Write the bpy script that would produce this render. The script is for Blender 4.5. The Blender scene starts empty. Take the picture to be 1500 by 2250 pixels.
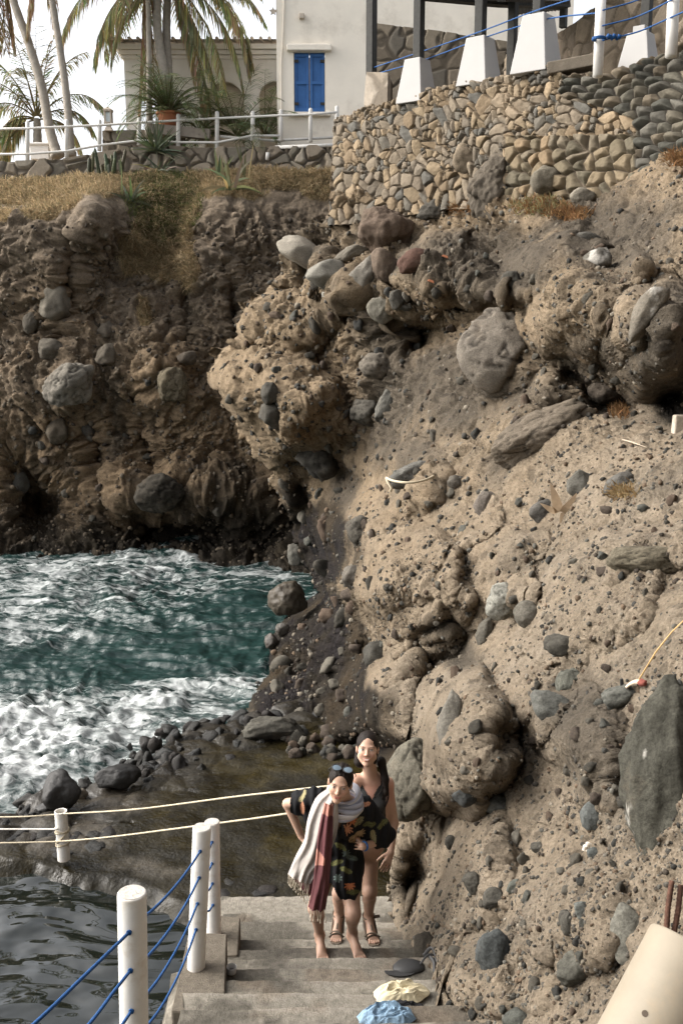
import bpy, bmesh, math, random
import numpy as np
from mathutils import Vector, Matrix, Euler
from mathutils.geometry import tessellate_polygon
R = math.radians
random.seed(7); RNG = np.random.default_rng(7)
sc = bpy.context.scene
# ------------------------------------------------------------------ camera
FPX = 2190.0; PITCH = R(11.5); CH = 6.0
cd = bpy.data.cameras.new('camera'); cam = bpy.data.objects.new('camera', cd)
sc.collection.objects.link(cam); sc.camera = cam
cam.location = (0, 0, CH); cam.rotation_euler = (R(90) - PITCH, 0, 0)
cd.sensor_fit = 'VERTICAL'; cd.sensor_height = 36; cd.lens = FPX / 2250 * 36
cd.clip_start = 0.1; cd.clip_end = 3000
cd.dof.use_dof = False
# ------------------------------------------------------------------ world, sun, exposure
SUN_EL, SUN_AZ = R(36), R(-82)        # azimuth measured from +Y towards +X: the sun stands to the left over the sea
wd = bpy.data.worlds.new('World'); sc.world = wd; wd.use_nodes = True
nt = wd.node_tree; bg = nt.nodes['Background']
sky = nt.nodes.new('ShaderNodeTexSky'); sky.sky_type = 'NISHITA'; sky.sun_disc = False
sky.sun_elevation = SUN_EL; sky.sun_rotation = SUN_AZ
sky.air_density = 0.7; sky.dust_density = 6.0; sky.ozone_density = 0.6
sat = nt.nodes.new('ShaderNodeHueSaturation'); sat.inputs['Saturation'].default_value = 0.28
nt.links.new(sky.outputs[0], sat.inputs['Color']); nt.links.new(sat.outputs[0], bg.inputs['Color'])
bg.inputs['Strength'].default_value = 0.15
sd = bpy.data.lights.new('sun', 'SUN'); sun = bpy.data.objects.new('sun', sd); sc.collection.objects.link(sun)
sd.energy = 0.62; sd.angle = R(60); sd.color = (1.0, 0.91, 0.78)
sdir = Vector((math.sin(SUN_AZ) * math.cos(SUN_EL), math.cos(SUN_AZ) * math.cos(SUN_EL), math.sin(SUN_EL)))
sun.rotation_euler = sdir.to_track_quat('Z', 'Y').to_euler(); sun.location = (-10, 0, 30)
sc.view_settings.view_transform = 'Standard'; sc.view_settings.look = 'None'
sc.view_settings.gamma = 1; sc.view_settings.exposure = 1.56

# ------------------------------------------------------------------ placing helpers (photo point + real depth -> world)
SN, CS = math.sin(PITCH), math.cos(PITCH)
def W(px, py, z):
    u = (1125 - py) / FPX
    return Vector(((px - 750) / FPX * z, z * (CS + u * SN), CH + z * (-SN + u * CS)))
def WY(px, py, Y):
    u = (1125 - py) / FPX
    return W(px, py, Y / (CS + u * SN))
def WZ(px, py, Z):
    u = (1125 - py) / FPX
    return W(px, py, (Z - CH) / (-SN + u * CS))
def Wn(px, py, z):
    u = (1125 - py) / FPX
    return np.stack([(px - 750) / FPX * z, z * (CS + u * SN), CH + z * (-SN + u * CS)], -1)
def pix(P):
    P = np.asarray(P, float); y = P[..., 1]; h = P[..., 2] - CH
    z = y * CS - h * SN; u = (y * SN + h * CS) / z
    return 750 + P[..., 0] / z * FPX, 1125 - u * FPX, z
def interp(pts, v):
    a = np.array(sorted(pts)); return np.interp(v, a[:, 0], a[:, 1])
def smooth(a, b, x):
    t = np.clip((x - a) / (b - a), 0, 1); return t * t * (3 - 2 * t)

# ------------------------------------------------------------------ object helpers
def link(o, parent=None):
    sc.collection.objects.link(o)
    if parent is not None: o.parent = parent
    return o
def tag(o, label=None, cat=None, group=None, kind=None):
    if label: o['label'] = label
    if cat: o['category'] = cat
    if group: o['group'] = group
    if kind: o['kind'] = kind
    return o
def empty(name, loc=(0, 0, 0), rz=0):
    o = bpy.data.objects.new(name, None); o.location = loc; o.rotation_euler = (0, 0, rz); o.empty_display_size = 0.1
    return link(o)
def rebase(o):
    """put a mesh's origin at its own base"""
    me = o.data; n = len(me.vertices); co = np.empty(n * 3); me.vertices.foreach_get('co', co); co = co.reshape(-1, 3)
    c = np.array([co[:, 0].mean(), co[:, 1].mean(), co[:, 2].min()]); me.vertices.foreach_set('co', (co - c).ravel()); o.location = Vector(c) + o.location
    me.update(); return o
def npmesh(name, V, Fq, mat, parent=None, cols=None, smooth_=True, mats=None, fm=None):
    me = bpy.data.meshes.new(name); V = np.asarray(V, np.float32).reshape(-1, 3); Fq = np.asarray(Fq, np.int32)
    k = Fq.shape[1]; n = len(Fq)
    me.vertices.add(len(V)); me.vertices.foreach_set('co', V.ravel())
    me.loops.add(n * k); me.loops.foreach_set('vertex_index', Fq.ravel())
    me.polygons.add(n); me.polygons.foreach_set('loop_start', np.arange(0, n * k, k, dtype=np.int32))
    me.polygons.foreach_set('loop_total', np.full(n, k, np.int32))
    me.polygons.foreach_set('use_smooth', np.full(n, smooth_, bool))
    if fm is not None: me.polygons.foreach_set('material_index', np.asarray(fm, np.int32))
    me.update(calc_edges=True); me.validate()
    if cols is not None:
        ca = me.color_attributes.new('Col', 'FLOAT_COLOR', 'POINT')
        c4 = np.ones((len(V), 4), np.float32); c4[:, :3] = cols; ca.data.foreach_set('color', c4.ravel())
    if mats:
        for m in mats: me.materials.append(m)
    elif mat: me.materials.append(mat)
    return link(bpy.data.objects.new(name, me), parent)
def grid_faces(nr, nc, wrap=False):
    i = np.arange(nr - 1)[:, None]; j = np.arange(nc if wrap else nc - 1)[None, :]; j2 = (j + 1) % nc
    return np.stack([i * nc + j, i * nc + j2, (i + 1) * nc + j2, (i + 1) * nc + j], -1).reshape(-1, 4)
class MB:
    """collects shapes and links them as ONE mesh object"""
    def __init__(s): s.V = []; s.F = []; s.C = []; s.col = (1, 1, 1)
    def add(s, V, F):
        o = len(s.V); s.V += [tuple(v) for v in V]; s.F += [tuple(i + o for i in f) for f in F]; s.C += [s.col] * len(V); return s
    def box(s, c, d, rot=None, taper=1.0, top=None):
        c = Vector(c); hx, hy, hz = d[0] / 2, d[1] / 2, d[2] / 2; vs = []
        for z in (-1, 1):
            k = taper if z > 0 else 1
            for x, y in ((-1, -1), (1, -1), (1, 1), (-1, 1)):
                v = Vector((x * hx * k, y * hy * k, z * hz))
                if rot is not None: v = rot @ v
                vs.append(c + v)
        return s.add(vs, [(0, 3, 2, 1), (4, 5, 6, 7), (0, 1, 5, 4), (1, 2, 6, 5), (2, 3, 7, 6), (3, 0, 4, 7)])
    def tube(s, pts, r, n=8, cap=True, flat=1.0):
        pts = [Vector(p) for p in pts]; m = len(pts); rr = r if hasattr(r, '__len__') else [r] * m
        V = []; up = None
        for i, p in enumerate(pts):
            t = (pts[min(i + 1, m - 1)] - pts[max(i - 1, 0)]).normalized()
            if up is None:
                a = t.orthogonal().normalized()
            else:
                a = (up - t * up.dot(t)).normalized()
            up = a; b = t.cross(a)
            for k in range(n):
                an = 2 * math.pi * k / n; V.append(p + (a * math.cos(an) + b * math.sin(an) * flat) * rr[i])
        Fc = [(i * n + k, i * n + (k + 1) % n, (i + 1) * n + (k + 1) % n, (i + 1) * n + k) for i in range(m - 1) for k in range(n)]
        if cap: Fc += [tuple(range(n - 1, -1, -1)), tuple(range((m - 1) * n, m * n))]
        return s.add(V, Fc)
    def poly(s, ring, holes, ext):
        """flat polygon (3-D ring with holes) extruded by vector ext"""
        rings = [[Vector(p) for p in ring]] + [[Vector(p) for p in h] for h in holes]
        tr = tessellate_polygon(rings); fl = [p for r_ in rings for p in r_]; n = len(fl); ext = Vector(ext)
        Fc = [tuple(t) for t in tr] + [tuple(i + n for i in reversed(t)) for t in tr]
        o = 0
        for r_ in rings:
            m = len(r_)
            for i in range(m): Fc.append((o + i, o + (i + 1) % m, o + (i + 1) % m + n, o + i + n))
            o += m
        return s.add(fl + [p + ext for p in fl], Fc)
    def build(s, name, mat, parent=None, sm=False, bevel=0, cols=False, base=False):
        me = bpy.data.meshes.new(name); me.from_pydata(s.V, [], s.F); me.validate()
        if sm: me.polygons.foreach_set('use_smooth', [True] * len(me.polygons))
        if cols:
            ca = me.color_attributes.new('Col', 'FLOAT_COLOR', 'POINT')
            ca.data.foreach_set('color', np.hstack([np.array(s.C, np.float32), np.ones((len(s.C), 1), np.float32)]).ravel())
        b = bmesh.new(); b.from_mesh(me); bmesh.ops.recalc_face_normals(b, faces=b.faces); b.to_mesh(me); b.free()
        me.materials.append(mat); o = link(bpy.data.objects.new(name, me), parent)
        if bevel:
            m = o.modifiers.new('bevel', 'BEVEL'); m.width = bevel; m.segments = 2; m.limit_method = 'ANGLE'; m.angle_limit = R(40)
        if base: rebase(o)
        return o
def catmull(pts, n=8):
    P = [Vector(p) for p in pts]; P = [P[0] * 2 - P[1]] + P + [P[-1] * 2 - P[-2]]; out = []
    for i in range(1, len(P) - 2):
        for k in range(n):
            t = k / n; a, b, c, d = P[i - 1:i + 3]
            out.append(0.5 * ((2 * b) + (c - a) * t + (2 * a - 5 * b + 4 * c - d) * t * t + (3 * b - a - 3 * c + d) * t ** 3))
    out.append(P[-2]); return out

# ------------------------------------------------------------------ numpy noise
def _h(ix, iy, iz, s):
    n = (ix.astype(np.int64) * 73856093) ^ (iy.astype(np.int64) * 19349663) ^ (iz.astype(np.int64) * 83492791) ^ (s * 2654435)
    n = (n ^ (n >> 13)) * 1274126177; n = (n ^ (n >> 16)) & 0x7fffffff
    return (n % 100003) / 100003.0
def vnoise(P, seed=0):
    F_ = np.floor(P); f = P - F_; f = f * f * f * (f * (f * 6 - 15) + 10); I = F_.astype(np.int64); o = 0
    for dx in (0, 1):
        wx = f[:, 0] if dx else 1 - f[:, 0]
        for dy in (0, 1):
            wy = f[:, 1] if dy else 1 - f[:, 1]
            for dz in (0, 1):
                wz = f[:, 2] if dz else 1 - f[:, 2]
                o = o + wx * wy * wz * _h(I[:, 0] + dx, I[:, 1] + dy, I[:, 2] + dz, seed)
    return o * 2 - 1
def fbm(P, oct=4, seed=0, gain=0.5, lac=2.03):
    a = 1; o = 0; t = 0
    for k in range(oct):
        o = o + a * vnoise(P, seed + k * 17); t += a; P = P * lac + 3.7; a *= gain
    return o / t
def ridged(P, oct=4, seed=0, gain=0.5):
    a = 1; o = 0; t = 0
    for k in range(oct):
        o = o + a * (1 - np.abs(vnoise(P, seed + k * 17)) * 2); t += a; P = P * 2.1 + 5.1; a *= gain
    return o / t
def worley(P, seed=0, jit=1.0):
    I = np.floor(P).astype(np.int64); n = len(P)
    f1 = np.full(n, 9.0); f2 = np.full(n, 9.0); cid = np.zeros(n)
    for dx in (-1, 0, 1):
        for dy in (-1, 0, 1):
            for dz in (-1, 0, 1):
                a, b, c = I[:, 0] + dx, I[:, 1] + dy, I[:, 2] + dz
                qx = a + .5 + (_h(a, b, c, seed) - .5) * jit; qy = b + .5 + (_h(a, b, c, seed + 1) - .5) * jit; qz = c + .5 + (_h(a, b, c, seed + 2) - .5) * jit
                d = np.sqrt((P[:, 0] - qx) ** 2 + (P[:, 1] - qy) ** 2 + (P[:, 2] - qz) ** 2)
                m = d < f1; f2 = np.where(m, f1, np.minimum(f2, d)); cid = np.where(m, _h(a, b, c, seed + 3), cid); f1 = np.where(m, d, f1)
    return f1, f2, cid
def tps(pts, px, py):
    """thin plate spline through (px, py, value)"""
    A = np.array(pts, float); X = A[:, :2] / 500.0; v = A[:, 2]; n = len(A)
    def U(r2): return np.where(r2 > 0, 0.5 * r2 * np.log(np.maximum(r2, 1e-12)), 0)
    K = U(((X[:, None] - X[None]) ** 2).sum(-1)) + np.eye(n) * 0.004
    Pm = np.hstack([np.ones((n, 1)), X]); M = np.zeros((n + 3, n + 3)); M[:n, :n] = K; M[:n, n:] = Pm; M[n:, :n] = Pm.T
    w = np.linalg.solve(M, np.concatenate([v, np.zeros(3)])); out = np.zeros(px.size); q = np.stack([px.ravel(), py.ravel()], -1) / 500.0
    for i in range(n): out += w[i] * U(((q - X[i]) ** 2).sum(-1))
    return (out + w[n] + q @ w[n + 1:]).reshape(px.shape)

# ------------------------------------------------------------------ materials
def lin(r, g, b):
    f = lambda c: ((c / 255 + .055) / 1.055) ** 2.4 if c > 10 else c / 255 / 12.92
    return (f(r), f(g), f(b))
def mat(name, col=(.5, .5, .5), rough=.8, var=.15, scale=8, bump=.2, bscale=None, attr=False, spec=.3, metal=0, detail=6, dirt=None, dscale=2, trans=0, sheen=0, bdist=.01, speck=0):
    m = bpy.data.materials.new(name); m.use_nodes = True; t = m.node_tree; N = t.nodes; L = t.links
    b = N['Principled BSDF']; b.inputs['Roughness'].default_value = rough; b.inputs['Metallic'].default_value = metal
    b.inputs['Specular IOR Level'].default_value = spec
    tc = N.new('ShaderNodeTexCoord'); co = tc.outputs['Object']
    no = N.new('ShaderNodeTexNoise'); no.inputs['Scale'].default_value = scale; no.inputs['Detail'].default_value = detail; no.inputs['Roughness'].default_value = .65
    L.new(co, no.inputs['Vector'])
    mr = N.new('ShaderNodeMapRange'); mr.inputs['From Min'].default_value = .25; mr.inputs['From Max'].default_value = .75
    mr.inputs['To Min'].default_value = 1 - var; mr.inputs['To Max'].default_value = 1 + var; L.new(no.outputs['Fac'], mr.inputs['Value'])
    mx = N.new('ShaderNodeMix'); mx.data_type = 'RGBA'; mx.blend_type = 'MULTIPLY'; mx.inputs['Factor'].default_value = 1
    if attr:
        at = N.new('ShaderNodeAttribute'); at.attribute_name = 'Col'; L.new(at.outputs['Color'], mx.inputs['A'])
    else: mx.inputs['A'].default_value = (*col, 1)
    L.new(mr.outputs[0], mx.inputs['B']); last = mx.outputs['Result']
    if dirt:
        n2 = N.new('ShaderNodeTexNoise'); n2.inputs['Scale'].default_value = dscale; n2.inputs['Detail'].default_value = 8; n2.inputs['Roughness'].default_value = .7
        L.new(co, n2.inputs['Vector'])
        r2 = N.new('ShaderNodeMapRange'); r2.inputs['From Min'].default_value = .52; r2.inputs['From Max'].default_value = .68; L.new(n2.outputs['Fac'], r2.inputs['Value'])
        sc_ = N.new('ShaderNodeMath'); sc_.operation = 'MULTIPLY'; sc_.inputs[1].default_value = dirt[1]; L.new(r2.outputs[0], sc_.inputs[0])
        m2 = N.new('ShaderNodeMix'); m2.data_type = 'RGBA'; L.new(sc_.outputs[0], m2.inputs['Factor']); L.new(last, m2.inputs['A']); m2.inputs['B'].default_value = (*dirt[0], 1)
        last = m2.outputs['Result']
    if speck:
        n4 = N.new('ShaderNodeTexNoise'); n4.inputs['Scale'].default_value = scale * 8; n4.inputs['Detail'].default_value = 5; n4.inputs['Roughness'].default_value = .8; L.new(co, n4.inputs['Vector'])
        r4 = N.new('ShaderNodeMapRange'); r4.inputs['From Min'].default_value = .33; r4.inputs['From Max'].default_value = .60; r4.inputs['To Min'].default_value = 1 - speck; r4.inputs['To Max'].default_value = 1.12; L.new(n4.outputs['Fac'], r4.inputs['Value'])
        m4 = N.new('ShaderNodeMix'); m4.data_type = 'RGBA'; m4.blend_type = 'MULTIPLY'; m4.inputs['Factor'].default_value = 1; L.new(last, m4.inputs['A']); L.new(r4.outputs[0], m4.inputs['B']); last = m4.outputs['Result']
    L.new(last, b.inputs['Base Color'])
    if bump:
        n3 = N.new('ShaderNodeTexNoise'); n3.inputs['Scale'].default_value = bscale or scale * 3; n3.inputs['Detail'].default_value = 8; n3.inputs['Roughness'].default_value = .7
        L.new(co, n3.inputs['Vector'])
        bp = N.new('ShaderNodeBump'); bp.inputs['Strength'].default_value = bump; bp.inputs['Distance'].default_value = bdist
        L.new(n3.outputs['Fac'], bp.inputs['Height']); L.new(bp.outputs[0], b.inputs['Normal'])
    if trans:
        b.inputs['Subsurface Weight'].default_value = trans; b.inputs['Subsurface Radius'].default_value = (.01, .005, .003)
    if sheen: b.inputs['Sheen Weight'].default_value = sheen
    return m
M = {}
M['cliff'] = mat('cliff_rock', attr=True, rough=.95, var=.34, scale=6, speck=.35, bump=1.0, bscale=16, spec=.15, bdist=.06, detail=10)
M['cliff_far'] = mat('far_cliff_rock', attr=True, rough=.95, var=.3, scale=2.5, speck=.4, bump=.9, bscale=9, spec=.15, bdist=.08, detail=10)
M['stone'] = mat('boulder_stone', attr=True, rough=.95, var=.3, scale=7, speck=.35, bump=.8, bscale=22, spec=.12, bdist=.02, detail=9, dirt=((.15, .12, .088), .45), dscale=2.2)
M['wetstone'] = mat('wet_stone', attr=True, rough=.5, var=.35, scale=6, bump=.7, bscale=18, spec=.3, bdist=.02, detail=8)
M['wall'] = mat('wall_stone', attr=True, rough=.95, var=.2, scale=10, bump=.7, bscale=30, spec=.15, bdist=.015, detail=8)
M['concrete'] = mat('rough_concrete', attr=True, rough=.95, var=.38, scale=26, bump=1.0, bscale=90, spec=.15, bdist=.012, detail=12)
M['concrete_plain'] = mat('plain_concrete', (.13, .112, .088), rough=.95, var=.38, scale=26, bump=1.0, bscale=90, spec=.15, bdist=.012, detail=12)
M['plaster'] = mat('old_white_plaster', (.80, .735, .63), rough=.9, var=.06, scale=2, bump=.25, bscale=9, dirt=((.50, .44, .36), .55), dscale=.9, bdist=.02)
M['plaster2'] = mat('clean_white_plaster', (.84, .80, .74), rough=.9, var=.05, scale=2, bump=.2, bscale=9, dirt=((.66, .60, .52), .5), dscale=1.3)
M['white'] = mat('white_paint', (.62, .60, .56), rough=.6, var=.07, scale=6, bump=.25, bscale=40, dirt=((.40, .32, .22), .5), dscale=7, bdist=.004)
M['whiteblock'] = mat('whitewash', (.37, .36, .345), rough=.8, var=.03, scale=4, bump=.2, bscale=20, bdist=.008)
M['blue'] = mat('blue_paint', (.035, .115, .30), rough=.6, var=.15, scale=6, bump=.2, bscale=30, bdist=.004)
M['rope_blue'] = mat('blue_rope', (.008, .06, .19), rough=.7, var=.2, scale=60, bump=.5, bscale=120)
M['rope_cream'] = mat('cream_rope', (.46, .40, .29), rough=.8, var=.15, scale=60, bump=.5, bscale=150)
M['wood_dark'] = mat('dark_wood', (.035, .034, .030), rough=.75, var=.35, scale=14, bump=.3, bscale=30)
M['tile'] = mat('roof_tile', (.50, .43, .35), rough=.9, var=.2, scale=4, bump=.3)
M['terra'] = mat('terracotta', (.38, .15, .075), rough=.85, var=.15, scale=8, bump=.2)
M['trunk'] = mat('palm_trunk', (.28, .25, .21), rough=.95, var=.25, scale=9, bump=.5, bscale=14, bdist=.02)
M['frond'] = mat('palm_leaf', attr=True, rough=.6, var=.25, scale=3, bump=0, spec=.3)
M['plant'] = mat('plant_leaf', attr=True, rough=.6, var=.25, scale=9, bump=0, spec=.3)
M['grass'] = mat('dry_grass', attr=True, rough=.95, var=.3, scale=5, bump=0)
for k_ in ('frond', 'plant', 'grass'):      # thin leaves let some light through
    t_ = M[k_].node_tree; b_ = t_.nodes['Principled BSDF']; o_ = t_.nodes['Material Output']; tr_ = t_.nodes.new('ShaderNodeBsdfTranslucent'); ms_ = t_.nodes.new('ShaderNodeMixShader'); ms_.inputs[0].default_value = .38
    src_ = b_.inputs['Base Color'].links[0].from_socket; t_.links.new(src_, tr_.inputs['Color']); t_.links.new(b_.outputs[0], ms_.inputs[1]); t_.links.new(tr_.outputs[0], ms_.inputs[2]); t_.links.new(ms_.outputs[0], o_.inputs['Surface'])
# ------------------------------------------------------------------ the cliffs: real surfaces in metres, one sheet each, wrapped back behind their outlines
def normals_of(V, nr, nc):
    G = V.reshape(nr, nc, 3); du = np.gradient(G, axis=1); dv = np.gradient(G, axis=0)
    N = np.cross(du, dv); N /= np.linalg.norm(N, axis=-1, keepdims=True) + 1e-9
    c = np.array([0, 0, CH]) - G; s = np.sign((N * c).sum(-1, keepdims=True)); return (N * s).reshape(-1, 3)
def mixc(a, b, t): return a * (1 - t)[:, None] + np.asarray(b, float)[None] * t[:, None]

# ---- near cliff
NEAR = [(735,450,18.3),(735,520,18.4),(660,555,18.6),(610,640,18.8),(530,720,18.9),(470,820,19.0),(520,930,19.0),(600,1060,19.2),(640,1180,19.6),(690,1260,19.9),(705,1300,19.6),
 (620,900,17.8),(700,800,17.6),(620,750,18.2),(760,650,17.2),(720,980,17.7),(860,480,17.3),(980,460,16.2),(1060,440,15.4),(1180,450,14.2),(1290,470,13.2),(1400,400,12.4),(1500,340,11.6),(1600,320,11.0),
 (860,620,15.9),(800,560,16.9),(950,560,15.5),(1000,600,15.0),(1100,560,14.2),(950,680,14.9),(900,760,15.6),(980,720,15.0),(1080,640,13.7),(1130,610,13.1),(1000,820,14.0),(880,900,15.4),(830,1000,15.8),(760,1100,16.9),
 (1100,720,13.3),(1100,900,12.4),(1180,650,12.2),(1200,560,12.3),(1300,600,11.2),(1400,550,10.8),(1500,500,10.4),(1600,480,10.2),(1200,780,11.9),(1300,780,11.2),(1330,870,11.2),(1420,700,9.7),(1450,800,9.4),(1500,780,9.2),(1600,760,8.8),(1440,880,10.3),(1500,910,9.9),(1390,900,10.6),
 (1000,930,13.0),(950,1000,13.2),(900,1050,13.2),(1000,1080,12.2),(1100,1000,11.6),(1200,960,11.0),(1300,960,10.2),(1400,980,9.3),(1500,980,8.5),(1600,980,8.0),
 (800,1130,13.6),(780,1200,13.4),(770,1310,13.4),(830,1440,12.5),(900,1200,12.4),(900,1350,11.7),(1000,1250,11.0),(1100,1180,10.2),(1200,1150,9.4),(1300,1120,8.7),(1400,1150,7.9),(1500,1150,7.2),(1600,1150,6.8),
 (700,1180,17.2),(720,1260,16.4),(700,1350,16.6),(640,1390,17.2),(600,1430,16.8),(650,1480,15.4),(720,1450,14.8),(580,1510,15.3),(700,1560,13.4),(620,1560,13.8),(560,1565,13.9),(780,1520,12.8),(740,1630,12.1),(830,1640,11.3),(800,1665,11.3),
 (820,1500,11.6),(810,1570,11.2),(900,1500,10.8),(960,1450,10.5),(880,1620,10.3),
 (1000,1480,9.2),(950,1600,8.9),(935,1700,8.6),(1000,1800,8.0),(1000,1640,8.0),(1050,1500,8.9),(1100,1400,9.1),(1100,1600,7.8),(1200,1400,8.0),(1200,1600,6.9),(1300,1300,7.4),(1300,1500,6.4),(1400,1350,6.4),(1400,1600,5.5),(1500,1350,5.8),(1500,1600,5.0),(1600,1400,5.4),(1600,1700,4.4),
 (860,1690,9.4),(872,1750,8.6),(880,1850,8.2),(865,1960,8.3),(870,2000,8.0),(885,2065,7.5),(930,2085,7.0),(920,1960,8.1),(950,2110,6.5),(945,2180,6.0),(935,2260,5.5),(935,2330,5.1),
 (1000,1950,7.1),(1000,2100,6.2),(1000,2250,5.5),(1100,1800,6.9),(1100,2000,6.1),(1100,2200,5.3),(1200,1800,6.2),(1200,2000,5.5),(1200,2200,4.8),(1300,1700,5.8),(1300,1900,5.2),(1300,2100,4.7),(1300,2300,4.2),(1400,1800,4.9),(1400,2000,4.5),(1400,2250,4.1),(1500,1850,4.4),(1500,2100,4.0),(1500,2300,3.8),(1600,1900,4.2),(1600,2300,3.6)]
XL = [(440,742),(450,738),(480,728),(505,700),(530,655),(555,625),(600,622),(640,585),(670,545),(700,530),(740,525),(780,490),(810,470),(850,467),(890,492),(930,520),(960,545),(1000,560),(1030,590),(1070,605),(1100,622),(1150,640),(1200,648),(1240,668),(1280,700),(1305,704),(1335,668),(1370,622),(1400,596),(1430,590),(1470,592),(1500,580),(1530,556),(1565,548),(1600,600),(1640,690),(1670,800),(1690,850),(1750,868),(1850,862),(1930,860),(2000,866),(2050,874),(2075,888),(2100,935),(2130,950),(2200,948),(2260,938),(2340,930)]
YT = [(700,442),(830,440),(900,430),(1000,420),(1060,420),(1180,430),(1290,458),(1330,440),(1400,385),(1500,335),(1650,300)]
# lobes: px, py, rx, ry, rotation (deg), height (m, towards camera), sharpness
LOBES = [(620,900,165,130,35,.9,2),(640,700,110,70,-25,.5,2),(730,600,60,60,0,.5,2),(900,1290,150,150,30,.8,2.4),(850,1520,100,120,-20,.55,2),(1020,1620,120,180,15,.75,2.6),
 (1270,660,170,150,40,.9,2.4),(1450,760,110,150,20,.8,2.4),(1000,590,150,75,15,.8,2.6),(1180,900,130,60,-30,.25,2),(1080,1250,150,100,-30,.35,2),(1290,1330,180,110,-20,.25,2),
 (1150,1520,130,130,0,.35,2),(1290,1640,110,140,-20,.3,2),(1050,1900,110,150,0,.3,2),(1400,1200,140,60,-15,.3,2),(900,1050,90,80,0,.3,2),(930,1420,120,70,-25,.3,2),(1250,2000,150,160,0,.22,2),(1090,2150,120,110,0,.2,2),(1000,1170,120,70,-25,.25,2)]
DENTS = [(930,735,90,45,-5,.9),(1330,880,110,40,20,.7),(690,1120,50,90,-10,.5),(680,1220,60,70,0,.9),(905,1930,40,110,0,.35),(860,1640,60,40,0,.5),(1480,880,60,60,0,.5),(960,1380,90,25,-35,.4),(1000,1460,40,120,35,.35),(780,1060,60,30,20,.3),(760,1620,120,40,10,.7)]
def lobes_at(px, py):
    o = np.zeros_like(px); sh_ = px.shape; Q = np.stack([px.ravel() / 95, py.ravel() / 95, 0 * px.ravel()], -1)
    wx = fbm(Q, 2, 701, .5).reshape(sh_) * 46; wy = fbm(Q, 2, 702, .5).reshape(sh_) * 46; px = px + wx; py = py + wy
    for (cx, cy, rx, ry, a, h, e) in LOBES:
        ca, sa = math.cos(R(a)), math.sin(R(a)); x = ((px - cx) * ca + (py - cy) * sa) / rx; y = (-(px - cx) * sa + (py - cy) * ca) / ry
        o += 1.75 * h * np.clip(1 - (x * x + y * y) ** (e / 2), 0, 1) ** .9
    for (cx, cy, rx, ry, a, h) in DENTS:
        ca, sa = math.cos(R(a)), math.sin(R(a)); x = ((px - cx) * ca + (py - cy) * sa) / rx; y = (-(px - cx) * sa + (py - cy) * ca) / ry
        o -= 1.7 * h * np.exp(-(x * x + y * y) * 1.6)
    return o
NR, NC, NB = 860, 520, 26
t = np.linspace(0, 1, NR)[:, None]; s = np.linspace(0, 1, NC)[None, :] ** 1.0
py0 = 440 + t * 1900 + 0 * s; xl = interp(XL, py0)
wob = 5 * np.sin(py0 / 9.0) + 4 * np.sin(py0 / 23.0 + 1)
px = xl + wob * (1 - s) ** 8 + s * (1640 - xl)
yt = interp(YT, px); py = yt + t * (2340 - yt)
zz = tps(NEAR, px, py) - lobes_at(px, py)
edge = np.clip((px - xl) / 38.0, 0, 1); zz = zz + (1 - np.sqrt(1 - (1 - edge) ** 2)) * 0.9 * np.clip(zz / 15, .3, 1)
front = Wn(px, py, zz)
kb = np.arange(NB, 0, -1)[None, :, None] / NB                       # the flank behind the outline
back = front[:, :1] + np.array([0.10, 1.0, 0.0]) * (kb ** 1.3) * 4.0 + np.array([1.0, 0, 0]) * (kb ** 2) * 1.6
ke = np.linspace(.012, 1, 70)[None, :, None] ** 1.25; right = front[:, -1:] + ke * np.array([6.0, -1.4, 1.6])      # the cliff goes on to the right of the picture
G = np.concatenate([back, front, right], 1); NE = 70
NBT = 10
kt = np.arange(NBT, 0, -1)[:, None, None] / NBT
topb = G[:1] + np.array([0, 1.0, 0.10]) * kt * 3.5
G = np.concatenate([topb, G], 0); nr, nc = G.shape[:2]
V = G.reshape(-1, 3).copy()
PX, PY, PZ = pix(V)
Nn = normals_of(V, nr, nc)
onface = np.ones((nr, nc), bool); onface[:NBT] = False; onface[:, :NB] = False; onface[:, -NE:] = False; onface = onface.ravel()
craggy = smooth(1150, 600, PY) * .7 + .3
craggy = craggy * (1 - .75 * np.exp(-(((PX - 630) / 170) ** 2 + ((PY - 880) / 190) ** 2)))
craggy = np.clip(craggy + .8 * np.exp(-(((PX - 700) / 110) ** 2 + ((PY - 1400) / 220) ** 2)), 0, 1.2)
sc1 = np.clip(PZ / 12, .35, 1.6)
warp = np.stack([fbm(V * .9, 3, 91), fbm(V * .9, 3, 92), fbm(V * .9, 3, 93)], -1)
n1 = fbm(V * .55 + warp * .5, 4, 1); n2 = ridged(V * 1.3 + warp, 4, 2); n3 = fbm(V * 4.5, 4, 3, .6); n4 = fbm(V * 16, 3, 5, .7)
f1, f2, cid = worley(V * 2.1 + warp * 1.6, 11); chunk = np.clip((f2 - f1) * 2.2, 0, 1)
g1, g2, gid = worley(V * 6.5 + warp * 2.5, 23); chunk2 = np.clip((g2 - g1) * 2.4, 0, 1)
strat = fbm(V * np.array([.9, .9, 3.2]) @ np.array([[1, 0, -.5], [0, 1, 0], [.5, 0, 1]]), 3, 55)
fine = .30 + 1.1 * smooth(-.25, .35, fbm(V * .9 + 31, 3, 66) + .25 * (craggy - .4)); n3 = n3 * fine; n4 = n4 * fine
vd = np.array([0, 0, CH]) - V; vd /= np.linalg.norm(vd, axis=1, keepdims=True); facing = np.clip((Nn * vd).sum(1) * 1.9, .25, 1)
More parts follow.
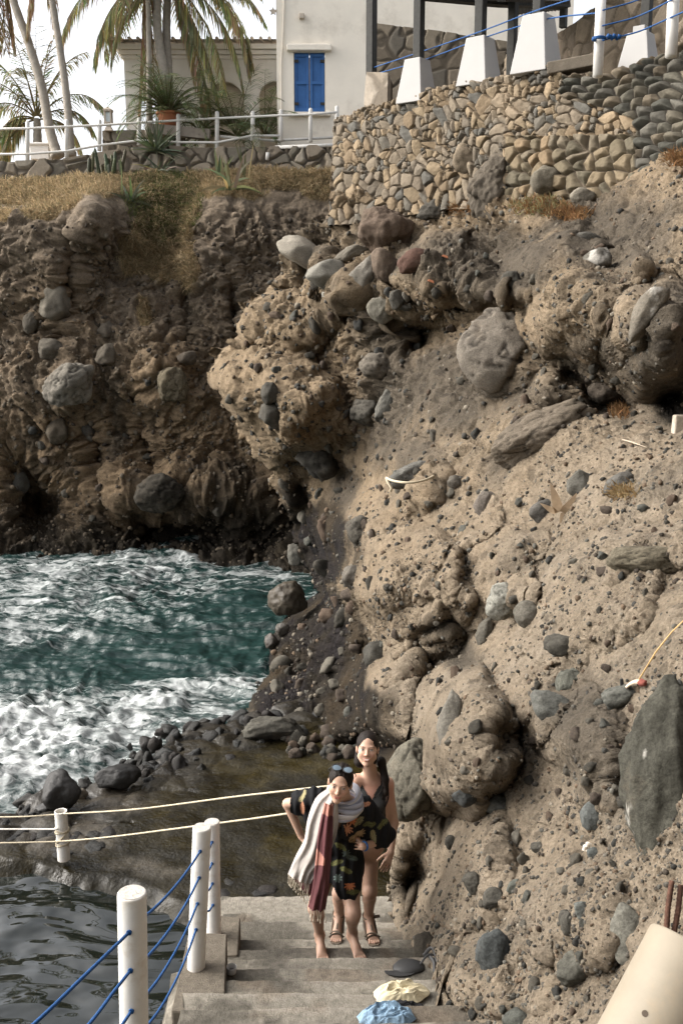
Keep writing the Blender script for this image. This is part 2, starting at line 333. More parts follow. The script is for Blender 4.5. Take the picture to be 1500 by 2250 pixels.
disp = n1 * .26 * sc1 + n2 * .075 * craggy * sc1 + n3 * .085 * sc1 + ridged(V * 8 + warp, 3, 7, .6) * .030 * sc1 * fine + n4 * .034 + chunk * .10 * craggy * sc1 + cid * .05 * craggy * sc1 + chunk2 * .035 * (craggy ** 1.5) * sc1 + (gid - .5) * .06 * (.35 + craggy) * sc1 + strat * .07 * sc1
# pits and little holes of the soft tan matrix
p1, p2, pid = worley(V * 7.0 + warp, 31); pit = smooth(.34, .14, p1) * (pid > .35)
q1, q2, qid = worley(V * 15.0, 37); pit2 = smooth(.36, .16, q1) * (qid > .5)
nearw = smooth(14, 8, PZ)
disp -= pit * .055 * (1 - .4 * craggy) * np.clip(sc1, .6, 1.2) + pit2 * .014 * (1 + nearw * .3)
disp *= np.where(onface, 1, .5) * facing
V = V + Nn * disp[:, None]
# colour: tan matrix, grey-brown weathered patches, dark wet foot, recess shade painted in
big = fbm(V * .8 + 7, 4, 61); mid = fbm(V * 3.1, 4, 62, .6)
tan = np.array([.200, .150, .096]); pale = np.array([.218, .180, .133]); grey = np.array([.070, .059, .045]); dark = np.array([.0105, .0085, .006]); och = np.array([.27, .165, .075])
col = np.tile(tan, (len(V), 1))
nearpale = smooth(900, 1500, PX * .6 + PY * .55)
col = mixc(col, pale * np.array([.92, .93, .95]), np.clip(nearpale * .75 + mid * .3, 0, 1))
GREY = [(1050,580,230,95,.9),(860,520,180,80,.55),(1350,520,200,130,.75),(1470,760,130,160,.95),(1300,780,150,90,.6),(860,850,110,260,.75),(1000,860,130,120,.95),(1080,1040,80,70,.6),(1150,880,130,70,.5),(900,960,110,110,.6),
 (700,560,120,110,.6),(720,700,80,110,.6),(1300,1620,130,170,.75),(1400,1760,120,160,.6),(1150,2100,130,140,.3),(1350,2150,160,140,.45),(690,1180,110,90,.8),(760,1080,60,100,.6),(1020,1100,90,70,.4),(1440,1050,140,70,.35),(1060,2120,80,120,.3),(1010,1440,60,40,.7),(960,1380,100,30,.5),(1110,1840,70,70,.5),(1250,1560,140,60,.6),(1150,1240,90,40,.5)]
gw = np.zeros(len(V))
for (cx, cy, rx, ry, k) in GREY: gw = np.maximum(gw, k * np.exp(-(((PX - cx) / rx) ** 2 + ((PY - cy) / ry) ** 2) ** 1.3))
gw = smooth(.25, .75, gw + big * .35 + mid * .12)
col = mixc(col, grey, gw * .9)
undo = np.clip(mid * 1.5 - .2, 0, 1) * .35; col = mixc(col, och, undo * smooth(.2, -.3, Nn[:, 2]))
DK = [(660,1400,130,170,1.0),(700,1560,160,80,1.0),(700,1210,90,110,.85),(600,1500,90,60,.9),(760,1640,130,50,1.0),(870,1660,60,40,.9),(905,1950,50,130,.55),(650,1290,60,70,1),(640,1090,50,70,.5),(780,1470,40,140,.7),(1330,890,80,40,.5),(1480,900,50,50,.6)]  # wet foot, plus overhang and cave shade put into the albedo
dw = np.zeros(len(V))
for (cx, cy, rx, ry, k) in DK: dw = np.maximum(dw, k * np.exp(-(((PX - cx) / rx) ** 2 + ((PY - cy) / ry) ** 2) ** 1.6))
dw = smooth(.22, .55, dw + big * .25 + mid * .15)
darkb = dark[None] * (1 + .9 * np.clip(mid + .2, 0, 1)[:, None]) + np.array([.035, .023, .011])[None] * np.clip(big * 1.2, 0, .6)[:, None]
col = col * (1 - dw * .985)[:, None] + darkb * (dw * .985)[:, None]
stone_spk = (gid > .80) & (g1 < .42) & (dw < .5); col[stone_spk] *= .62
col[(pit2 > .5) & onface] *= .82
col *= (1 + .16 * strat + .10 * n3)[:, None]
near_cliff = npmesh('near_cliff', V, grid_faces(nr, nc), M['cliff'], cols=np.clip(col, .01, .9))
tag(near_cliff, kind='structure')
NC_V, NC_N, NC_PX, NC_PY, NC_PZ, NC_ON = V, normals_of(V, nr, nc), *pix(V), onface
NC_G = (nr, nc, NBT, NB)
NC_dw = dw; NC_gw = gw
# lookup: photo point -> surface point of the near cliff
_ok = np.where(onface)[0]
def near_at(px_, py_):
    d = (NC_PX[_ok] - px_) ** 2 + (NC_PY[_ok] - py_) ** 2; m = d < d.min() + 6
    c = _ok[m]; k = c[np.argmin(NC_PZ[c])]
    return Vector(NC_V[k]), Vector(NC_N[k])

# ---- far cliff on the other side of the cove
def far_plane(px, py): return 24.6 + 0 * px
FARP = [(-400,330,28.5),(-400,420,27),(-400,800,26),(-400,1260,25),(0,350,27.8),(0,400,26.2),(0,480,25.2),(0,700,25.3),(0,950,25.0),(0,1250,24.2),(200,380,26.4),(200,430,25.0),(200,600,25.0),(200,900,24.9),(200,1100,25.2),(200,1240,24.4),
 (350,340,27.6),(350,420,26.0),(350,520,25.6),(400,700,25.0),(400,900,24.6),(400,1050,25.0),(400,1230,24.6),(550,350,27.4),(550,430,26.0),(550,600,25.4),(550,900,24.8),(550,1100,24.4),(550,1240,23.6),(700,350,26.6),(720,430,26.0),(700,600,25.5),(700,900,24.6),(700,1100,23.8),(700,1280,22.4),(800,900,24.2),(800,1300,21.5)]
nr2, nc2 = 420, 440
t = np.linspace(0, 1, nr2)[:, None]; s = np.linspace(0, 1, nc2)[None, :]
px = -330 + s * 1130 + 0 * t
yt2 = interp([(-400,402),(0,398),(60,392),(110,396),(170,384),(230,388),(300,384),(350,380),(420,380),(560,376),(640,376),(740,374),(820,372)], px)
py = yt2 + t * (1330 - yt2)
zz = tps(FARP, px, py)
# bays and buttresses
def vcol(cx, cy, rx, ry, h, a=0):
    ca, sa = math.cos(R(a)), math.sin(R(a)); x = ((px - cx) * ca + (py - cy) * sa) / rx; y = (-(px - cx) * sa + (py - cy) * ca) / ry
    return h * np.exp(-(x * x + y * y))
zz -= vcol(205, 470, 50, 60, .9) + vcol(130, 600, 70, 130, .6) + vcol(290, 800, 90, 90, .4) + vcol(480, 560, 60, 160, .6) + vcol(360, 830, 60, 100, .5) + vcol(150, 850, 60, 80, .7) + vcol(60, 900, 70, 160, .5) + vcol(620, 640, 60, 120, .4) + vcol(420, 1080, 130, 60, .9) + vcol(240, 1080, 80, 90, .5)
zz += vcol(150, 640, 12, 130, .6, 4) + vcol(405, 640, 14, 120, .5, -6) + vcol(520, 720, 12, 120, .8, -4) + vcol(60, 1080, 40, 90, 1.3, -12) + vcol(330, 1000, 16, 110, .7, -14) + vcol(215, 1000, 18, 120, .8, -12) + vcol(100, 1120, 50, 60, 1.8) + vcol(330, 1170, 60, 40, 1.6) + vcol(450, 1180, 70, 40, 1.7) + vcol(580, 1200, 50, 50, 1.2) + vcol(650, 1000, 40, 260, 1.0)
G = Wn(px, py, zz)
topb = G[:1] + np.array([0, 1.0, 0.03]) * (np.arange(8, 0, -1)[:, None, None] / 8) * 3
G = np.concatenate([topb, G], 0); nrf = G.shape[0]
V = G.reshape(-1, 3).copy(); PX, PY, PZ = pix(V); Nn = normals_of(V, nrf, nc2)
warp = np.stack([fbm(V * .6, 3, 191), fbm(V * .6, 3, 192), fbm(V * .6, 3, 193)], -1)
n1 = fbm(V * .35, 4, 101); n2 = ridged(V * np.array([1.0, 1, .45]) + warp, 4, 102); n3 = fbm(V * 3, 4, 103, .65); n4 = fbm(V * 9, 3, 104, .7)
f1, f2, cid = worley(V * np.array([1.2, 1.2, .9]) + warp * 1.3, 111); chunk = np.clip((f2 - f1) * 2.0, 0, 1)
g1, g2, gid = worley(V * 3.6 + warp * 2, 123); chunk2 = np.clip((g2 - g1) * 2.2, 0, 1)
lowk = smooth(430, 520, PY)
disp = (n1 * .30 + n2 * .14 + n3 * .17 + n4 * .08 + chunk * .22 + cid * .20 + chunk2 * .07 + (gid - .5) * .06) * (.25 + .75 * lowk)
vd = np.array([0, 0, CH]) - V; vd /= np.linalg.norm(vd, axis=1, keepdims=True); disp *= np.clip((Nn * vd).sum(1) * 1.9, .3, 1)
V = V + Nn * disp[:, None]
big = fbm(V * .45, 4, 161); mid = fbm(V * 1.8, 4, 162, .6)
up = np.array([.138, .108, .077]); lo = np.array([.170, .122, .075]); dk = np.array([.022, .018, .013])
col = mixc(np.tile(up, (len(V), 1)), lo, smooth(560, 900, PY + big * 260 - 60))
col = mixc(col, [.14, .115, .088], smooth(.1, .5, mid) * .5)
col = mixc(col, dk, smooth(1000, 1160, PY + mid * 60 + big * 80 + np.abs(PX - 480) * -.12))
gr = np.zeros(len(V))
for (cx, cy, rx, ry, k) in [(60,420,110,45,1),(190,400,90,32,1),(105,470,40,40,.9),(340,420,90,45,.8),(360,560,80,80,1),(330,500,60,50,.8),(395,590,40,60,.9),(470,400,80,45,.9),(620,385,120,35,1),(700,410,50,35,.9),(322,700,16,38,1),(20,480,60,30,.5),(285,530,40,30,.7),(560,430,60,20,.6),(130,430,60,50,.9),(540,400,70,30,.9),(250,410,60,30,.9),(395,470,60,60,.8),(430,600,26,60,.8),(300,560,50,60,.9)]:
    gr = np.maximum(gr, k * np.exp(-(((PX - cx) / rx) ** 2 + ((PY - cy) / ry) ** 2) ** 1.5))
gr = smooth(.38, .6, gr + mid * .30 + big * .15)
straw = np.array([.34, .26, .155]); col = mixc(col, straw, gr * .9)
green = np.array([.13, .13, .055]); gg = np.exp(-(((PX - 360) / 60) ** 2 + ((PY - 460) / 70) ** 2)) ; col = mixc(col, green, smooth(.3, .8, gg + mid * .3) * .8)
streak = smooth(.12, .45, fbm(V * np.array([1.6, 1.6, .22]), 4, 170, .6)) * smooth(520, 800, PY); col = mixc(col, [.045, .036, .024], streak * .7)  # dark brown vertical noise streaks, stronger down the cliff
col *= (1 + .25 * (gid - .5) + .12 * n3)[:, None]
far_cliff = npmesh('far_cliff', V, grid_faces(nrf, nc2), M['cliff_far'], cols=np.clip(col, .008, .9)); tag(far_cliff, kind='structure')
FC_V, FC_N, FC_PX, FC_PY, FC_PZ, FC_GR = V, normals_of(V, nrf, nc2), *pix(V), gr
def far_at(px_, py_):
    d = (FC_PX - px_) ** 2 + (FC_PY - py_) ** 2; m = np.where(d < d.min() + 8)[0]; k = m[np.argmin(FC_PZ[m])]
    return Vector(FC_V[k]), Vector(FC_N[k])

# the hillside: rock sheet added out of view, right and behind, to block sky light
def unseen_hillside():
    pl = np.array([(7.5, 7.0), (6.5, 3.0), (6.3, -1.0), (4.5, -4.2), (0.5, -5.5), (-4.0, -6.0), (-9.0, -8.0)]); tt = np.linspace(0, 6, 160); X = np.interp(tt, range(7), pl[:, 0]); Y = np.interp(tt, range(7), pl[:, 1]); Z = np.linspace(-1.5, 17, 120)[:, None]
    G = np.stack([X[None] + (Z + 1.5) * .10 * np.cos(tt)[None], Y[None] - (Z + 1.5) * .12 * (tt / 6)[None], Z + 0 * X[None]], -1); V = G.reshape(-1, 3).copy(); N = np.zeros_like(V); c = np.array([0, 3, 5.]); N = c - V; N[:, 2] = 0; N /= np.linalg.norm(N, axis=1, keepdims=True)
    V += N * (fbm(V * .5, 5, 900, .6) * .7)[:, None]; col = np.tile([.12, .095, .07], (len(V), 1)) * (1 + .4 * fbm(V * 1.5, 4, 901))[:, None]
    tag(npmesh('unseen_hillside', V, grid_faces(120, 160), M['cliff_far'], cols=col), kind='structure')
unseen_hillside()
# ------------------------------------------------------------------ platform, stairs, water
PLAT = CH - 5.35; POOL = PLAT - 0.10
def world_grid(x0, x1, y0, y1, nx, ny):
    X, Y = np.meshgrid(np.linspace(x0, x1, nx), np.linspace(y0, y1, ny)); return X.ravel(), Y.ravel()
# sea bed / ground sheet far below everything, reaching the horizon
MBg = MB(); MBg.add([(-900, -300, -3.2), (900, -300, -3.2), (900, 1500, -3.2), (-900, 1500, -3.2)], [(0, 1, 2, 3)])
tag(MBg.build('sea_bed', mat('sea_bed', (.02, .03, .03), bump=0)), kind='structure')
# sea
def build_sea():
    X, Y = world_grid(-22, 1.5, 8.4, 26.5, 620, 520); V = np.stack([X, Y, 0 * X], -1); PX, PY, PZ = pix(V)
    P = np.stack([X, Y * 1.0, 0 * X], -1)
    wp = np.stack([fbm(P * .35, 2, 71), fbm(P * .35, 2, 72), 0 * X], -1)
    h = .22 * fbm(P * np.array([.35, .7, 1]) + wp, 3, 5) + .10 * ridged(P * np.array([.9, 1.7, 1]) + wp * 2, 3, 6) + .05 * fbm(P * 3.2 + wp * 3, 3, 8, .6) + .02 * ridged(P * 7 + wp * 3, 2, 9)
    # foam density by place: heavy at the left and along the rocks, clear green in the middle
    f = np.zeros(len(X)) + .40
    for (cx, cy, rx, ry, k) in [(60,1270,330,50,.45),(200,1300,300,60,.38),(60,1380,230,60,.26),(330,1235,250,20,.5),(550,1230,130,16,.5),(120,1640,360,90,.95),(330,1560,150,45,.8),(40,1730,170,60,1.0),(520,1505,90,22,.6),(430,1530,110,26,.6),(590,1260,60,40,.25),(230,1590,150,40,.6),(260,1640,120,40,.8)]:
        f = np.maximum(f, .40 + k * np.exp(-(((PX - cx) / rx) ** 2 + ((PY - cy) / ry) ** 2) ** 1.2))
    for (cx, cy, rx, ry, k) in [(420,1400,230,70,.34),(200,1480,260,40,.40),(520,1340,90,60,.25),(60,1520,120,40,.25),(330,1470,160,40,.36),(520,1440,90,40,.3)]:
        f -= k * np.exp(-(((PX - cx) / rx) ** 2 + ((PY - cy) / ry) ** 2) ** 1.2)
    h += .10 * smooth(.7, 1.2, f) * (1 + 1.2 * fbm(P * 5, 4, 44, .65)) + .10
    V[:, 2] = h; f = np.clip(.40 + (f - .40) * np.where(f > .4, .36, 1.0) + .10 * fbm(P * np.array([.5, 1, 1]) + wp * 2, 3, 45), 0, 1.3)
    m = bpy.data.materials.new('sea_water'); m.use_nodes = True; T = m.node_tree; N = T.nodes; L = T.links; b = N['Principled BSDF']
    tc = N.new('ShaderNodeTexCoord'); mp = N.new('ShaderNodeMapping'); mp.inputs['Scale'].default_value = (.55, 1.35, 1); L.new(tc.outputs['Object'], mp.inputs['Vector'])
    nz = N.new('ShaderNodeTexNoise'); nz.inputs['Scale'].default_value = 1.6; nz.inputs['Detail'].default_value = 4; nz.inputs['Distortion'].default_value = .6; L.new(mp.outputs[0], nz.inputs['Vector'])
    va = N.new('ShaderNodeVectorMath'); va.operation = 'SCALE'; va.inputs['Scale'].default_value = 1.3; L.new(nz.outputs['Color'], va.inputs[0])
    ad = N.new('ShaderNodeVectorMath'); L.new(mp.outputs[0], ad.inputs[0]); L.new(va.outputs[0], ad.inputs[1])
    def lace(scale, w):
        v = N.new('ShaderNodeTexVoronoi'); v.feature = 'DISTANCE_TO_EDGE'; v.inputs['Scale'].default_value = scale; L.new(ad.outputs[0], v.inputs['Vector'])
        r = N.new('ShaderNodeMapRange'); r.inputs['From Min'].default_value = 0; r.inputs['From Max'].default_value = w; r.inputs['To Min'].default_value = 1; r.inputs['To Max'].default_value = 0; L.new(v.outputs['Distance'], r.inputs['Value']); return r.outputs[0]
    a1 = lace(1.7, .26); a2 = lace(4.6, .30)
    n5 = N.new('ShaderNodeTexNoise'); n5.inputs['Scale'].default_value = 2.2; n5.inputs['Detail'].default_value = 9; n5.inputs['Roughness'].default_value = .64; n5.inputs['Distortion'].default_value = 1.2; L.new(ad.outputs[0], n5.inputs['Vector'])
    def ma(op, x, y):
        q = N.new('ShaderNodeMath'); q.operation = op
        for i, v in enumerate((x, y)):
            if isinstance(v, (int, float)): q.inputs[i].default_value = v
            else: L.new(v, q.inputs[i])
        return q.outputs[0]
    at = N.new('ShaderNodeAttribute'); at.attribute_name = 'Col'
    se = N.new('ShaderNodeSeparateColor'); L.new(at.outputs['Color'], se.inputs[0])
    lac = ma('ADD', ma('MULTIPLY', a1, .16), ma('MULTIPLY', a2, .12))
    tot = ma('ADD', ma('ADD', lac, ma('MULTIPLY', n5.outputs['Fac'], 2.0)), ma('SUBTRACT', se.outputs[0], .93))
    rp = N.new('ShaderNodeMapRange'); rp.inputs['From Min'].default_value = .60; rp.inputs['From Max'].default_value = 1.2; L.new(tot, rp.inputs['Value'])
    pw = ma('POWER', rp.outputs[0], 1.3)
    cr = N.new('ShaderNodeMix'); cr.data_type = 'RGBA'; cr.inputs['A'].default_value = (.004, .0145, .0135, 1); cr.inputs['B'].default_value = (.017, .042, .038, 1); L.new(n5.outputs['Fac'], cr.inputs['Factor'])
    mx = N.new('ShaderNodeMix'); mx.data_type = 'RGBA'; L.new(pw, mx.inputs['Factor']); L.new(cr.outputs['Result'], mx.inputs['A']); mx.inputs['B'].default_value = (.60, .62, .61, 1)
    L.new(mx.outputs['Result'], b.inputs['Base Color'])
    rr = N.new('ShaderNodeMapRange'); rr.inputs['To Min'].default_value = .12; rr.inputs['To Max'].default_value = .85; L.new(pw, rr.inputs['Value']); L.new(rr.outputs[0], b.inputs['Roughness'])
    bp = N.new('ShaderNodeBump'); bp.inputs['Strength'].default_value = .4; bp.inputs['Distance'].default_value = .12
    L.new(ma('ADD', n5.outputs['Fac'], ma('MULTIPLY', pw, .25)), bp.inputs['Height']); L.new(bp.outputs[0], b.inputs['Normal'])
    b.inputs['Specular IOR Level'].default_value = .35
    o = npmesh('sea', V, grid_faces(520, 620), m, cols=np.stack([f, f, f], -1)); tag(o, kind='structure')
    # calm outer sea to the horizon
    Mo = MB(); Mo.add([(-900, -200, -.25), (900, -200, -.25), (900, 1400, -.25), (-900, 1400, -.25)], [(0, 1, 2, 3)])
    tag(Mo.build('outer_sea', mat('outer_sea_water', (.012, .055, .05), rough=.15, var=.3, scale=.2, bump=.4, bscale=.8, bdist=.3)), kind='structure')
build_sea()

# algae platform: sloping wet concrete and rock between pool and sea
def plat_material():
    m = bpy.data.materials.new('wet_algae_rock'); m.use_nodes = True; T = m.node_tree; N = T.nodes; L = T.links; b = N['Principled BSDF']
    tc = N.new('ShaderNodeTexCoord'); at = N.new('ShaderNodeAttribute'); at.attribute_name = 'Col'
    n = N.new('ShaderNodeTexNoise'); n.inputs['Scale'].default_value = 7; n.inputs['Detail'].default_value = 10; n.inputs['Roughness'].default_value = .75; L.new(tc.outputs['Object'], n.inputs['Vector'])
    mr = N.new('ShaderNodeMapRange'); mr.inputs['From Min'].default_value = .3; mr.inputs['From Max'].default_value = .7; mr.inputs['To Min'].default_value = .45; mr.inputs['To Max'].default_value = 1.7; L.new(n.outputs['Fac'], mr.inputs['Value'])
    mx = N.new('ShaderNodeMix'); mx.data_type = 'RGBA'; mx.blend_type = 'MULTIPLY'; mx.inputs['Factor'].default_value = 1; L.new(at.outputs['Color'], mx.inputs['A']); L.new(mr.outputs[0], mx.inputs['B'])
    L.new(mx.outputs['Result'], b.inputs['Base Color'])
    n2 = N.new('ShaderNodeTexNoise'); n2.inputs['Scale'].default_value = 2.5; n2.inputs['Detail'].default_value = 6; L.new(tc.outputs['Object'], n2.inputs['Vector'])
    r2 = N.new('ShaderNodeMapRange'); r2.inputs['From Min'].default_value = .4; r2.inputs['From Max'].default_value = .6; r2.inputs['To Min'].default_value = .14; r2.inputs['To Max'].default_value = .6; L.new(n2.outputs['Fac'], r2.inputs['Value']); L.new(r2.outputs[0], b.inputs['Roughness'])
    n3 = N.new('ShaderNodeTexNoise'); n3.inputs['Scale'].default_value = 26; n3.inputs['Detail'].default_value = 6; L.new(tc.outputs['Object'], n3.inputs['Vector'])
    bp = N.new('ShaderNodeBump'); bp.inputs['Strength'].default_value = .6; bp.inputs['Distance'].default_value = .02; L.new(n3.outputs['Fac'], bp.inputs['Height']); L.new(bp.outputs[0], b.inputs['Normal'])
    b.inputs['Specular IOR Level'].default_value = .22; return m
M['algae'] = plat_material()
# outline of the platform's edges in plan, from photo points at platform height
def plan(pts, Z=PLAT): return [tuple(WZ(x, y, Z)[:2]) for x, y in pts]
EDGE = plan([(60, 1800), (100, 1745), (170, 1722), (260, 1705), (330, 1680), (360, 1650), (420, 1610), (520, 1585), (600, 1560)])      # seaward
INNER = plan([(0, 1880), (90, 1885), (120, 1900), (230, 1915), (300, 1935), (360, 1965), (430, 1990), (520, 2010)])                          # pool side
def seg_dist(X, Y, poly):
    d = np.full(X.shape, 1e9); sgn = np.zeros(X.shape)
    for (x0, y0), (x1, y1) in zip(poly[:-1], poly[1:]):
        dx, dy = x1 - x0, y1 - y0; L2 = dx * dx + dy * dy; tt = np.clip(((X - x0) * dx + (Y - y0) * dy) / L2, 0, 1)
        q = np.hypot(X - x0 - tt * dx, Y - y0 - tt * dy); s_ = np.sign(dx * (Y - y0) - dy * (X - x0)); m = q < d; d = np.where(m, q, d); sgn = np.where(m, s_, sgn)
    return d, sgn
EDGE2 = [(EDGE[0][0] - 6, EDGE[0][1] + .4)] + EDGE + [(EDGE[-1][0] + 2, EDGE[-1][1] + 1.5)]
INNER2 = [(INNER[0][0] - 6, INNER[0][1])] + INNER + [(INNER[-1][0] + 3, INNER[-1][1] - .2)]
def build_platform():
    nx, ny = 520, 420; X, Y = world_grid(-9, 2.6, 6.6, 14.6, nx, ny); P = np.stack([X, Y, 0 * X], -1)
    d1, s1 = seg_dist(X, Y, EDGE2); d2, s2 = seg_dist(X, Y, INNER2)
    wob = .18 * fbm(P * 1.6, 3, 81) + .08 * fbm(P * 5, 3, 82)
    sea_side = s1 * d1 + wob; in_side = -s2 * d2 + wob * .6       # >0 outside the slab
    Z = PLAT + .03 * fbm(P * .9, 3, 83) + .012 * fbm(P * 6, 3, 84)
    rocky = smooth(-1.3, .1, sea_side); f1, f2, cid = worley(P * 2.6, 85)
    Z = Z + rocky * ((cid - .4) * .12 + np.clip((f2 - f1) * 1.5, 0, 1) * .10 - .05) * smooth(.7, .0, sea_side)
    Z = Z - smooth(0, 1.1, sea_side) * 1.6
    Z = Z - smooth(0, .22, in_side) * .16 - smooth(.1, 2.0, in_side) * .75
    V = np.stack([X, Y, Z], -1); PX, PY, PZ = pix(V)
    col = np.tile(np.array([.0095, .0075, .003]), (len(X), 1)); big = fbm(P * .8, 3, 86); mid = fbm(P * 3, 3, 87)
    col = mixc(col, [.021, .016, .005], smooth(-.1, .5, big + mid * .5))
    # drier grey concrete to the left and along the pool edge
    dry = np.exp(-(((PX - 150) / 130) ** 2 + ((PY - 1825) / 65) ** 2) ** 1.3); dry = np.maximum(dry, .62 * np.exp(-(((PX - 330) / 150) ** 2 + ((PY - 1905) / 35) ** 2) ** 1.3)); dry = np.maximum(dry, .8 * np.exp(-(((PX - 240) / 100) ** 2 + ((PY - 1760) / 50) ** 2)))
    col = mixc(col, [.062, .054, .042], smooth(.35, .75, dry + mid * .25 + big * .1))
    col = mixc(col, [.022, .019, .015], rocky * .8)
    col = mixc(col, [.020, .019, .013], smooth(0, .5, in_side))
    o = npmesh('wet_platform', V, grid_faces(ny, nx), M['algae'], cols=col); tag(o, kind='structure')
build_platform()
# still pool
def build_pool():
    nx, ny = 420, 420; X, Y = world_grid(-7.5, -.55, 2.2, 9.6, nx, ny); P = np.stack([X, Y, 0 * X], -1)
    wp = np.stack([fbm(P * .7, 2, 301), fbm(P * .7, 2, 302), 0 * X], -1)
    h = .040 * fbm(P * np.array([1.8, 3.6, 1]) + wp * 1.2, 2, 303) + .012 * fbm(P * np.array([5, 9, 1]) + wp * 2, 2, 304)
    m = bpy.data.materials.new('pool_water'); m.use_nodes = True; N = m.node_tree.nodes; L = m.node_tree.links; b = N['Principled BSDF']
    b.inputs['Base Color'].default_value = (.006, .008, .006, 1); b.inputs['Roughness'].default_value = .03; b.inputs['IOR'].default_value = 1.45; b.inputs['Specular IOR Level'].default_value = .9
    V = np.stack([X, Y, POOL + h], -1); tag(npmesh('pool_water', V, grid_faces(ny, nx), m), kind='structure')
build_pool()

# stairs: treads descend away from the camera
NOS = [(3.60, 3.20), (3.90, 3.33), (4.20, 3.47), (4.50, 3.61), (4.81, 3.755), (5.13, 3.90), (5.40, 4.02), (5.68, 4.145), (6.00, 4.295), (6.27, 4.41), (6.56, 4.545), (6.86, 4.68), (7.22, 4.85), (7.58, 5.01), (8.10, 5.18)]
def build_stairs():
    rows = []; y = 2.2
    for (d, h) in NOS:
        Z = CH - h
        for q in np.linspace(0, 1, 7): rows.append((y + (d - y) * q, Z, 0 if 0 < q < 1 else 1))
        y = d
    rows.append((8.10, PLAT - .4, 0)); rows.append((8.10, PLAT - .9, 0))
    R_ = np.array(rows); L0 = np.interp(R_[:, 0], [2.2, 3.2, 4.6, 5.1, 5.2, 5.8, 6.6, 8.1], [-.95, -.95, -.86, -.90, -.98, -1.0, -.99, -1.0])
    s_ = np.linspace(0, 1, 130)[None, :]; X = L0[:, None] + s_ * (1.5 - L0[:, None]); Y = R_[:, :1] + 0 * X; Z = R_[:, 1:2] + 0 * X
    cx = []; cy = []; cz = []
    for dx, f in ((-1.3, 1.25), (-.85, 1.12), (-.55, 1.0), (-.40, .9), (-.26, .72), (-.17, .5), (-.10, .25), (-.04, .05)):   # rough cheek falling into the pool
        cx.append(L0 + dx); cy.append(R_[:, 0]); cz.append(R_[:, 1] + (POOL - .15 - R_[:, 1]) * min(f, 1) - max(f - 1, 0) * 2)
    X = np.concatenate([np.stack(cx, 1), X], 1); Y = np.concatenate([np.stack(cy, 1), Y], 1); Z = np.concatenate([np.stack(cz, 1), Z], 1)
    V = np.stack([X, Y, Z], -1).reshape(-1, 3); nc = X.shape[1]
    nz = fbm(V * 1.3, 3, 401); n2 = fbm(V * 14, 3, 402, .7); rowe = np.repeat(R_[:, 2], nc); chk = (np.arange(len(V)) % nc) < 8
    V[:, 1] += nz * .018 + n2 * .006 * rowe; V[:, 2] += nz * .012 + n2 * .005
    V[chk, 0] += fbm(V[chk] * 3, 3, 403) * .12; V[chk, 2] += fbm(V[chk] * 4, 3, 404) * .07
    # cement render with worn pale nosings, one tone per tread, damp patches
    ti = np.repeat(np.arange(len(rows)) // 7, nc); q = np.repeat(np.array([(k % 7) / 6 for k in range(len(rows))]), nc); base = np.array([.185, .168, .138]); tone = .86 + .28 * _h(ti, ti * 0, ti * 0, 5)
    col = base[None] * tone[:, None]; col = mixc(col, [.27, .245, .205], smooth(.72, 1.0, q) * .55)
    pt, _, pid = worley(V * np.array([2.6, 3.4, 3.4]), 405); damp = smooth(.05, .25, fbm(V * np.array([1.4, 2.2, 2.2]), 3, 406) + (pid - .5) * .5); col = mixc(col, [.055, .050, .040], damp * .72)
    col = mixc(col, [.055, .050, .042], .7 * smooth(5.55, 5.75, V[:, 1]) * smooth(6.35, 6.2, V[:, 1]) * smooth(-.75, -.4, V[:, 0]) * smooth(.45, .1, V[:, 0]) * smooth(-.4, .1, fbm(V * 3, 3, 407)))
    col = mixc(col, [.16, .12, .085], smooth(.25, .5, fbm(V * 2.3, 3, 408)) * .4); col[chk] = mixc(col[chk], [.050, .040, .026], smooth(.0, -.9, V[chk, 2] - np.repeat(R_[:, 1], nc)[chk]))
    return tag(npmesh('concrete_stairs', V, grid_faces(len(rows), nc), M['concrete'], cols=col, smooth_=False), kind='structure')
build_stairs()
def block(pts, top, bot):
    b = MB(); b.poly([(x, y, top) for x, y in pts], [], (0, 0, bot - top)); tag(b.build('stair_curb', M['concrete_plain'], bevel=.014), kind='structure')
block([(-.99, 5.10), (-.682, 5.12), (-.748, 5.84), (-1.0, 5.86)], CH - 4.0, CH - 5.2)
block([(-1.0, 6.15), (-.72, 6.18), (-.745, 6.62), (-1.0, 6.66)], CH - 4.40, CH - 5.4)
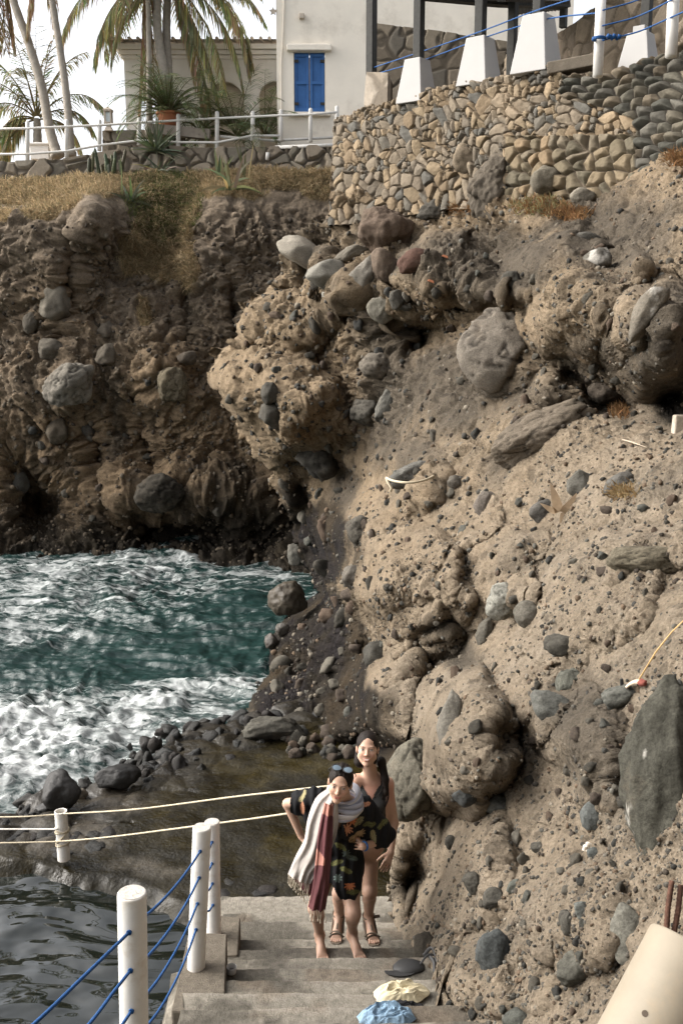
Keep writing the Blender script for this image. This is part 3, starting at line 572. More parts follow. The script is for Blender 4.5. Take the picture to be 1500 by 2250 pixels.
# ------------------------------------------------------------------ stone terrace wall: one sheet of bulging stones set in mortar
WT = [(738,266,18.7),(745,262,18.6),(800,240,17.9),(870,222,17.2),(960,196,16.4),(1000,184,16.0),(1100,172,15.1),(1130,157,14.8),(1220,142,14.1),(1235,166,14.0),(1310,168,13.6),(1370,150,13.3),(1440,128,12.9),(1500,104,12.5),(1600,60,11.9)]
WB = [(700,520,18.0),(735,500,17.9),(830,490,17.2),(900,475,16.7),(1000,460,15.9),(1100,465,15.1),(1200,490,14.2),(1300,510,13.4),(1400,470,12.7),(1500,420,12.0),(1600,400,11.4)]
def build_wall():
    nr, nc = 330, 620; A = np.array(WT); B = np.array(WB); pxs = np.linspace(734, 1600, nc); t = np.linspace(0, 1, nr)[:, None]
    yt = np.interp(pxs, A[:, 0], A[:, 1]); zt = np.interp(pxs, A[:, 0], A[:, 2]); yb = np.interp(pxs, B[:, 0], B[:, 1]); zb = np.interp(pxs, B[:, 0], B[:, 2])
    yt = yt + 2.5 * np.sin(pxs / 11) + 2 * np.sin(pxs / 5.1 + 1)
    px = pxs[None] + 0 * t - (1 - smooth(740, 790, pxs))[None] * t * 10; py = yt + t * (yb - yt); z = zt + t * (zb - zt)
    G = Wn(px, py, z); V = G.reshape(-1, 3).copy(); N = normals_of(V, nr, nc)
    # wall coordinates in metres
    dxy = np.hypot(np.gradient(G[0, :, 0]), np.gradient(G[0, :, 1])); U = (np.cumsum(dxy)[None] + 0 * t).ravel(); H = V[:, 2].copy()
    PXf = px.ravel(); PYf = py.ravel()
    wu = fbm(np.stack([U * 1.5, H * 1.5, 0 * U], -1), 3, 201) * .12; wv = fbm(np.stack([U * 1.5, H * 1.5, 0 * U + 9], -1), 3, 202) * .12
    # cobble region: upper right courses of long flat river stones
    cob = smooth(1215, 1255, PXf + (PYf - 200) * .15) * smooth(.0, -20, PYf - np.interp(PXf, [1200, 1260, 1330, 1420, 1500, 1600], [215, 235, 250, 285, 330, 360]))
    cob = np.maximum(cob, smooth(1380, 1420, PXf)) > .5
    sz = np.where(H < 7.9, 2.5, 3.2)
    def cells(su, sv, seed, jit):
        P = np.stack([(U + wu) * su, (H + wv) * sv, 0 * U], -1); I = np.floor(P[:, :2]).astype(np.int64); f1 = np.full(len(U), 9.); f2 = f1.copy(); cid = 0 * f1; c2 = 0 * f1; z0 = 0 * I[:, 0]; cx = 0 * f1; cy = 0 * f1
        for dx in (-1, 0, 1):
            for dy in (-1, 0, 1):
                a, b = I[:, 0] + dx, I[:, 1] + dy
                qx = a + .5 + (_h(a, b, z0, seed) - .5) * jit + .5 * (b % 2); qy = b + .5 + (_h(a, b, z0, seed + 1) - .5) * jit * .8
                d = np.maximum(np.hypot(P[:, 0] - qx, P[:, 1] - qy), 0)
                m = d < f1; f2 = np.where(m, f1, np.minimum(f2, d)); cid = np.where(m, _h(a, b, z0, seed + 3), cid); c2 = np.where(m, _h(a, b, z0, seed + 4), c2); cx = np.where(m, P[:, 0] - qx, cx); cy = np.where(m, P[:, 1] - qy, cy); f1 = np.where(m, d, f1)
        return f1, f2, cid, c2, cx, cy
    a1, a2, aid, aid2, ax, ay = cells(4.3, 5.0, 211, 1.15); b1, b2, bid, bid2, bx, by = cells(7.4, 8.4, 221, 1.1)
    c1, c2, cidd, cid2, cx, cy = cells(3.6, 8.2, 231, .55); e1, e2, eid, eid2, ex, ey = cells(4.4, 5.0, 241, 1.0)
    big = ((aid2 > .50) | (PYf > 380)) & ~((H > 9.3)); e = np.where(big, a2 - a1, b2 - b1); sid = np.where(big, aid, bid); sid2 = np.where(big, aid2, bid2); gx = np.where(big, ax, bx); gy = np.where(big, ay, by)
    low = (PXf > 1120) & (PYf > 300) & ~cob
    e = np.where(low, (e2 - e1) * 1.1, e); sid = np.where(low, eid, sid); sid2 = np.where(low, eid2, sid2)
    prof = smooth(.03, .17, e) * .75 + smooth(0, .8, e) * .25; tilt = (sid - .5) * gx * .15 + (sid2 - .5) * gy * .15
    ang = prof * (.05 + .04 * sid) + tilt * prof
    ec = c2 - c1; pc = np.sqrt(smooth(.02, .75, ec)); rnd = pc * (.08 + .04 * cidd)
    el = np.sqrt(smooth(.0, .5, e)) * (.075 + .05 * sid); ang = np.where(low, el, ang)
    disp = np.where(cob, rnd, ang); P3 = V * 1.0
    disp += fbm(P3 * 9, 3, 251, .6) * .014 + fbm(P3 * 2, 2, 252) * .03
    V = V + N * disp[:, None]
    # colour of each stone
    pal = np.array([[.165, .127, .082], [.138, .112, .082], [.105, .094, .076], [.152, .124, .090], [.20, .152, .098], [.085, .080, .069], [.122, .102, .077], [.14, .104, .066]])
    palc = np.array([[.078, .072, .056], [.100, .088, .066], [.062, .060, .049], [.112, .092, .066], [.088, .082, .068]])
    ci = (sid * 97 % 1 * 8).astype(int) % 8; cc = (cidd * 53 % 1 * 5).astype(int) % 5
    mort = np.array([.095, .076, .055]); col = pal[ci] * (.8 + .4 * sid2)[:, None]; col = mixc(np.tile(mort, (len(V), 1)), [0, 0, 0], 0 * U) * (1 - smooth(.04, .14, e))[:, None] + col * smooth(.04, .14, e)[:, None]
    cc_ = palc[cc] * (.85 + .3 * cid2)[:, None]; cc_ = np.array([.035, .03, .024])[None] * (1 - smooth(.03, .13, ec))[:, None] + cc_ * smooth(.03, .13, ec)[:, None]
    lowc = palc[(sid * 31 % 1 * 5).astype(int) % 5] * 1.35 * np.array([1.12, 1, .86]); lowc = lowc * smooth(.03, .12, e)[:, None] + mort * (1 - smooth(.03, .12, e))[:, None]
    col = np.where(low[:, None], lowc, col); col = np.where(cob[:, None], cc_, col)
    # a smear of pale mortar and a flat ledge line of stones
    mm = np.exp(-(((PXf - 1118) / 45) ** 2 + ((PYf - 225) / 55) ** 2) ** 2) + .6 * smooth(7, 2, np.abs(PYf - yt[None].repeat(nr, 0).ravel())); mm = np.clip(mm, 0, 1) * .75
    col = mixc(col, [.20, .155, .105], mm)
    # wrap: the top goes back, the left end goes back
    V = V.reshape(nr, nc, 3); col = col.reshape(nr, nc, 3)
    top = [V[0] + np.array([0.05, .9, .0]) * k for k in (.12, .3, 1.0)][::-1]; V = np.concatenate([np.stack(top), V], 0); col = np.concatenate([np.repeat(col[:1], 3, 0), col], 0)
    lf = [V[:, 0] + np.array([.15, 1.6, 0]) * k for k in (.05, .15, .4, 1.0)][::-1]; V = np.concatenate([np.stack(lf, 1), V], 1); col = np.concatenate([np.repeat(col[:, :1], 4, 1), col], 1)
    rt = [V[:, -1] + np.array([1.0, -.45, 0]) * k for k in np.linspace(.1, 5, 12)]; V = np.concatenate([V, np.stack(rt, 1)], 1); col = np.concatenate([col, np.repeat(col[:, -1:], 12, 1)], 1)
    nr_, nc_ = V.shape[:2]
    o = npmesh('terrace_wall', V.reshape(-1, 3), grid_faces(nr_, nc_), M['wall'], cols=col.reshape(-1, 3))
    tag(o, 'tall curved terrace wall of tan rubble stones and grey river cobbles above the near cliff', 'stone wall')
build_wall()
# flat coping slabs lying on the wall's edge
def slab_stone(px_, py_, z, w, h, seed, col, label):
    a = W(px_, py_, z); m = MB(); m.col = col; m.box((0, 0, 0), (w, .34, h)); o = m.build('coping_slab', M['wall'], cols=True, bevel=.015, base=True)
    o.location = a; o.rotation_euler = (0, R(-4), R(-28)); return tag(o, label, 'stone slab', 'slabs capping the terrace wall')
0 and slab_stone(1075, 178, 15.2, .5, .04, 1, (.12, .10, .072), 'flat brown slab capping the rubble wall beneath the second white pedestal')
slab_stone(1262, 158, 14.0, .70, .16, 2, (.13, .11, .085), 'thick square-edged stone slab on the wall top left of the tall white pole')

# ------------------------------------------------------------------ terrace behind the wall
TZ = 9.45
MBt = MB(); MBt.add([(.3, 19.6, TZ - .5), (1.9, 17.9, TZ - .5), (3.9, 15.9, TZ - .5), (6, 14.6, TZ - .6), (12, 11.5, TZ - .6), (14, 28.5, TZ - .1), (.3, 28.5, TZ - .1)], [tuple(range(7))])
tag(MBt.build('terrace_floor', M['concrete_plain']), kind='structure')
def pedestal(px_, yb, yt_, z, wpx, label, cap=False):
    base = W(px_, yb + 8, z); hgt = (yb + 8 - yt_) / FPX * z * 1.0; w = wpx / FPX * z * .80
    r = empty('post_pedestal', base); tag(r, label, 'pedestal', 'white tapered pedestals along the terrace edge')
    rot = Matrix.Rotation(R(-38), 3, 'Z')
    m = MB(); m.box((0, 0, hgt / 2), (w, w, hgt), rot=rot, taper=.60); m.build('pedestal_body', M['whiteblock'], r, bevel=.012)
    if cap: m = MB(); m.box((0, 0, hgt + .04), (w * .36, w * .36, .10), rot=rot); m.build('neck', M['whiteblock'], r, bevel=.006)
    return base, hgt, rot
def dark_post(px_, y0, z, wpx, label, y1=-90, rot=None, group='dark timber posts of the terrace pergola', lean=0):
    a = W(px_, y0, z); b = W(px_ + lean, y1, z); w = wpx / FPX * z * .78
    m = MB(); m.box(((a.x + b.x) / 2, a.y, (a.z + b.z) / 2), (w, w, b.z - a.z + .02), rot=rot or Matrix.Rotation(R(-38), 3, 'Z'))
    m.box((a.x, a.y, b.z - .15), (w * 2.6, w * .8, .1), rot=rot or Matrix.Rotation(R(-38), 3, 'Z'))
    o = m.build('pergola_post', M['wood_dark'], bevel=.01); rebase(o); return tag(o, label, 'post', group)
RP = Matrix.Rotation(R(-38), 3, 'Z')
pedestal(915, 222, 138, 17.0, 84, 'leftmost and lowest white tapered pedestal on the terrace wall')
pedestal(1052, 184, 92, 15.8, 94, 'second white tapered pedestal from the left, under the knotty dark post')
pedestal(1178, 158, 45, 14.6, 108, 'biggest white tapered pedestal, over the thick slab on the wall')
pedestal(1402, 152, 80, 14.0, 92, 'white pedestal with a small neck between the two white poles', cap=True)
dark_post(815, 250, 18.8, 23, 'leftmost dark timber post, reaching down to the wall beside the plaster house corner')
dark_post(919, 140, 17.0, 24, 'dark timber post standing on the leftmost white pedestal')
dark_post(1054, 94, 15.8, 26, 'dark timber post standing on the second white pedestal')
dark_post(1122, 175, 18.2, 22, 'dark timber post in the shade behind, between the second and third pedestals')
dark_post(1181, 47, 14.6, 25, 'dark timber post standing on the biggest white pedestal')
dark_post(1236, 60, 19.5, 18, 'thin far dark post beside the sloping stone garden wall')
dark_post(1417, 74, 14.05, 26, 'dark timber post standing on the necked white pedestal at the right')
# pergola roof edge
r = empty('pergola_roof', W(1100, -10, 16)); tag(r, 'dark timber roof edge with wavy tiles over the terrace posts', 'roof'); 
def rl(p): return [tuple(Vector(q) - r.location) for q in p]
m = MB(); m.tube(rl([W(925, -12, 17.3), W(1100, 4, 18.0), W(1245, 8, 19.2)]), .11, 4); m.tube(rl([W(925, -22, 17.0), W(1245, -10, 15.0)]), .14, 4); m.tube(rl([W(1100, -6, 15.0), W(1120, -2, 20)]), .08, 4); m.build('beam', M['wood_dark'], r)
m = MB()
for k in range(16):
    p = W(1118 + k * 8.6, 8 + 2 * math.sin(k) - max(0, k - 9) * 2.2, 18.6 + k * .05); q = p + Vector((.6, 3.5, .8)); m.tube(rl([p, q]), .055, 6)
m.build('roof_tiles', M['wood_dark'], r)
m = MB(); m.add(rl([W(925, -8, 17.2), W(1125, 4, 18.5), W(1250, -4, 19.2), W(1250, -200, 15), W(900, -200, 15)]), [(0, 1, 2, 3, 4)]); m.build('roof_boards', M['wood_dark'], r)
# wall panels behind
def sheet_wall(name, top, bot, matn, label, cat, thick=.35, cell=2.6, pal=None, rough=.03, flat=False):
    A = np.array(top, float); B = np.array(bot, float); n = 220; nr = 150; s_ = np.linspace(0, 1, n); L_ = np.linspace(0, 1, len(A))
    t = np.linspace(0, 1, nr)[:, None]
    def ip(Q): return np.stack([np.interp(s_, np.linspace(0, 1, len(Q)), Q[:, k]) for k in range(3)], -1)
    a = ip(A); b = ip(B); P = a[None] * (1 - t[..., None]) + b[None] * t[..., None]; V = Wn(P[..., 0], P[..., 1], P[..., 2]).reshape(-1, 3)
    N = normals_of(V, nr, n); f1, f2, cid = worley(V * cell + fbm(V * 2, 2, 260)[:, None] * .5, 261); e = f2 - f1
    V = V + N * (smooth(.02, .2, e) * rough * (.5 + cid))[:, None]
    pal = np.array(pal); col = pal[(cid * 71 % 1 * len(pal)).astype(int) % len(pal)] * (.85 + .3 * cid)[:, None]; k = smooth(.03, .12, e)[:, None]; col = col * k + pal[0] * .62 * (1 - k)
    V = V.reshape(nr, n, 3); bk = V[:1] + np.array([.05, thick, 0]); V = np.concatenate([bk + np.array([0, 0, -1.5]), bk, V], 0); col = np.concatenate([np.repeat(col.reshape(nr, n, 3)[:1], 2, 0), col.reshape(nr, n, 3)], 0)
    return tag(npmesh(name, V.reshape(-1, 3), grid_faces(nr + 2, n), M['wall'], cols=col.reshape(-1, 3)), label, cat)
dp = [[.075, .062, .046], [.10, .085, .064], [.085, .07, .052], [.12, .10, .075], [.07, .062, .05]]
sheet_wall('courtyard_wall', [(826, 52, 21.8), (970, 70, 21.4), (1115, 92, 21)], [(826, 250, 21.8), (970, 250, 21.4), (1125, 230, 21)], None, 'low shaded brown rubble wall behind the white pedestals', 'stone wall', pal=dp, cell=2.2)
sheet_wall('garden_wall', [(1110, 120, 20.5), (1200, 90, 19.0), (1262, 50, 17.2), (1330, -2, 16.4), (1500, -90, 15)], [(1110, 240, 20.5), (1200, 240, 19.0), (1262, 220, 17.2), (1330, 220, 16.4), (1540, 180, 15)], None, 'sloping crazy-paved stone garden wall behind the white poles at the top right', 'stone wall',
           pal=[[.15, .12, .085], [.17, .135, .10], [.13, .105, .078], [.19, .155, .115]], cell=2.6)
sheet_wall('wall_pier', [(805, 158, 18.2), (852, 160, 18.0), (858, 175, 18.1)], [(798, 252, 18.2), (850, 240, 18.0), (858, 240, 18.1)], None, 'pale plastered stub pier beside the leftmost pedestal', 'pier', pal=[[.32, .27, .21], [.36, .31, .25]], cell=1.2, rough=.012)
# white poles with blue ropes
def pole(px0, y0, y1, z, wpx, label, lean=0):
    a = W(px0, y0, z); b = W(px0 + lean, y1, z); r_ = wpx / FPX * z / 2; m = MB(); m.tube([a, (a + b) / 2, b], r_, 20); o = m.build('railing_pole', M['white'], sm=True); rebase(o)
    return tag(o, label, 'pole', 'tall white poles of the terrace railing')
pole(1312, 168, -60, 12.9, 22, 'white pole with a knotted blue rope, standing at the left end of the cobble wall', 10)
pole(1473, 124, -60, 12.3, 26, 'rightmost white pole, standing on the cobble wall top', 8)
def rope(name, pts, rad, mt, label, group=None, n=8, cat='rope'):
    m = MB(); m.tube(catmull(pts, n), rad, 7); o = m.build(name, mt, sm=True); c = Vector(pts[0]); o.location = c
    o.data.transform(Matrix.Translation(-c)); return tag(o, label, cat, group)
BR = 'blue ropes strung along the terrace edge'
rope('railing_rope', [W(819, 149, 18.6), W(930, 112, 17.2), W(1053, 70, 15.6), W(1175, 24, 14.4), W(1300, -16, 13.0)], .010, M['rope_blue'], 'upper blue rope running across the dark pergola posts', BR)
rope('railing_rope', [W(813, 166, 18.6), W(930, 132, 17.2), W(1060, 84, 15.6), W(1190, 44, 14.4), W(1314, 28, 13.0)], .010, M['rope_blue'], 'lower blue rope running across the dark pergola posts', BR)
rope('railing_rope', [W(1318, 24, 12.85), W(1400, 0, 12.7), W(1478, -40, 12.2)], .010, M['rope_blue'], 'highest blue rope stretched between the two white poles', BR)
rope('railing_rope', [W(1318, 58, 12.85), W(1400, 36, 12.7), W(1478, -2, 12.2), W(1560, -40, 11.6)], .010, M['rope_blue'], 'middle blue rope stretched between the two white poles', BR)
rope('railing_rope', [W(1325, 88, 12.8), W(1400, 70, 12.7), W(1478, 36, 12.2), W(1560, 0, 11.6)], .010, M['rope_blue'], 'lowest blue rope stretched between the two white poles, tied in a knot', BR)
kp = W(1315, 86, 12.8); ring = [kp + Vector((math.cos(a) * .078, math.sin(a) * .078, .012 * k)) for k in range(2) for a in np.linspace(0, 2 * math.pi, 13)]
m = MB(); m.tube(ring, .016, 6)
for q in range(7): m.tube([kp + Vector((.09 + .03 * q * .8, -.06 - .01 * (q % 2), .02 * math.sin(q * 2))), kp + Vector((.115 + .022 * q, -.075 + .01 * (q % 3), .02 + .02 * math.cos(q * 2)))], .026, 6)
tag(rebase(m.build('rope_knot', M['rope_blue'], sm=True)), 'bulky blue rope knot wound round the white pole', 'knot')

# ------------------------------------------------------------------ house and arcade on the cliff top
TOPZ = 9.9; HY = 29.3
def onY(px_, py_, Y=HY): return WY(px_, py_, Y)
MBp = MB(); MBp.add([(-60, 28.6, 9.45), (-6.6, 28.6, 9.5), (-5.4, 28.7, 9.8), (0, 28.6, 9.9), (14, 28.0, 9.9), (14, 60, 9.9), (-60, 60, 9.45)], [tuple(range(6))])
tag(MBp.build('clifftop_ground', mat('dry_earth', (.16, .12, .075), rough=.95, var=.3, scale=2)), kind='structure')
house = empty('plaster_house', onY(620, 306)); tag(house, 'tall cream plaster house with one blue shuttered window and a stained corner', 'house')
def hl(P): return tuple(Vector(P) - house.location)
x0 = onY(606, 0).x; x1 = onY(1260, 0).x; zb = TOPZ - .6; zt = onY(600, -260).z
wy = onY(645, 115); wy2 = onY(714, 246)
m = MB(); ring = [hl((x0, HY, zb)), hl((x1, HY, zb)), hl((x1, HY, zt)), hl((x0, HY, zt))]
hole = [hl((wy.x, HY, wy2.z)), hl((wy2.x, HY, wy2.z)), hl((wy2.x, HY, wy.z)), hl((wy.x, HY, wy.z))]
m.poly(ring, [hole], (0, .35, 0)); m.box(hl((x0 + .18, HY + 3.3, (zb + zt) / 2)), (.35, 5.8, zt - zb)); m.build('wall', M['plaster'], house)
m = MB(); m.box(hl(((wy.x + wy2.x) / 2, HY - .06, wy.z + .10)), (wy2.x - wy.x + .36, .22, .16)); m.build('lintel', M['plaster'], house, bevel=.02)
m = MB(); m.box(hl(((wy.x + wy2.x) / 2, HY - .05, wy2.z - .07)), (wy2.x - wy.x + .30, .22, .10)); m.build('sill', M['plaster'], house, bevel=.02)
sh = MB(); hw = (wy2.x - wy.x) / 2; hh = wy.z - wy2.z
for sx in (-1, 1):
    cxm = (wy.x + wy2.x) / 2 + sx * hw / 2; s1 = MB(); s1.box(hl((cxm, HY + .10, (wy.z + wy2.z) / 2)), (hw - .02, .05, hh - .02))
    for dz in (hh / 2 - .06, 0, -hh / 2 + .06): s1.box(hl((cxm, HY + .06, (wy.z + wy2.z) / 2 + dz)), (hw - .03, .04, .09))
    for dx in (-hw / 2 + .05, hw / 2 - .05): s1.box(hl((cxm + dx, HY + .062, (wy.z + wy2.z) / 2)), (.07, .035, hh - .04))
    so = s1.build('shutter', M['blue'], house, bevel=.006)
    for dz in (hh / 2 - .22, -hh / 2 + .22):
        h_ = MB(); h_.box(hl((cxm + sx * (hw / 2 - .07), HY + .03, (wy.z + wy2.z) / 2 + dz)), (.12, .03, .07)); h_.build('hinge', M['wood_dark'], so)
p = onY(663, 37); m = MB(); m.box(hl((p.x, HY - .07, p.z)), (.14, .14, .14)); m.build('junction_box', M['tile'], house, bevel=.02)
m = MB(); m.tube([hl(q) for q in (onY(625, -40, HY - .03), onY(622, 60, HY - .03), onY(617, 150, HY - .03), onY(618, 250, HY - .03))], .02, 6); m.build('cable', M['plaster'], house)
# star-shaped ornament on a bracket at the house corner
p = onY(600, 25, HY); st = MB(); pts = [(p.x + math.sin(k * math.pi / 5) * (.11 if k % 2 == 0 else .055), HY - .02, p.z + math.cos(k * math.pi / 5) * (.11 if k % 2 == 0 else .055)) for k in range(10)]
st.poly(pts, [], (0, .05, 0)); st.tube([(p.x, HY + .02, p.z), (x0 + .05, HY + .1, p.z)], .012, 5); tag(rebase(st.build('wall_ornament', M['tile'])), 'small star ornament sticking out from the house corner against the sky', 'ornament')
# arcade
AY = 31.6
def oa(px_, py_): return WY(px_, py_, AY)
arc = empty('arcade_building', oa(430, 306)); tag(arc, 'low white arcade building with a tiled roof, cornice and round arches behind the palms', 'building')
def al(P): return tuple(Vector(P) - arc.location)
ax0 = oa(267, 0).x; ax1 = oa(640, 0).x; azt = oa(300, 122).z; azb = TOPZ - .6
def arch(pxa, pxb, py_top, n=14):
    a = oa(pxa, 0).x; b = oa(pxb, 0).x; rr = (b - a) / 2; zt_ = oa(400, py_top).z - rr; c = (a + b) / 2
    return [al((a, AY, TOPZ - .35)), al((b, AY, TOPZ - .35))] + [al((c + rr * math.cos(k * math.pi / n), AY, zt_ + rr * math.sin(k * math.pi / n))) for k in range(n + 1)]
m = MB(); m.poly([al((ax0, AY, azb)), al((ax1, AY, azb)), al((ax1, AY, azt)), al((ax0, AY, azt))], [arch(293, 345, 212), arch(442, 533, 178), arch(566, 636, 178)], (0, .22, 0)); m.build('wall', M['plaster2'], arc)
m = MB(); m.box(al((WY(352, 0, AY + .8).x + 3.6, AY + .36, (azb + azt) / 2)), (7.2, .2, azt - azb)); m.build('back_wall', mat('tan_plaster', (.60, .52, .42), rough=.9, var=.06, scale=2), arc)
m = MB()
for (dz, dy, hh_) in ((.0, .06, .10), (.12, .13, .12), (.26, .22, .14)): m.box(al(((ax0 + ax1) / 2 - dy / 2, AY + .25, azt - .05 + dz)), (ax1 - ax0 + dy, .5 + dy * 2, hh_))
m.poly([al((ax0 - .02, AY - .20, azt + .1)), al((ax0 - .02, AY - .20, azt + .42)), al((ax0 - .52, AY - .20, azt + .42))], [], (0, .5, 0)); m.build('cornice', M['plaster2'], arc, bevel=.01)
m = MB(); xk = ax0 - .5
while xk < ax1: m.tube([al((xk, AY - .45, azt + .37)), al((xk, AY + .5, azt + .44))], .05, 8); xk += .255
m.add([al((ax0 - .55, AY - .35, azt + .37)), al((ax1, AY - .35, azt + .37)), al((ax1, AY + .5, azt + .43)), al((ax0 - .55, AY + .5, azt + .43))], [(0, 1, 2, 3)]); m.build('roof', M['tile'], arc)
# low walls of the clifftop garden
g3 = [[.15, .125, .095], [.19, .16, .12], [.13, .115, .09], [.21, .185, .145]]
sheet_wall('low_stone_wall', [(-60, 358, 26.8), (60, 355, 26.8), (140, 350, 26.9), (230, 336, 27.0), (332, 322, 27.1)], [(-60, 408, 26.7), (60, 408, 26.7), (140, 404, 26.8), (230, 396, 26.9), (332, 394, 27.0)], None, 'low lichen-grey stone wall at the far left under the white fence', 'stone wall', pal=g3, cell=1.9, rough=.09)
sheet_wall('low_stone_wall', [(330, 320, 27.1), (420, 326, 27.1), (560, 326, 27.0), (750, 322, 26.8)], [(330, 392, 27.0), (420, 392, 27), (560, 388, 26.9), (750, 386, 26.7)], None, 'low dark dry-stone wall in the middle of the cliff top, below the potted palm', 'stone wall', pal=g3, cell=2.3, rough=.09)
sheet_wall('planter_wall', [(226, 288, 28.2), (300, 286, 28.2), (400, 292, 28.2)], [(226, 345, 28.2), (300, 345, 28.2), (400, 345, 28.2)], None, 'knee-high brown stone planter wall behind the fence under the lantern', 'stone wall', pal=g3, cell=1.9, rough=.05)
m = MB(); p0 = W(330, 284, 27.4); p1 = W(462, 296, 27.4); m.box((p0 + p1) / 2, ((p1 - p0).length, .3, .26), rot=Matrix.Rotation(math.atan2(-(p1.z - p0.z), (p1.x - p0.x)), 3, 'Y'))
for k in (.3, .82): m.tube([p0 + (p1 - p0) * k + Vector((0, -.17, -.02)), p0 + (p1 - p0) * k + Vector((0, -.13, -.02))], .03, 8)
tag(rebase(m.build('concrete_beam', mat('grey_beam', (.27, .23, .19), var=.3, scale=4), bevel=.02)), 'long grey weathered beam lying on the planter in front of the potted palm', 'beam')
m = MB(); p = W(93, 345, 29); m.box(p + Vector((0, 0, .1)), (.55, .5, .4)); m.box(p + Vector((0, 0, .33)), (.65, .6, .07)); tag(rebase(m.build('garden_bench', M['plaster2'], bevel=.02)), 'small white block bench between the fence posts at the far left', 'bench')
# lantern
lp = W(240, 288, 28.1); ln = empty('garden_lantern', lp); tag(ln, 'small house-shaped stone lantern standing on the planter wall', 'lantern')
m = MB(); m.box((0, 0, .05), (.22, .22, .10), taper=.7); m.box((0, 0, .14), (.12, .12, .1)); m.build('foot', M['tile'], ln)
m = MB()
for dx in (-1, 1):
    for dy in (-1, 1): m.box((dx * .085, dy * .085, .36), (.04, .04, .34))
m.box((0, 0, .205), (.23, .23, .04)); m.box((0, 0, .53), (.24, .24, .04)); m.build('frame', M['tile'], ln)
m = MB(); m.box((0, 0, .37), (.12, .12, .26)); m.build('pane', mat('milky_glass', (.6, .66, .68), rough=.3), ln)
m = MB(); m.box((0, 0, .60), (.28, .28, .10), taper=.1); m.build('lantern_roof', M['tile'], ln)

# ------------------------------------------------------------------ white fence on the cliff top
FP = [(-70,268,350),(61,265,350),(147,262,343),(219,262,328),(306,258,316),(392,250,322),(477,244,324),(555,244,306),(617,240,307),(682,237,309),(740,232,306)]
FZ = [27.0, 27.0, 27.0, 27.1, 27.2, 27.2, 27.15, 27.1, 27.1, 27.0, 26.9]
FL = ['white fence post standing left of the bench against the sky', 'white fence post between the two leaning palm trunks', 'white fence post just left of the lantern', 'white fence post at the left end of the palm pot', 'white fence post directly right of the terracotta pot', 'white fence post left of the bushy palms, over the tall spiky leaf', 'white fence post in front of the wide palm bush', 'white fence post at the plaster house corner', 'white fence post before the blue shutters', 'last white fence post, touching the rubble terrace wall']
tops = []
for k, ((x, a, b), z) in enumerate(zip(FP, FZ)):
    A = W(x, b + 3, z); B = W(x, a, z); tops.append((A, B))
    if k == 0: continue
    m = MB(); r_ = 4.6 / FPX * z; m.tube([A, B - Vector((0, 0, r_ * .9)), B - Vector((0, 0, r_ * .3)), B], [r_, r_, r_ * .8, r_ * .3], 12)
    tag(rebase(m.build('fence_post', M['white'], sm=True)), FL[k - 1], 'fence post', 'posts of the white clifftop fence')
m = MB(); m.tube([a + (b - a) * .80 + Vector((0, -.03, 0)) for a, b in tops], .032, 8); tag(rebase(m.build('fence_rail', M['white'], sm=True)), 'upper white rail of the clifftop fence', 'fence rail')
m = MB(); m.tube([a + (b - a) * .16 + Vector((0, -.03, 0)) for a, b in tops[:9]], .032, 8); tag(rebase(m.build('fence_rail', M['white'], sm=True)), 'lower white rail of the clifftop fence', 'fence rail')
m = MB(); m.tube([W(605, 324, 26.9), W(760, 318, 26.7)], .05, 10); tag(rebase(m.build('drain_pipe', M['white'], sm=True)), 'thick white pipe lying on the grass edge beside the terrace wall', 'pipe')
m = MB(); m.tube([W(484, 300, 27.35), W(600, 309, 27.3), W(735, 302, 27.2)], .035, 8); tag(rebase(m.build('drain_pipe', M['white'], sm=True)), 'thin white pipe running behind the fence posts below the house', 'pipe')
m = MB(); m.tube([W(587, 352, 26.85), W(588, 335, 26.8)], [.045, .05], 10); tag(rebase(m.build('marker_stub', M['white'], sm=True)), 'short white pipe stub sticking out of the dark dry-stone wall', 'pipe stub')
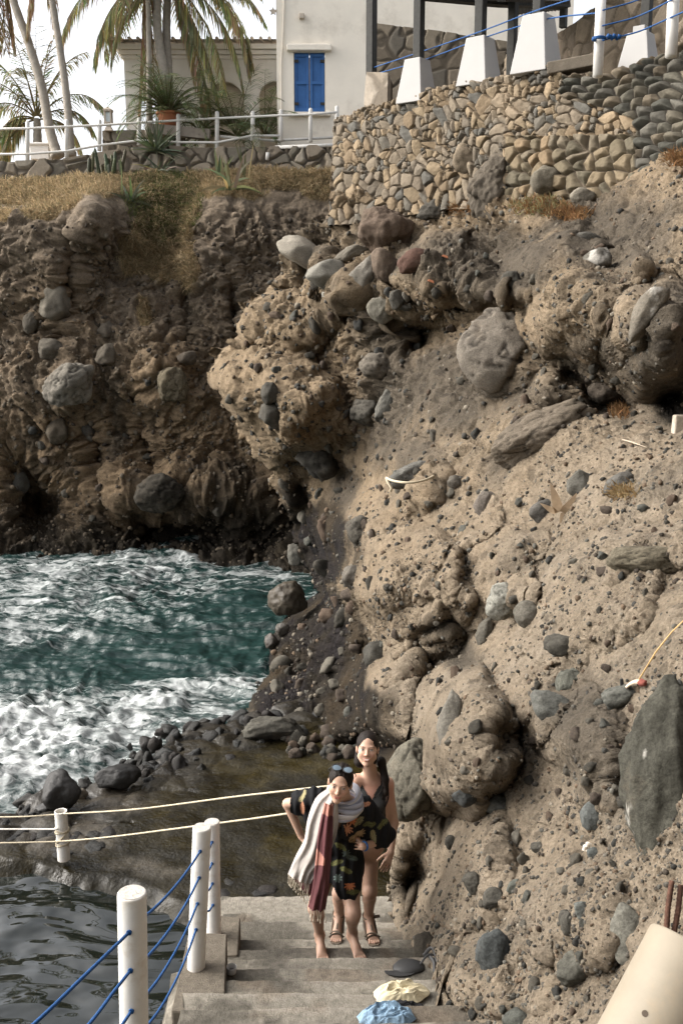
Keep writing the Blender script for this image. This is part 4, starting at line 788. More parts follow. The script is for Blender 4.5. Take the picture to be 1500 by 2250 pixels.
# ------------------------------------------------------------------ plants
def leafstrip(mb, pts, w, col, up=Vector((0, 0, 1)), fold=.0):
    """tapered blade along pts"""
    n = len(pts); V = []; 
    for i, p in enumerate(pts):
        t = (pts[min(i + 1, n - 1)] - pts[max(i - 1, 0)]).normalized(); s_ = t.cross(up)
        if s_.length < .05: s_ = t.cross(Vector((1, 0, 0)))
        s_.normalize(); ww = w * (1 - (i / (n - 1)) ** 2 * .95) * (.75 + .25 * min(1, i)); V += [p - s_ * ww / 2, p + s_ * ww / 2]
    mb.col = col; mb.add(V, [(2 * i, 2 * i + 1, 2 * i + 3, 2 * i + 2) for i in range(n - 1)])
def frond(mb, base, d, L, droop, wid, nl, leaf, cols, rnd, twist=0.0, hang=.35, colr=(.2, .17, .08)):
    """feather leaf: rachis leaving base in direction d, bending down, with hanging leaflets"""
    P = [Vector(base)]; v = Vector(d).normalized(); n = 12; st = L / n
    for i in range(n):
        v = (v + Vector((0, 0, -droop * (i + 2) / n / 3))).normalized(); P.append(P[-1] + v * st)
    mb.col = colr; mb.tube(P, [wid * (1 - .85 * i / n) for i in range(n + 1)], 4, cap=False)
    for k in range(nl):
        f = .12 + .88 * (k / nl); x = f * n; i = min(int(x), n - 1); p = P[i].lerp(P[i + 1], x - i); t = (P[i + 1] - P[i]).normalized()
        side = t.cross(Vector((0, 0, 1))); side = side.normalized() if side.length > .05 else Vector((1, 0, 0))
        for sg in (-1, 1):
            if rnd.random() < .10: continue
            l = leaf * (math.sin(math.pi * (.15 + .8 * f)) * .8 + .25) * rnd.uniform(.75, 1.15)
            q = (side * sg + t * .75 + Vector((0, 0, -hang * rnd.uniform(.6, 1.5)))).normalized(); c = rnd.choice(cols); c = tuple(a * rnd.uniform(.75, 1.25) for a in c)
            a = p; b = p + q * l * .5; e = b + (q + Vector((0, 0, -hang * 1.1))).normalized() * l * .5
            w_ = .045 * min(1, (leaf / .7)) ** 1.2
            s2 = q.cross(Vector((rnd.uniform(-.3, .3), rnd.uniform(-.3, .3), 1))).normalized() * w_ / 2
            mb.col = c; mb.add([a - s2 * .6, a + s2 * .6, b + s2, b - s2, e], [(0, 1, 2, 3), (3, 2, 4)])
GP = [(.20, .20, .10), (.27, .25, .13), (.16, .17, .085)]; BP = [(.30, .22, .12), (.36, .28, .17), (.24, .17, .09)]; YP = [(.42, .35, .18), (.30, .27, .13)]
def palm(trunk_px, z, rad, label, fronds, seed, crown_at=None, group='coconut palms on the cliff top'):
    rnd = random.Random(seed); pts = [W(x, y, zz_) for x, y, zz_ in trunk_px]; r0 = empty('palm_tree', pts[0]); tag(r0, label, 'palm tree', group); C = catmull(pts, 8); b0 = pts[0]
    m = MB(); n = len(C); rr = [rad * (1.18 - .38 * (i / n)) * (1 + .05 * math.sin(i * 2.4)) * (1.35 if i < 2 else 1) for i in range(n)]; m.tube([p - b0 for p in C], rr, 12); m.build('trunk', M['trunk'], r0, sm=True)
    top = C[-1] - b0
    for (az, el, L, droop, kind) in fronds:
        cols, hang = {'g': (GP, .45), 'b': (BP, 1.6), 'y': (YP + GP, .7), 'm': (GP + YP, .9)}[kind]
        f = MB(); d = Vector((math.cos(R(el)) * math.cos(R(az)), math.cos(R(el)) * math.sin(R(az)), math.sin(R(el))))
        frond(f, top + d * .1, d, L, droop, .035, 46, .85 if kind != 'b' else .75, cols, rnd, hang=hang, colr=(.26, .21, .10) if kind != 'b' else (.28, .2, .12)); f.build('frond', M['frond'], r0, cols=True)
    return r0
# two leaning trunks at the far left, crowns mostly above the frame
def fr(seed, n, L, kinds='gmyg', el=(-30, 50)):
    rd = random.Random(seed); return [(360 * k / n + rd.uniform(-14, 14), rd.uniform(*el), L * rd.uniform(.85, 1.1), rd.uniform(.55, 1.1), rd.choice(kinds)) for k in range(n)]
palm([(128, 345, 28.4), (110, 285, 28.4), (92, 190, 28.4), (62, 90, 28.4), (30, 0, 28.4), (0, -120, 28.4)], 28.4, .125, 'left one of the two leaning bare palm trunks at the far left', fr(1, 9, 3.4, el=(0, 60)) + [(250, -82, 2.9, .2, 'b'), (200, -84, 3.1, .2, 'b'), (285, -86, 2.8, .1, 'b'), (0, -84, 2.7, .2, 'b')], 1)
palm([(156, 345, 27.6), (152, 270, 27.6), (143, 180, 27.6), (128, 80, 27.6), (115, 0, 27.6), (92, -170, 27.6)], 27.6, .10, 'right one of the two leaning bare palm trunks at the far left', fr(2, 7, 3.0, el=(10, 60)) + [(180, -76, 2.9, .2, 'b'), (330, -82, 2.6, .2, 'b')], 2)
palm([(358, 290, 28.0), (362, 180, 28.0), (352, 110, 28.0), (345, 40, 28.0), (350, -60, 28.0)], 28, .13, 'palm with a smooth curved pale trunk rising behind the potted palm', fr(3, 8, 3.6, 'gmyy', (0, 55)) + [(0, -20, 4.0, 1.0, 'm'), (-20, -34, 3.9, .9, 'y'), (20, 5, 4.0, 1.2, 'g'), (-10, -50, 3.7, .6, 'm'), (180, -20, 3.2, .9, 'm')], 3)
palm([(372, 290, 28.3), (370, 170, 28.3), (366, 80, 28.3), (368, 0, 28.3), (372, -50, 28.3)], 28.3, .12, 'palm with a straight darker trunk beside the curved pale one', fr(4, 6, 3.4, 'gmyy', (0, 50)) + [(-5, -5, 3.8, 1.3, 'm'), (190, -25, 3.0, .9, 'g'), (170, 0, 3.2, 1.3, 'm'), (340, -66, 3.9, .4, 'y'), (350, -72, 4.2, .3, 'b'), (0, -58, 4.0, .6, 'm')], 4)
palm([(328, 300, 27.8), (328, 150, 27.8), (326, 20, 27.8), (324, -90, 27.8)], 27.8, .07, 'slim palm stem wrapped in dry hanging leaves, leftmost of the middle palms', fr(5, 5, 2.8, 'gmy', (0, 40)) + [(250, -84, 3.6, .2, 'b'), (80, -86, 4.6, .1, 'b'), (200, -84, 4.8, .1, 'b'), (10, -85, 3.9, .15, 'b')], 5)
palm([(84, 350, 30.5), (83, 300, 30.5), (82, 262, 30.5)], 30.5, .13, 'young short palm with upright green leaves behind the leaning trunks', [(90, 82, 2.9, .15, 'g'), (40, 78, 2.7, .3, 'g'), (150, 76, 2.7, .3, 'g'), (180, 55, 2.5, .7, 'g'), (200, 40, 2.2, 1.2, 'm'), (170, 20, 2.0, 1.5, 'y'), (0, 30, 2.0, .9, 'g'), (10, 5, 1.9, 1.2, 'y'), (185, 5, 1.9, 1.0, 'y'), (175, -12, 1.7, 1.0, 'y'), (-5, 45, 2.6, .9, 'g'), (190, 65, 2.6, .5, 'g'), (270, 60, 2.4, .8, 'g'), (20, 68, 2.6, .5, 'g')], 6)
def bush_palm(name, px_, py_, z, n, L, label, seed, cat='palm', el=(5, 80), leaf=.35, cols=None, wid=.02, nl=30, droop=(.4, 1.1), base=None, parent=None):
    rnd = random.Random(seed); b = W(px_, py_, z); r0 = empty(name, b); tag(r0, label, cat)
    for k in range(n):
        e = rnd.uniform(*el); az = rnd.uniform(0, 360); f = MB(); d = Vector((math.cos(R(e)) * math.cos(R(az)), math.cos(R(e)) * math.sin(R(az)), math.sin(R(e))))
        frond(f, d * .08, d, L * rnd.uniform(.75, 1.1), rnd.uniform(*droop), wid, nl, leaf, cols or [(.11, .15, .065), (.15, .19, .08), (.20, .22, .11)], rnd, hang=.15, colr=(.12, .11, .05)); f.build('frond', M['frond'], r0, cols=True)
    return r0
pot = bush_palm('potted_palm', 370, 252, 27.5, 80, 1.7, 'spreading feather palm growing from a terracotta pot behind the fence', 11, leaf=.30)
m = MB(); m.tube([(0, 0, -.36), (0, 0, 0), (0, 0, .0), (0, 0, .06)], [.24, .30, .34, .34], 24); m.build('pot', M['terra'], pot, sm=False)
bush_palm('garden_palm', 520, 300, 28.2, 24, 2.2, 'wide dark green palm bush before the big arch', 12, el=(15, 82), leaf=.42, nl=40)
bush_palm('garden_palm', 440, 292, 28.6, 17, 1.7, 'lower palm bush between the terracotta pot and the big arch', 13, el=(10, 75), leaf=.36)
bush_palm('garden_palm', 583, 300, 28.6, 14, 1.9, 'palm bush with long arching leaves touching the house corner', 14, el=(30, 80), leaf=.40)
def blades(name, px_, py_, z, n, L, w, label, seed, cat, cols, el=(35, 85), bend=.25, ground=None):
    rnd = random.Random(seed); b = W(px_, py_, z) if ground is None else ground; mb = MB()
    for k in range(n):
        e = rnd.uniform(*el); az = rnd.uniform(0, 360); v = Vector((math.cos(R(e)) * math.cos(R(az)), math.cos(R(e)) * math.sin(R(az)), math.sin(R(e)))); p = v * .03 + Vector((rnd.uniform(-.1, .1), rnd.uniform(-.1, .1), -.05)); P = [p]; l = L * rnd.uniform(.6, 1.1)
        for i in range(5): v = (v + Vector((0, 0, -bend * rnd.uniform(.3, 1)))).normalized(); p = p + v * l / 5; P.append(p)
        c = rnd.choice(cols); leafstrip(mb, P, w * rnd.uniform(.8, 1.2), tuple(a * rnd.uniform(.8, 1.2) for a in c), up=Vector((rnd.uniform(-.5, .5), -1, .4)))
    o = mb.build(name, M['plant'], cols=True); o.location = b; return tag(o, label, cat)
GG = [(.065, .082, .042), (.085, .10, .05), (.05, .065, .034)]; AG = [(.16, .16, .075), (.25, .22, .10), (.11, .12, .055)]
blades('yucca', 345, 328, 26.9, 90, .95, .035, 'tuft of narrow dark green spiky leaves on a short stem in front of the fence', 21, 'yucca', GG, el=(-10, 88), bend=.12)
blades('yucca', 352, 374, 26.75, 60, .7, .03, 'lower tuft of spiky leaves with dry brown ends at the edge of the grass', 22, 'yucca', GG + [(.22, .16, .09)], el=(-30, 70), bend=.25)
blades('agave', 510, 412, 25.7, 14, 1.0, .09, 'clump of broad yellow-green agave blades hanging over the cliff edge', 23, 'agave', AG, el=(10, 85), bend=.35)
blades('agave', 484, 392, 26.3, 7, .95, .075, 'tall upright agave blades against the dark dry-stone wall', 24, 'agave', AG, el=(60, 88), bend=.12)
blades('agave', 540, 392, 26.3, 4, .95, .06, 'thin upright agave leaf just under the fence rail', 25, 'agave', AG, el=(75, 88), bend=.08)
blades('agave', 665, 392, 26.5, 4, .6, .05, 'small agave sprout on the dry grass near the terrace wall', 26, 'agave', AG, el=(50, 88), bend=.1)
blades('agave', 285, 440, 25.2, 14, .7, .08, 'dark green succulent clump where grass spills over the cliff', 27, 'agave', GG, el=(10, 80), bend=.3)
blades('agave', 265, 425, 25.3, 2, .9, .035, 'single long thin green leaf standing up out of the straw slope', 28, 'agave', AG, el=(82, 90), bend=.03)
# column cactus clump
rnd = random.Random(31); m = MB(); b = W(235, 398, 26.3)
for k in range(15):
    x = rnd.uniform(-.45, .45); y = rnd.uniform(-.2, .2); h = rnd.uniform(.4, .85); tl = rnd.uniform(-.22, .22); r_ = .05; m.col = tuple(a * rnd.uniform(.8, 1.2) for a in (.085, .09, .055)); m.tube([(x, y, -.1), (x + tl * h * .5, y, h * .5), (x + tl * h, y, h * .92), (x + tl * h * 1.02, y, h)], [r_, r_, r_ * .85, r_ * .2], 7)
o = m.build('column_cactus', M['plant'], sm=True, cols=True); o.location = b; tag(o, 'clump of grey-green column cacti in front of the fence', 'cactus')
# dry grass tufts on the far cliff, and golden tufts at the foot of the terrace wall
def grass_on(name, Vs, Ns, w, count, L, cols, seed, wd, droop=.7):
    rg = np.random.default_rng(seed); p = w / w.sum(); idx = rg.choice(len(Vs), count, p=p); B = Vs[idx] + rg.normal(0, .02, (count, 3)); D = Ns[idx] * .7 + rg.normal(0, .45, (count, 3)) + np.array([0, 0, .35]); D /= np.linalg.norm(D, axis=1, keepdims=True)
    l = L * rg.uniform(.5, 1.3, count)[:, None]; mid = B + D * l * .5; tip = mid + (D + np.array([0, 0, -droop])) * l * .5; S = np.cross(D, rg.normal(0, 1, (count, 3))); S /= np.linalg.norm(S, axis=1, keepdims=True); S *= wd
    V = np.stack([B - S, B + S, mid + S * .8, mid - S * .8, tip + S * .2, tip - S * .2], 1).reshape(-1, 3); f = np.arange(count)[:, None] * 6
    Fq = np.concatenate([f + np.array([[0, 1, 2, 3]]), f + np.array([[3, 2, 4, 5]])], 0); c = np.array(cols)[rg.integers(0, len(cols), count)] * rg.uniform(.7, 1.25, (count, 1)); c = np.repeat(c, 6, 0)
    return tag(npmesh(name, V, Fq, M['grass'], cols=c, smooth_=False), kind='stuff')
w = np.where((FC_GR > .5) & (FC_PX > -80) & (FC_PX < 760), 1.0, 0); 
o = grass_on('dry_grass', FC_V, FC_N, w, 42000, .20, [(.36, .27, .155), (.43, .33, .20), (.30, .225, .125), (.22, .19, .105)], 5, .007); tag(o, 'straw-coloured dry grass hanging over the far cliff', 'grass')
gg = np.exp(-(((FC_PX - 360) / 70) ** 2 + ((FC_PY - 440) / 80) ** 2)); w2 = np.where(gg > .2, gg, 0)
o = grass_on('green_weeds', FC_V, FC_N, w2, 7000, .2, [(.10, .115, .04), (.14, .14, .05), (.075, .09, .035)], 6, .008); tag(o, 'green weeds on the middle of the far cliff top', 'weeds')
def tuft_zone(cx, cy, rx, ry, n, cols, name, label, seed, L=.09):
    d = ((NC_PX - cx) / rx) ** 2 + ((NC_PY - cy) / ry) ** 2; w = np.where((d < 1) & NC_ON, 1 - d, 0); o = grass_on(name, NC_V, NC_N, w, n, L, cols, seed, .006, .2); tag(o, label, 'plant')
ORG = [(.19, .095, .04), (.22, .13, .06), (.14, .08, .035)]; YG = [(.19, .18, .09), (.24, .22, .11)]
tuft_zone(1000, 455, 60, 16, 1500, ORG, 'dry_weeds', 'rusty dry weeds at the foot of the rubble wall beside the big dark lump', 41)
tuft_zone(1180, 455, 75, 22, 2300, ORG + YG, 'dry_weeds', 'orange and yellow weeds under the round wall boulders', 42)
tuft_zone(1250, 470, 50, 18, 1200, ORG, 'dry_weeds', 'orange weeds at the right end of the ledge', 43)
tuft_zone(1490, 350, 30, 22, 700, ORG, 'dry_weeds', 'orange weeds hanging off the cobbles at the right edge', 44)
tuft_zone(1365, 1085, 40, 14, 260, [(.22, .16, .08), (.20, .13, .06)], 'dry_weeds', 'thin golden straw on the pale cliff at the right', 45)
tuft_zone(1360, 905, 26, 20, 350, ORG, 'dry_weeds', 'small rusty plant below the dark overhang', 46)
# ------------------------------------------------------------------ boulders and stones set in the rock
def ico(sub):
    b = bmesh.new(); bmesh.ops.create_icosphere(b, subdivisions=sub, radius=1); V = np.array([v.co[:] for v in b.verts]); Fc = np.array([[v.index for v in f.verts] for f in b.faces]); b.free(); return V, Fc
ICO = {k: ico(k) for k in (1, 2, 3, 4, 5)}
def rock_shape(D, rg, nplanes=14, soft=.5, rough=.04, seed=0, cracks=0):
    N = rg.normal(0, 1, (nplanes, 3)); N /= np.linalg.norm(N, axis=1, keepdims=True); d = rg.uniform(.72, 1.0, nplanes)
    dots = np.maximum(D @ N.T, 1e-3); rr = np.min(np.where(dots > .05, d[None] / dots, 9), axis=1); rr = np.minimum(rr, 1.25)
    soft *= .72; rr = rr * (1 - soft) + soft * .95; lump = min(1.5, rough / .04); rr = rr * (1 + .16 * lump * fbm(D * 1.3 + seed, 2, seed) + .05 * lump * ridged(D * 2.6 + seed, 3, seed + 21) + rough * fbm(D * 4 + seed, 4, seed + 3, .6) * 2)
    cr = np.zeros(len(D))
    if cracks:
        wp = np.stack([fbm(D * 1.5, 2, seed + 5), fbm(D * 1.5, 2, seed + 6), fbm(D * 1.5, 2, seed + 7)], -1)
        f1, f2, c_ = worley(D * cracks + wp * .9 + seed, seed + 9); cr = smooth(.09, .0, f2 - f1); rr = rr * (1 - .07 * cr + .05 * (c_ - .5))
    return D * rr[:, None], cr
def face_basis(P):
    f = (Vector((0, 0, CH)) - P).normalized(); r_ = Vector((0, 0, 1)).cross(f).normalized(); u = f.cross(r_); return np.array([r_[:], u[:], f[:]])
DKC = (.058, .054, .045); MDC = (.095, .087, .071); PLC = (.21, .19, .155); BRC = (.095, .070, .052); GRN = (.08, .08, .062)
def boulder(px_, py_, rx, ry, rot, col, label, seed, at=near_at, sub=4, np_=14, soft=.5, cracks=0, push=.35, depth=None, z=None, mt='stone', name='boulder', group=None, stain=None, rough=.04, wp=None):
    if wp is not None: P = Vector(wp)
    elif z is not None: P = W(px_, py_, z)
    else: P, _ = at(px_, py_)
    zz_ = float(pix(np.array(P))[2]); k = zz_ / FPX; sx, sy = rx * k, ry * k; sz_ = depth * k if depth else min(sx, sy) * .95
    D, Fc = ICO[sub]; rg = np.random.default_rng(seed); S, cr = rock_shape(D, rg, np_, soft, rough, seed % 97, cracks)
    c_, s_ = math.cos(R(-rot)), math.sin(R(-rot)); L_ = S * np.array([sx, sy, sz_]) * 1.06; L2 = np.stack([L_[:, 0] * c_ - L_[:, 1] * s_, L_[:, 0] * s_ + L_[:, 1] * c_, L_[:, 2]], -1)
    B = face_basis(P); V = L2 @ B + np.array(P) + B[2] * sz_ * (push - .35)
    n = fbm(V * 3.0 / max(sx, .15) * .3, 3, seed % 50); c = np.array(col)[None] * (1 + .28 * n)[:, None]; c = c * (1 - .6 * cr)[:, None]
    if stain: st = smooth(.28, .5, fbm(V * 4 / max(sx, .2) * .4, 4, seed + 4, .65) + smooth(-.2, 1, D @ np.array([-.4, .75, .3])) * stain - .15); c = c * (1 - st * .7)[:, None] + np.array([.40, .38, .34]) * (st * .7)[:, None]
    o = npmesh(name, V, Fc, M[mt], cols=np.clip(c, .01, .8)); rebase(o); return tag(o, label, 'boulder' if name == 'boulder' else 'rock', group)
B = boulder
B(662,556,52,29,22,PLC,'pale flat-topped boulder jutting out farthest left at the top of the tan cliff',1,soft=.3,rough=.02)
B(720,600,38,30,5,(.17,.16,.135),'pale grey boulder just right of the flat-topped jutting one',2,soft=.3,rough=.02)
B(738,656,28,34,8,(.19,.18,.155),'pale squarish block stacked below the row of pale boulders',3,soft=.2,np_=9)
B(795,617,33,44,25,(.165,.15,.125),'pale slanting boulder wedged under the dark rounded head rock',4,soft=.35)
B(842,508,50,54,0,BRC,'big dark brown rounded rock like a hooded head below the terrace wall',5,soft=.75,push=.8,sub=5,rough=.06)
B(843,588,27,46,-8,(.105,.08,.06),'tapering brown rock hanging under the dark rounded head rock',6,soft=.6,push=.7)
B(906,576,39,24,-14,(.085,.05,.038),'reddish brown smooth stone to the right of the hooded rock',7,soft=.6,push=.6)
B(773,556,36,14,-22,(.14,.125,.10),'slim leaning slab of rock left of the hooded rock',8,soft=.3)
B(838,677,25,28,10,(.14,.13,.105),'pointed grey stone below the slanting boulder',9,soft=.3)
B(873,660,16,20,0,DKC,'small dark angular stone right of the pointed grey stone',10,soft=.2)
B(826,800,36,27,-8,(.12,.105,.085),'layered cracked stone in the gully left of the big round boulder',11,cracks=2.4)
B(1095,777,84,83,12,(.155,.135,.11),'largest round cracked boulder, perched in the upper cliff',12,sub=5,soft=.5,cracks=.9,push=.8,depth=75,rough=.012,np_=10)
B(1195,948,112,46,-27,(.115,.095,.072),'long slanting slab of cracked brown rock right of centre',13,sub=5,soft=.55,cracks=2.0,push=.45)
B(1102,1318,31,37,8,(.215,.21,.18),'pale grey-white egg-shaped boulder in the middle of the pale cliff',14,soft=.55,cracks=1.0,push=.7)
B(1158,1350,31,27,-20,MDC,'grey round boulder just lower right of the pale egg-shaped one',15,soft=.6,push=.6)
B(1243,1414,38,22,3,DKC,'dark flat-bottomed stone, loaf-sized, on the pale cliff',16,soft=.35,push=.7)
B(1063,1396,17,36,6,MDC,'upright oval grey stone below the pale egg-shaped boulder',17,soft=.6,push=.6)
B(1432,1232,98,38,-6,(.115,.10,.072),'wide loaf-like boulder split by vertical cracks at the right edge',18,sub=5,soft=.6,cracks=2.6,push=.8)
B(903,1046,44,25,-14,(.105,.10,.088),'cracked grey rock on the ledge with a rope slung round it',19,soft=.5,cracks=1.6,push=.8,sub=5)
B(984,1592,25,60,4,(.135,.125,.105),'tall smooth grey slab set flush in the pale cliff above the women',20,soft=.6,push=.25,depth=14)
B(906,1722,54,92,6,(.098,.09,.07),'big grey boulder standing right beside the two women',21,sub=5,soft=.5,push=.6,cracks=.7,depth=55,rough=.02)
B(1462,1722,92,182,0,(.052,.050,.040),'huge dark boulder at the right edge, white-stained, above the pipe',22,sub=5,soft=.5,push=.35,depth=60,stain=-.05,rough=.06)
B(700,1006,43,43,10,(.045,.042,.036),'black cracked block under the tan overhang',23,soft=.35,cracks=2.2,push=.6)
B(592,866,20,22,0,DKC,'upper of two dark stones stuck in the tan nose',24,soft=.4,push=.7)
B(598,915,27,24,0,DKC,'lower and wider of two dark stones stuck in the tan nose',25,soft=.3,np_=8,push=.6)
B(1085,2096,38,46,-4,(.058,.062,.060),'big smooth dark blue-grey stone in the cliff low beside the stairs',26,soft=.55,push=.55)
B(1299,1790,28,30,0,(.085,.09,.085),'blue-grey triangular stone on the pale cliff left of the huge dark boulder',27,soft=.2,np_=7,push=.6)
B(1262,2130,40,30,-22,(.085,.082,.068),'slanting dark stone left of the leaning pipe',28,soft=.35,push=.6)
B(1378,2052,40,56,10,(.125,.12,.10),'flat mottled slab partly hidden behind the leaning pipe',29,soft=.3,push=.2,depth=16)
B(1192,1122,24,25,0,(.075,.07,.062),'round dark stone beside the dry palm husk',30,soft=.7,push=.7)
B(1062,1106,21,30,4,(.11,.095,.08),'brownish upright stone lower right of the roped rock',31,soft=.5,push=.5)
B(1038,1941,21,18,0,DKC,'dark lumpy stone in the cliff right of the women, level with their knees',32,soft=.4)
B(1085,1974,19,20,0,DKC,'dark blocky stone just right of the knee-level lumpy one',33,soft=.2,np_=8)
B(1128,1950,16,16,30,(.075,.078,.066),'greenish angular pebble block above the blocky stone',34,soft=.3)
B(1245,2026,18,24,-10,DKC,'black angular stone above the slanting dark stone',35,soft=.35)
B(1277,1996,18,17,0,(.10,.105,.095),'pale green-grey stone above the black angular stone',36,soft=.4)
B(1304,1877,17,12,0,(.07,.075,.07),'dark stone with a white shell lump resting on it',37,soft=.6)
B(1020,1752,25,22,0,(.05,.052,.05),'dark glossy stone under the pale bulge right of the women',38,soft=.4)
B(1093,1770,23,25,-20,(.10,.10,.088),'grey angular stone right of the dark glossy one under the bulge',39,soft=.3)
B(853,880,54,17,-52,(.12,.115,.10),'long tilted streaked grey block in the middle gully',40,soft=.3,cracks=2,push=.3)
B(800,905,30,28,0,(.085,.078,.065),'dark rounded rock left of the streaked block',41,soft=.5,cracks=1.6)
B(1312,570,30,27,0,(.085,.078,.065),'dark boulder with a white bird-lime stain in the upper right cliff',42,soft=.4,stain=.7,push=.8)
B(1290,521,28,12,0,(.075,.07,.06),'flat dark stone just above the white-stained boulder',43,soft=.6,push=.8)
B(1122,618,22,22,0,DKC,'dark knob sticking out of the left end of the big overhang',44,soft=.6,push=.9)
B(1415,690,26,62,28,(.125,.11,.088),'long leaning boulder with a pale top in the right overhang',45,soft=.45,stain=.35,push=.5)
B(1247,1500,26,36,0,(.085,.085,.07),'stacked green-grey block below the loaf-sized dark stone',46,soft=.25,cracks=1.8)
B(1205,1557,40,26,14,(.085,.085,.075),'spiky slate-grey outcrop stone pointing left in the pale cliff',47,soft=.1,np_=7)
B(1370,1530,40,26,-14,(.09,.09,.078),'green-grey rounded ledge rock under the lost things',48,soft=.5,cracks=1.4)
B(1086,412,52,72,18,(.085,.072,.056),'big craggy dark lump of lava rock at the foot of the terrace wall',49,sub=5,soft=.45,rough=.14,push=.6)
B(1196,398,33,30,0,(.13,.115,.088),'largest smooth round boulder at the foot of the terrace wall',50,soft=.7,push=.5,z=14.1)
B(1275,432,26,20,0,(.135,.12,.095),'oval boulder at the wall foot, next right after the largest round one',51,soft=.75,z=13.35)
B(1022,352,30,30,0,(.15,.12,.085),'round brown boulder built into the lower rubble wall',52,soft=.6,z=15.75)
B(1003,1352 - 290,0.1 + 20,16,0,(.10,.09,.075),'small grey stone left of the brownish upright stone',53,soft=.5)
B(955,465,34,22,0,(.06,.055,.046),'dark stone under the rubble wall left of the craggy lump',54,soft=.5,rough=.1)
B(1140,2245,30,26,10,(.07,.072,.062),'dark stone cut by the bottom edge of the picture, right of the stairs',55,soft=.4)
B(1180,1770 + 90,14,12,0,DKC,'small dark stone in the bare patch left of the white shell lump',56,soft=.4)
B(990,2110 - 260,14,16,0,DKC,'dark pebble in the pale bulge right of the big grey boulder',57,soft=.5)
B(930,2088,22,34,-8,(.07,.062,.05),'dark rock wedged at the stair edge beside the black cap',58,soft=.4,push=.6)
B(948,2190,17,20,0,(.05,.052,.045),'dark stone poking out at the stair edge beside the cream cloth',59,soft=.6,push=.7)
B(1336,856,34,26,0,(.085,.07,.055),'brown block lying below the big overhang',60,soft=.3,cracks=1.5)
B(1360,1062,32,20,-30,(.09,.085,.075),'dark oval stone on the upper pale slope at the right',61,soft=.6)
B(1275,1065,26,30,25,(.105,.10,.085),'embedded grey stone left of the dark oval one on the slope',62,soft=.4)
B(830,1440,32,34,0,(.05,.047,.04),'dark rounded rock in the shadow left of the lower tan bulge',63,soft=.6,push=.7)
B(775,1268,26,26,0,(.10,.09,.075),'brown-grey boulder on the left edge of the tan bulge above the sea',64,soft=.6,push=.8)
B(790,1165,34,34,0,(.075,.068,.056),'dark rock just above the tan bulge, at its left shoulder',65,soft=.5,cracks=1.4)
# sea boulders
B(634,1316,38,36,0,(.055,.045,.032),'round boulder standing alone in the sea at the foot of the cliff',70,z=17.3,soft=.65,mt='wetstone',sub=5,depth=38)
B(620,1383,16,14,0,(.06,.052,.042),'small boulder below the round sea boulder',71,z=17.0,soft=.5,mt='wetstone')
B(596,1410,15,16,0,(.05,.042,.034),'dark pointed rock at the waterline left of the cliff foot',72,z=16.8,soft=.3,mt='wetstone')
B(600,1584,62,26,3,(.07,.066,.055),'big flat grey boulder at the back of the wet platform',73,wp=WZ(600,1600,PLAT+.1),soft=.4,mt='stone',push=.6,depth=30,sub=5)
B(266,1696,44,25,-3,(.014,.0135,.0125),'smooth black wet boulder on the edge of the platform beside the foam',74,wp=WZ(266,1705,PLAT+.12),soft=.5,mt='wetstone',push=.6)
B(134,1718,36,36,10,(.018,.017,.0155),'tallest dark boulder at the left end of the platform',75,wp=WZ(134,1735,PLAT+.2),soft=.35,mt='wetstone',push=.6)
B(112,1770,30,18,-18,(.017,.016,.014),'dark slab leaning below the tallest boulder at the platform end',76,wp=WZ(112,1775,PLAT),soft=.3,mt='wetstone')
B(178,1760,14,10,0,(.10,.085,.065),'brown stone between the platform boulders',77,wp=WZ(178,1745,PLAT),soft=.4,mt='wetstone')
# far cliff boulders
B(157,838,52,42,-28,(.16,.145,.12),'large pale boulder with net-like cracks in the far cliff',80,at=far_at,soft=.45,cracks=1.5,push=.5,sub=5)
B(384,846,34,42,14,(.125,.105,.072),'olive-grey cracked boulder in the middle of the far cliff',81,at=far_at,soft=.5,cracks=1.4,push=.4,sub=5)
B(122,672,34,32,25,(.135,.12,.095),'pale wedge-shaped boulder high in the far cliff on the left',82,at=far_at,soft=.25,push=.3)
B(112,768,28,24,20,(.10,.088,.07),'grey boulder between the wedge-shaped and the net-cracked ones',83,at=far_at,soft=.5,push=.4)
B(352,1084,46,38,-12,(.045,.04,.032),'big dark rounded boulder low in the far cliff above the surf',84,at=far_at,soft=.6,cracks=1.0,push=.7,sub=5)
B(232,732,22,18,-40,(.10,.085,.066),'upper of two stacked brown stones right of the net-cracked boulder',85,at=far_at,soft=.4)
B(237,778,26,20,-55,(.105,.09,.07),'lower of two stacked brown stones right of the net-cracked boulder',86,at=far_at,soft=.4)
B(412,785,20,15,0,(.09,.075,.058),'small round boulder just above the olive-grey cracked one',87,at=far_at,soft=.7,push=.7)
B(42,1066,20,30,0,(.085,.08,.068),'grey stone standing out of the dark foot of the far cliff',88,at=far_at,soft=.4)
B(195,943,14,14,0,(.05,.045,.038),'dark knob below the net-cracked boulder',89,at=far_at,soft=.6,push=.7)
B(130,950,22,30,0,(.075,.062,.046),'dark brown boulder low left of the far cliff',90,at=far_at,soft=.5)
B(70,710,14,22,20,(.10,.088,.07),'small upright grey stone at the left edge of the far cliff',91,at=far_at,soft=.4)
B(640,1220,18,22,0,(.11,.105,.09),'grey stone just above the surf in the corner of the cove',92,soft=.3,push=.9)
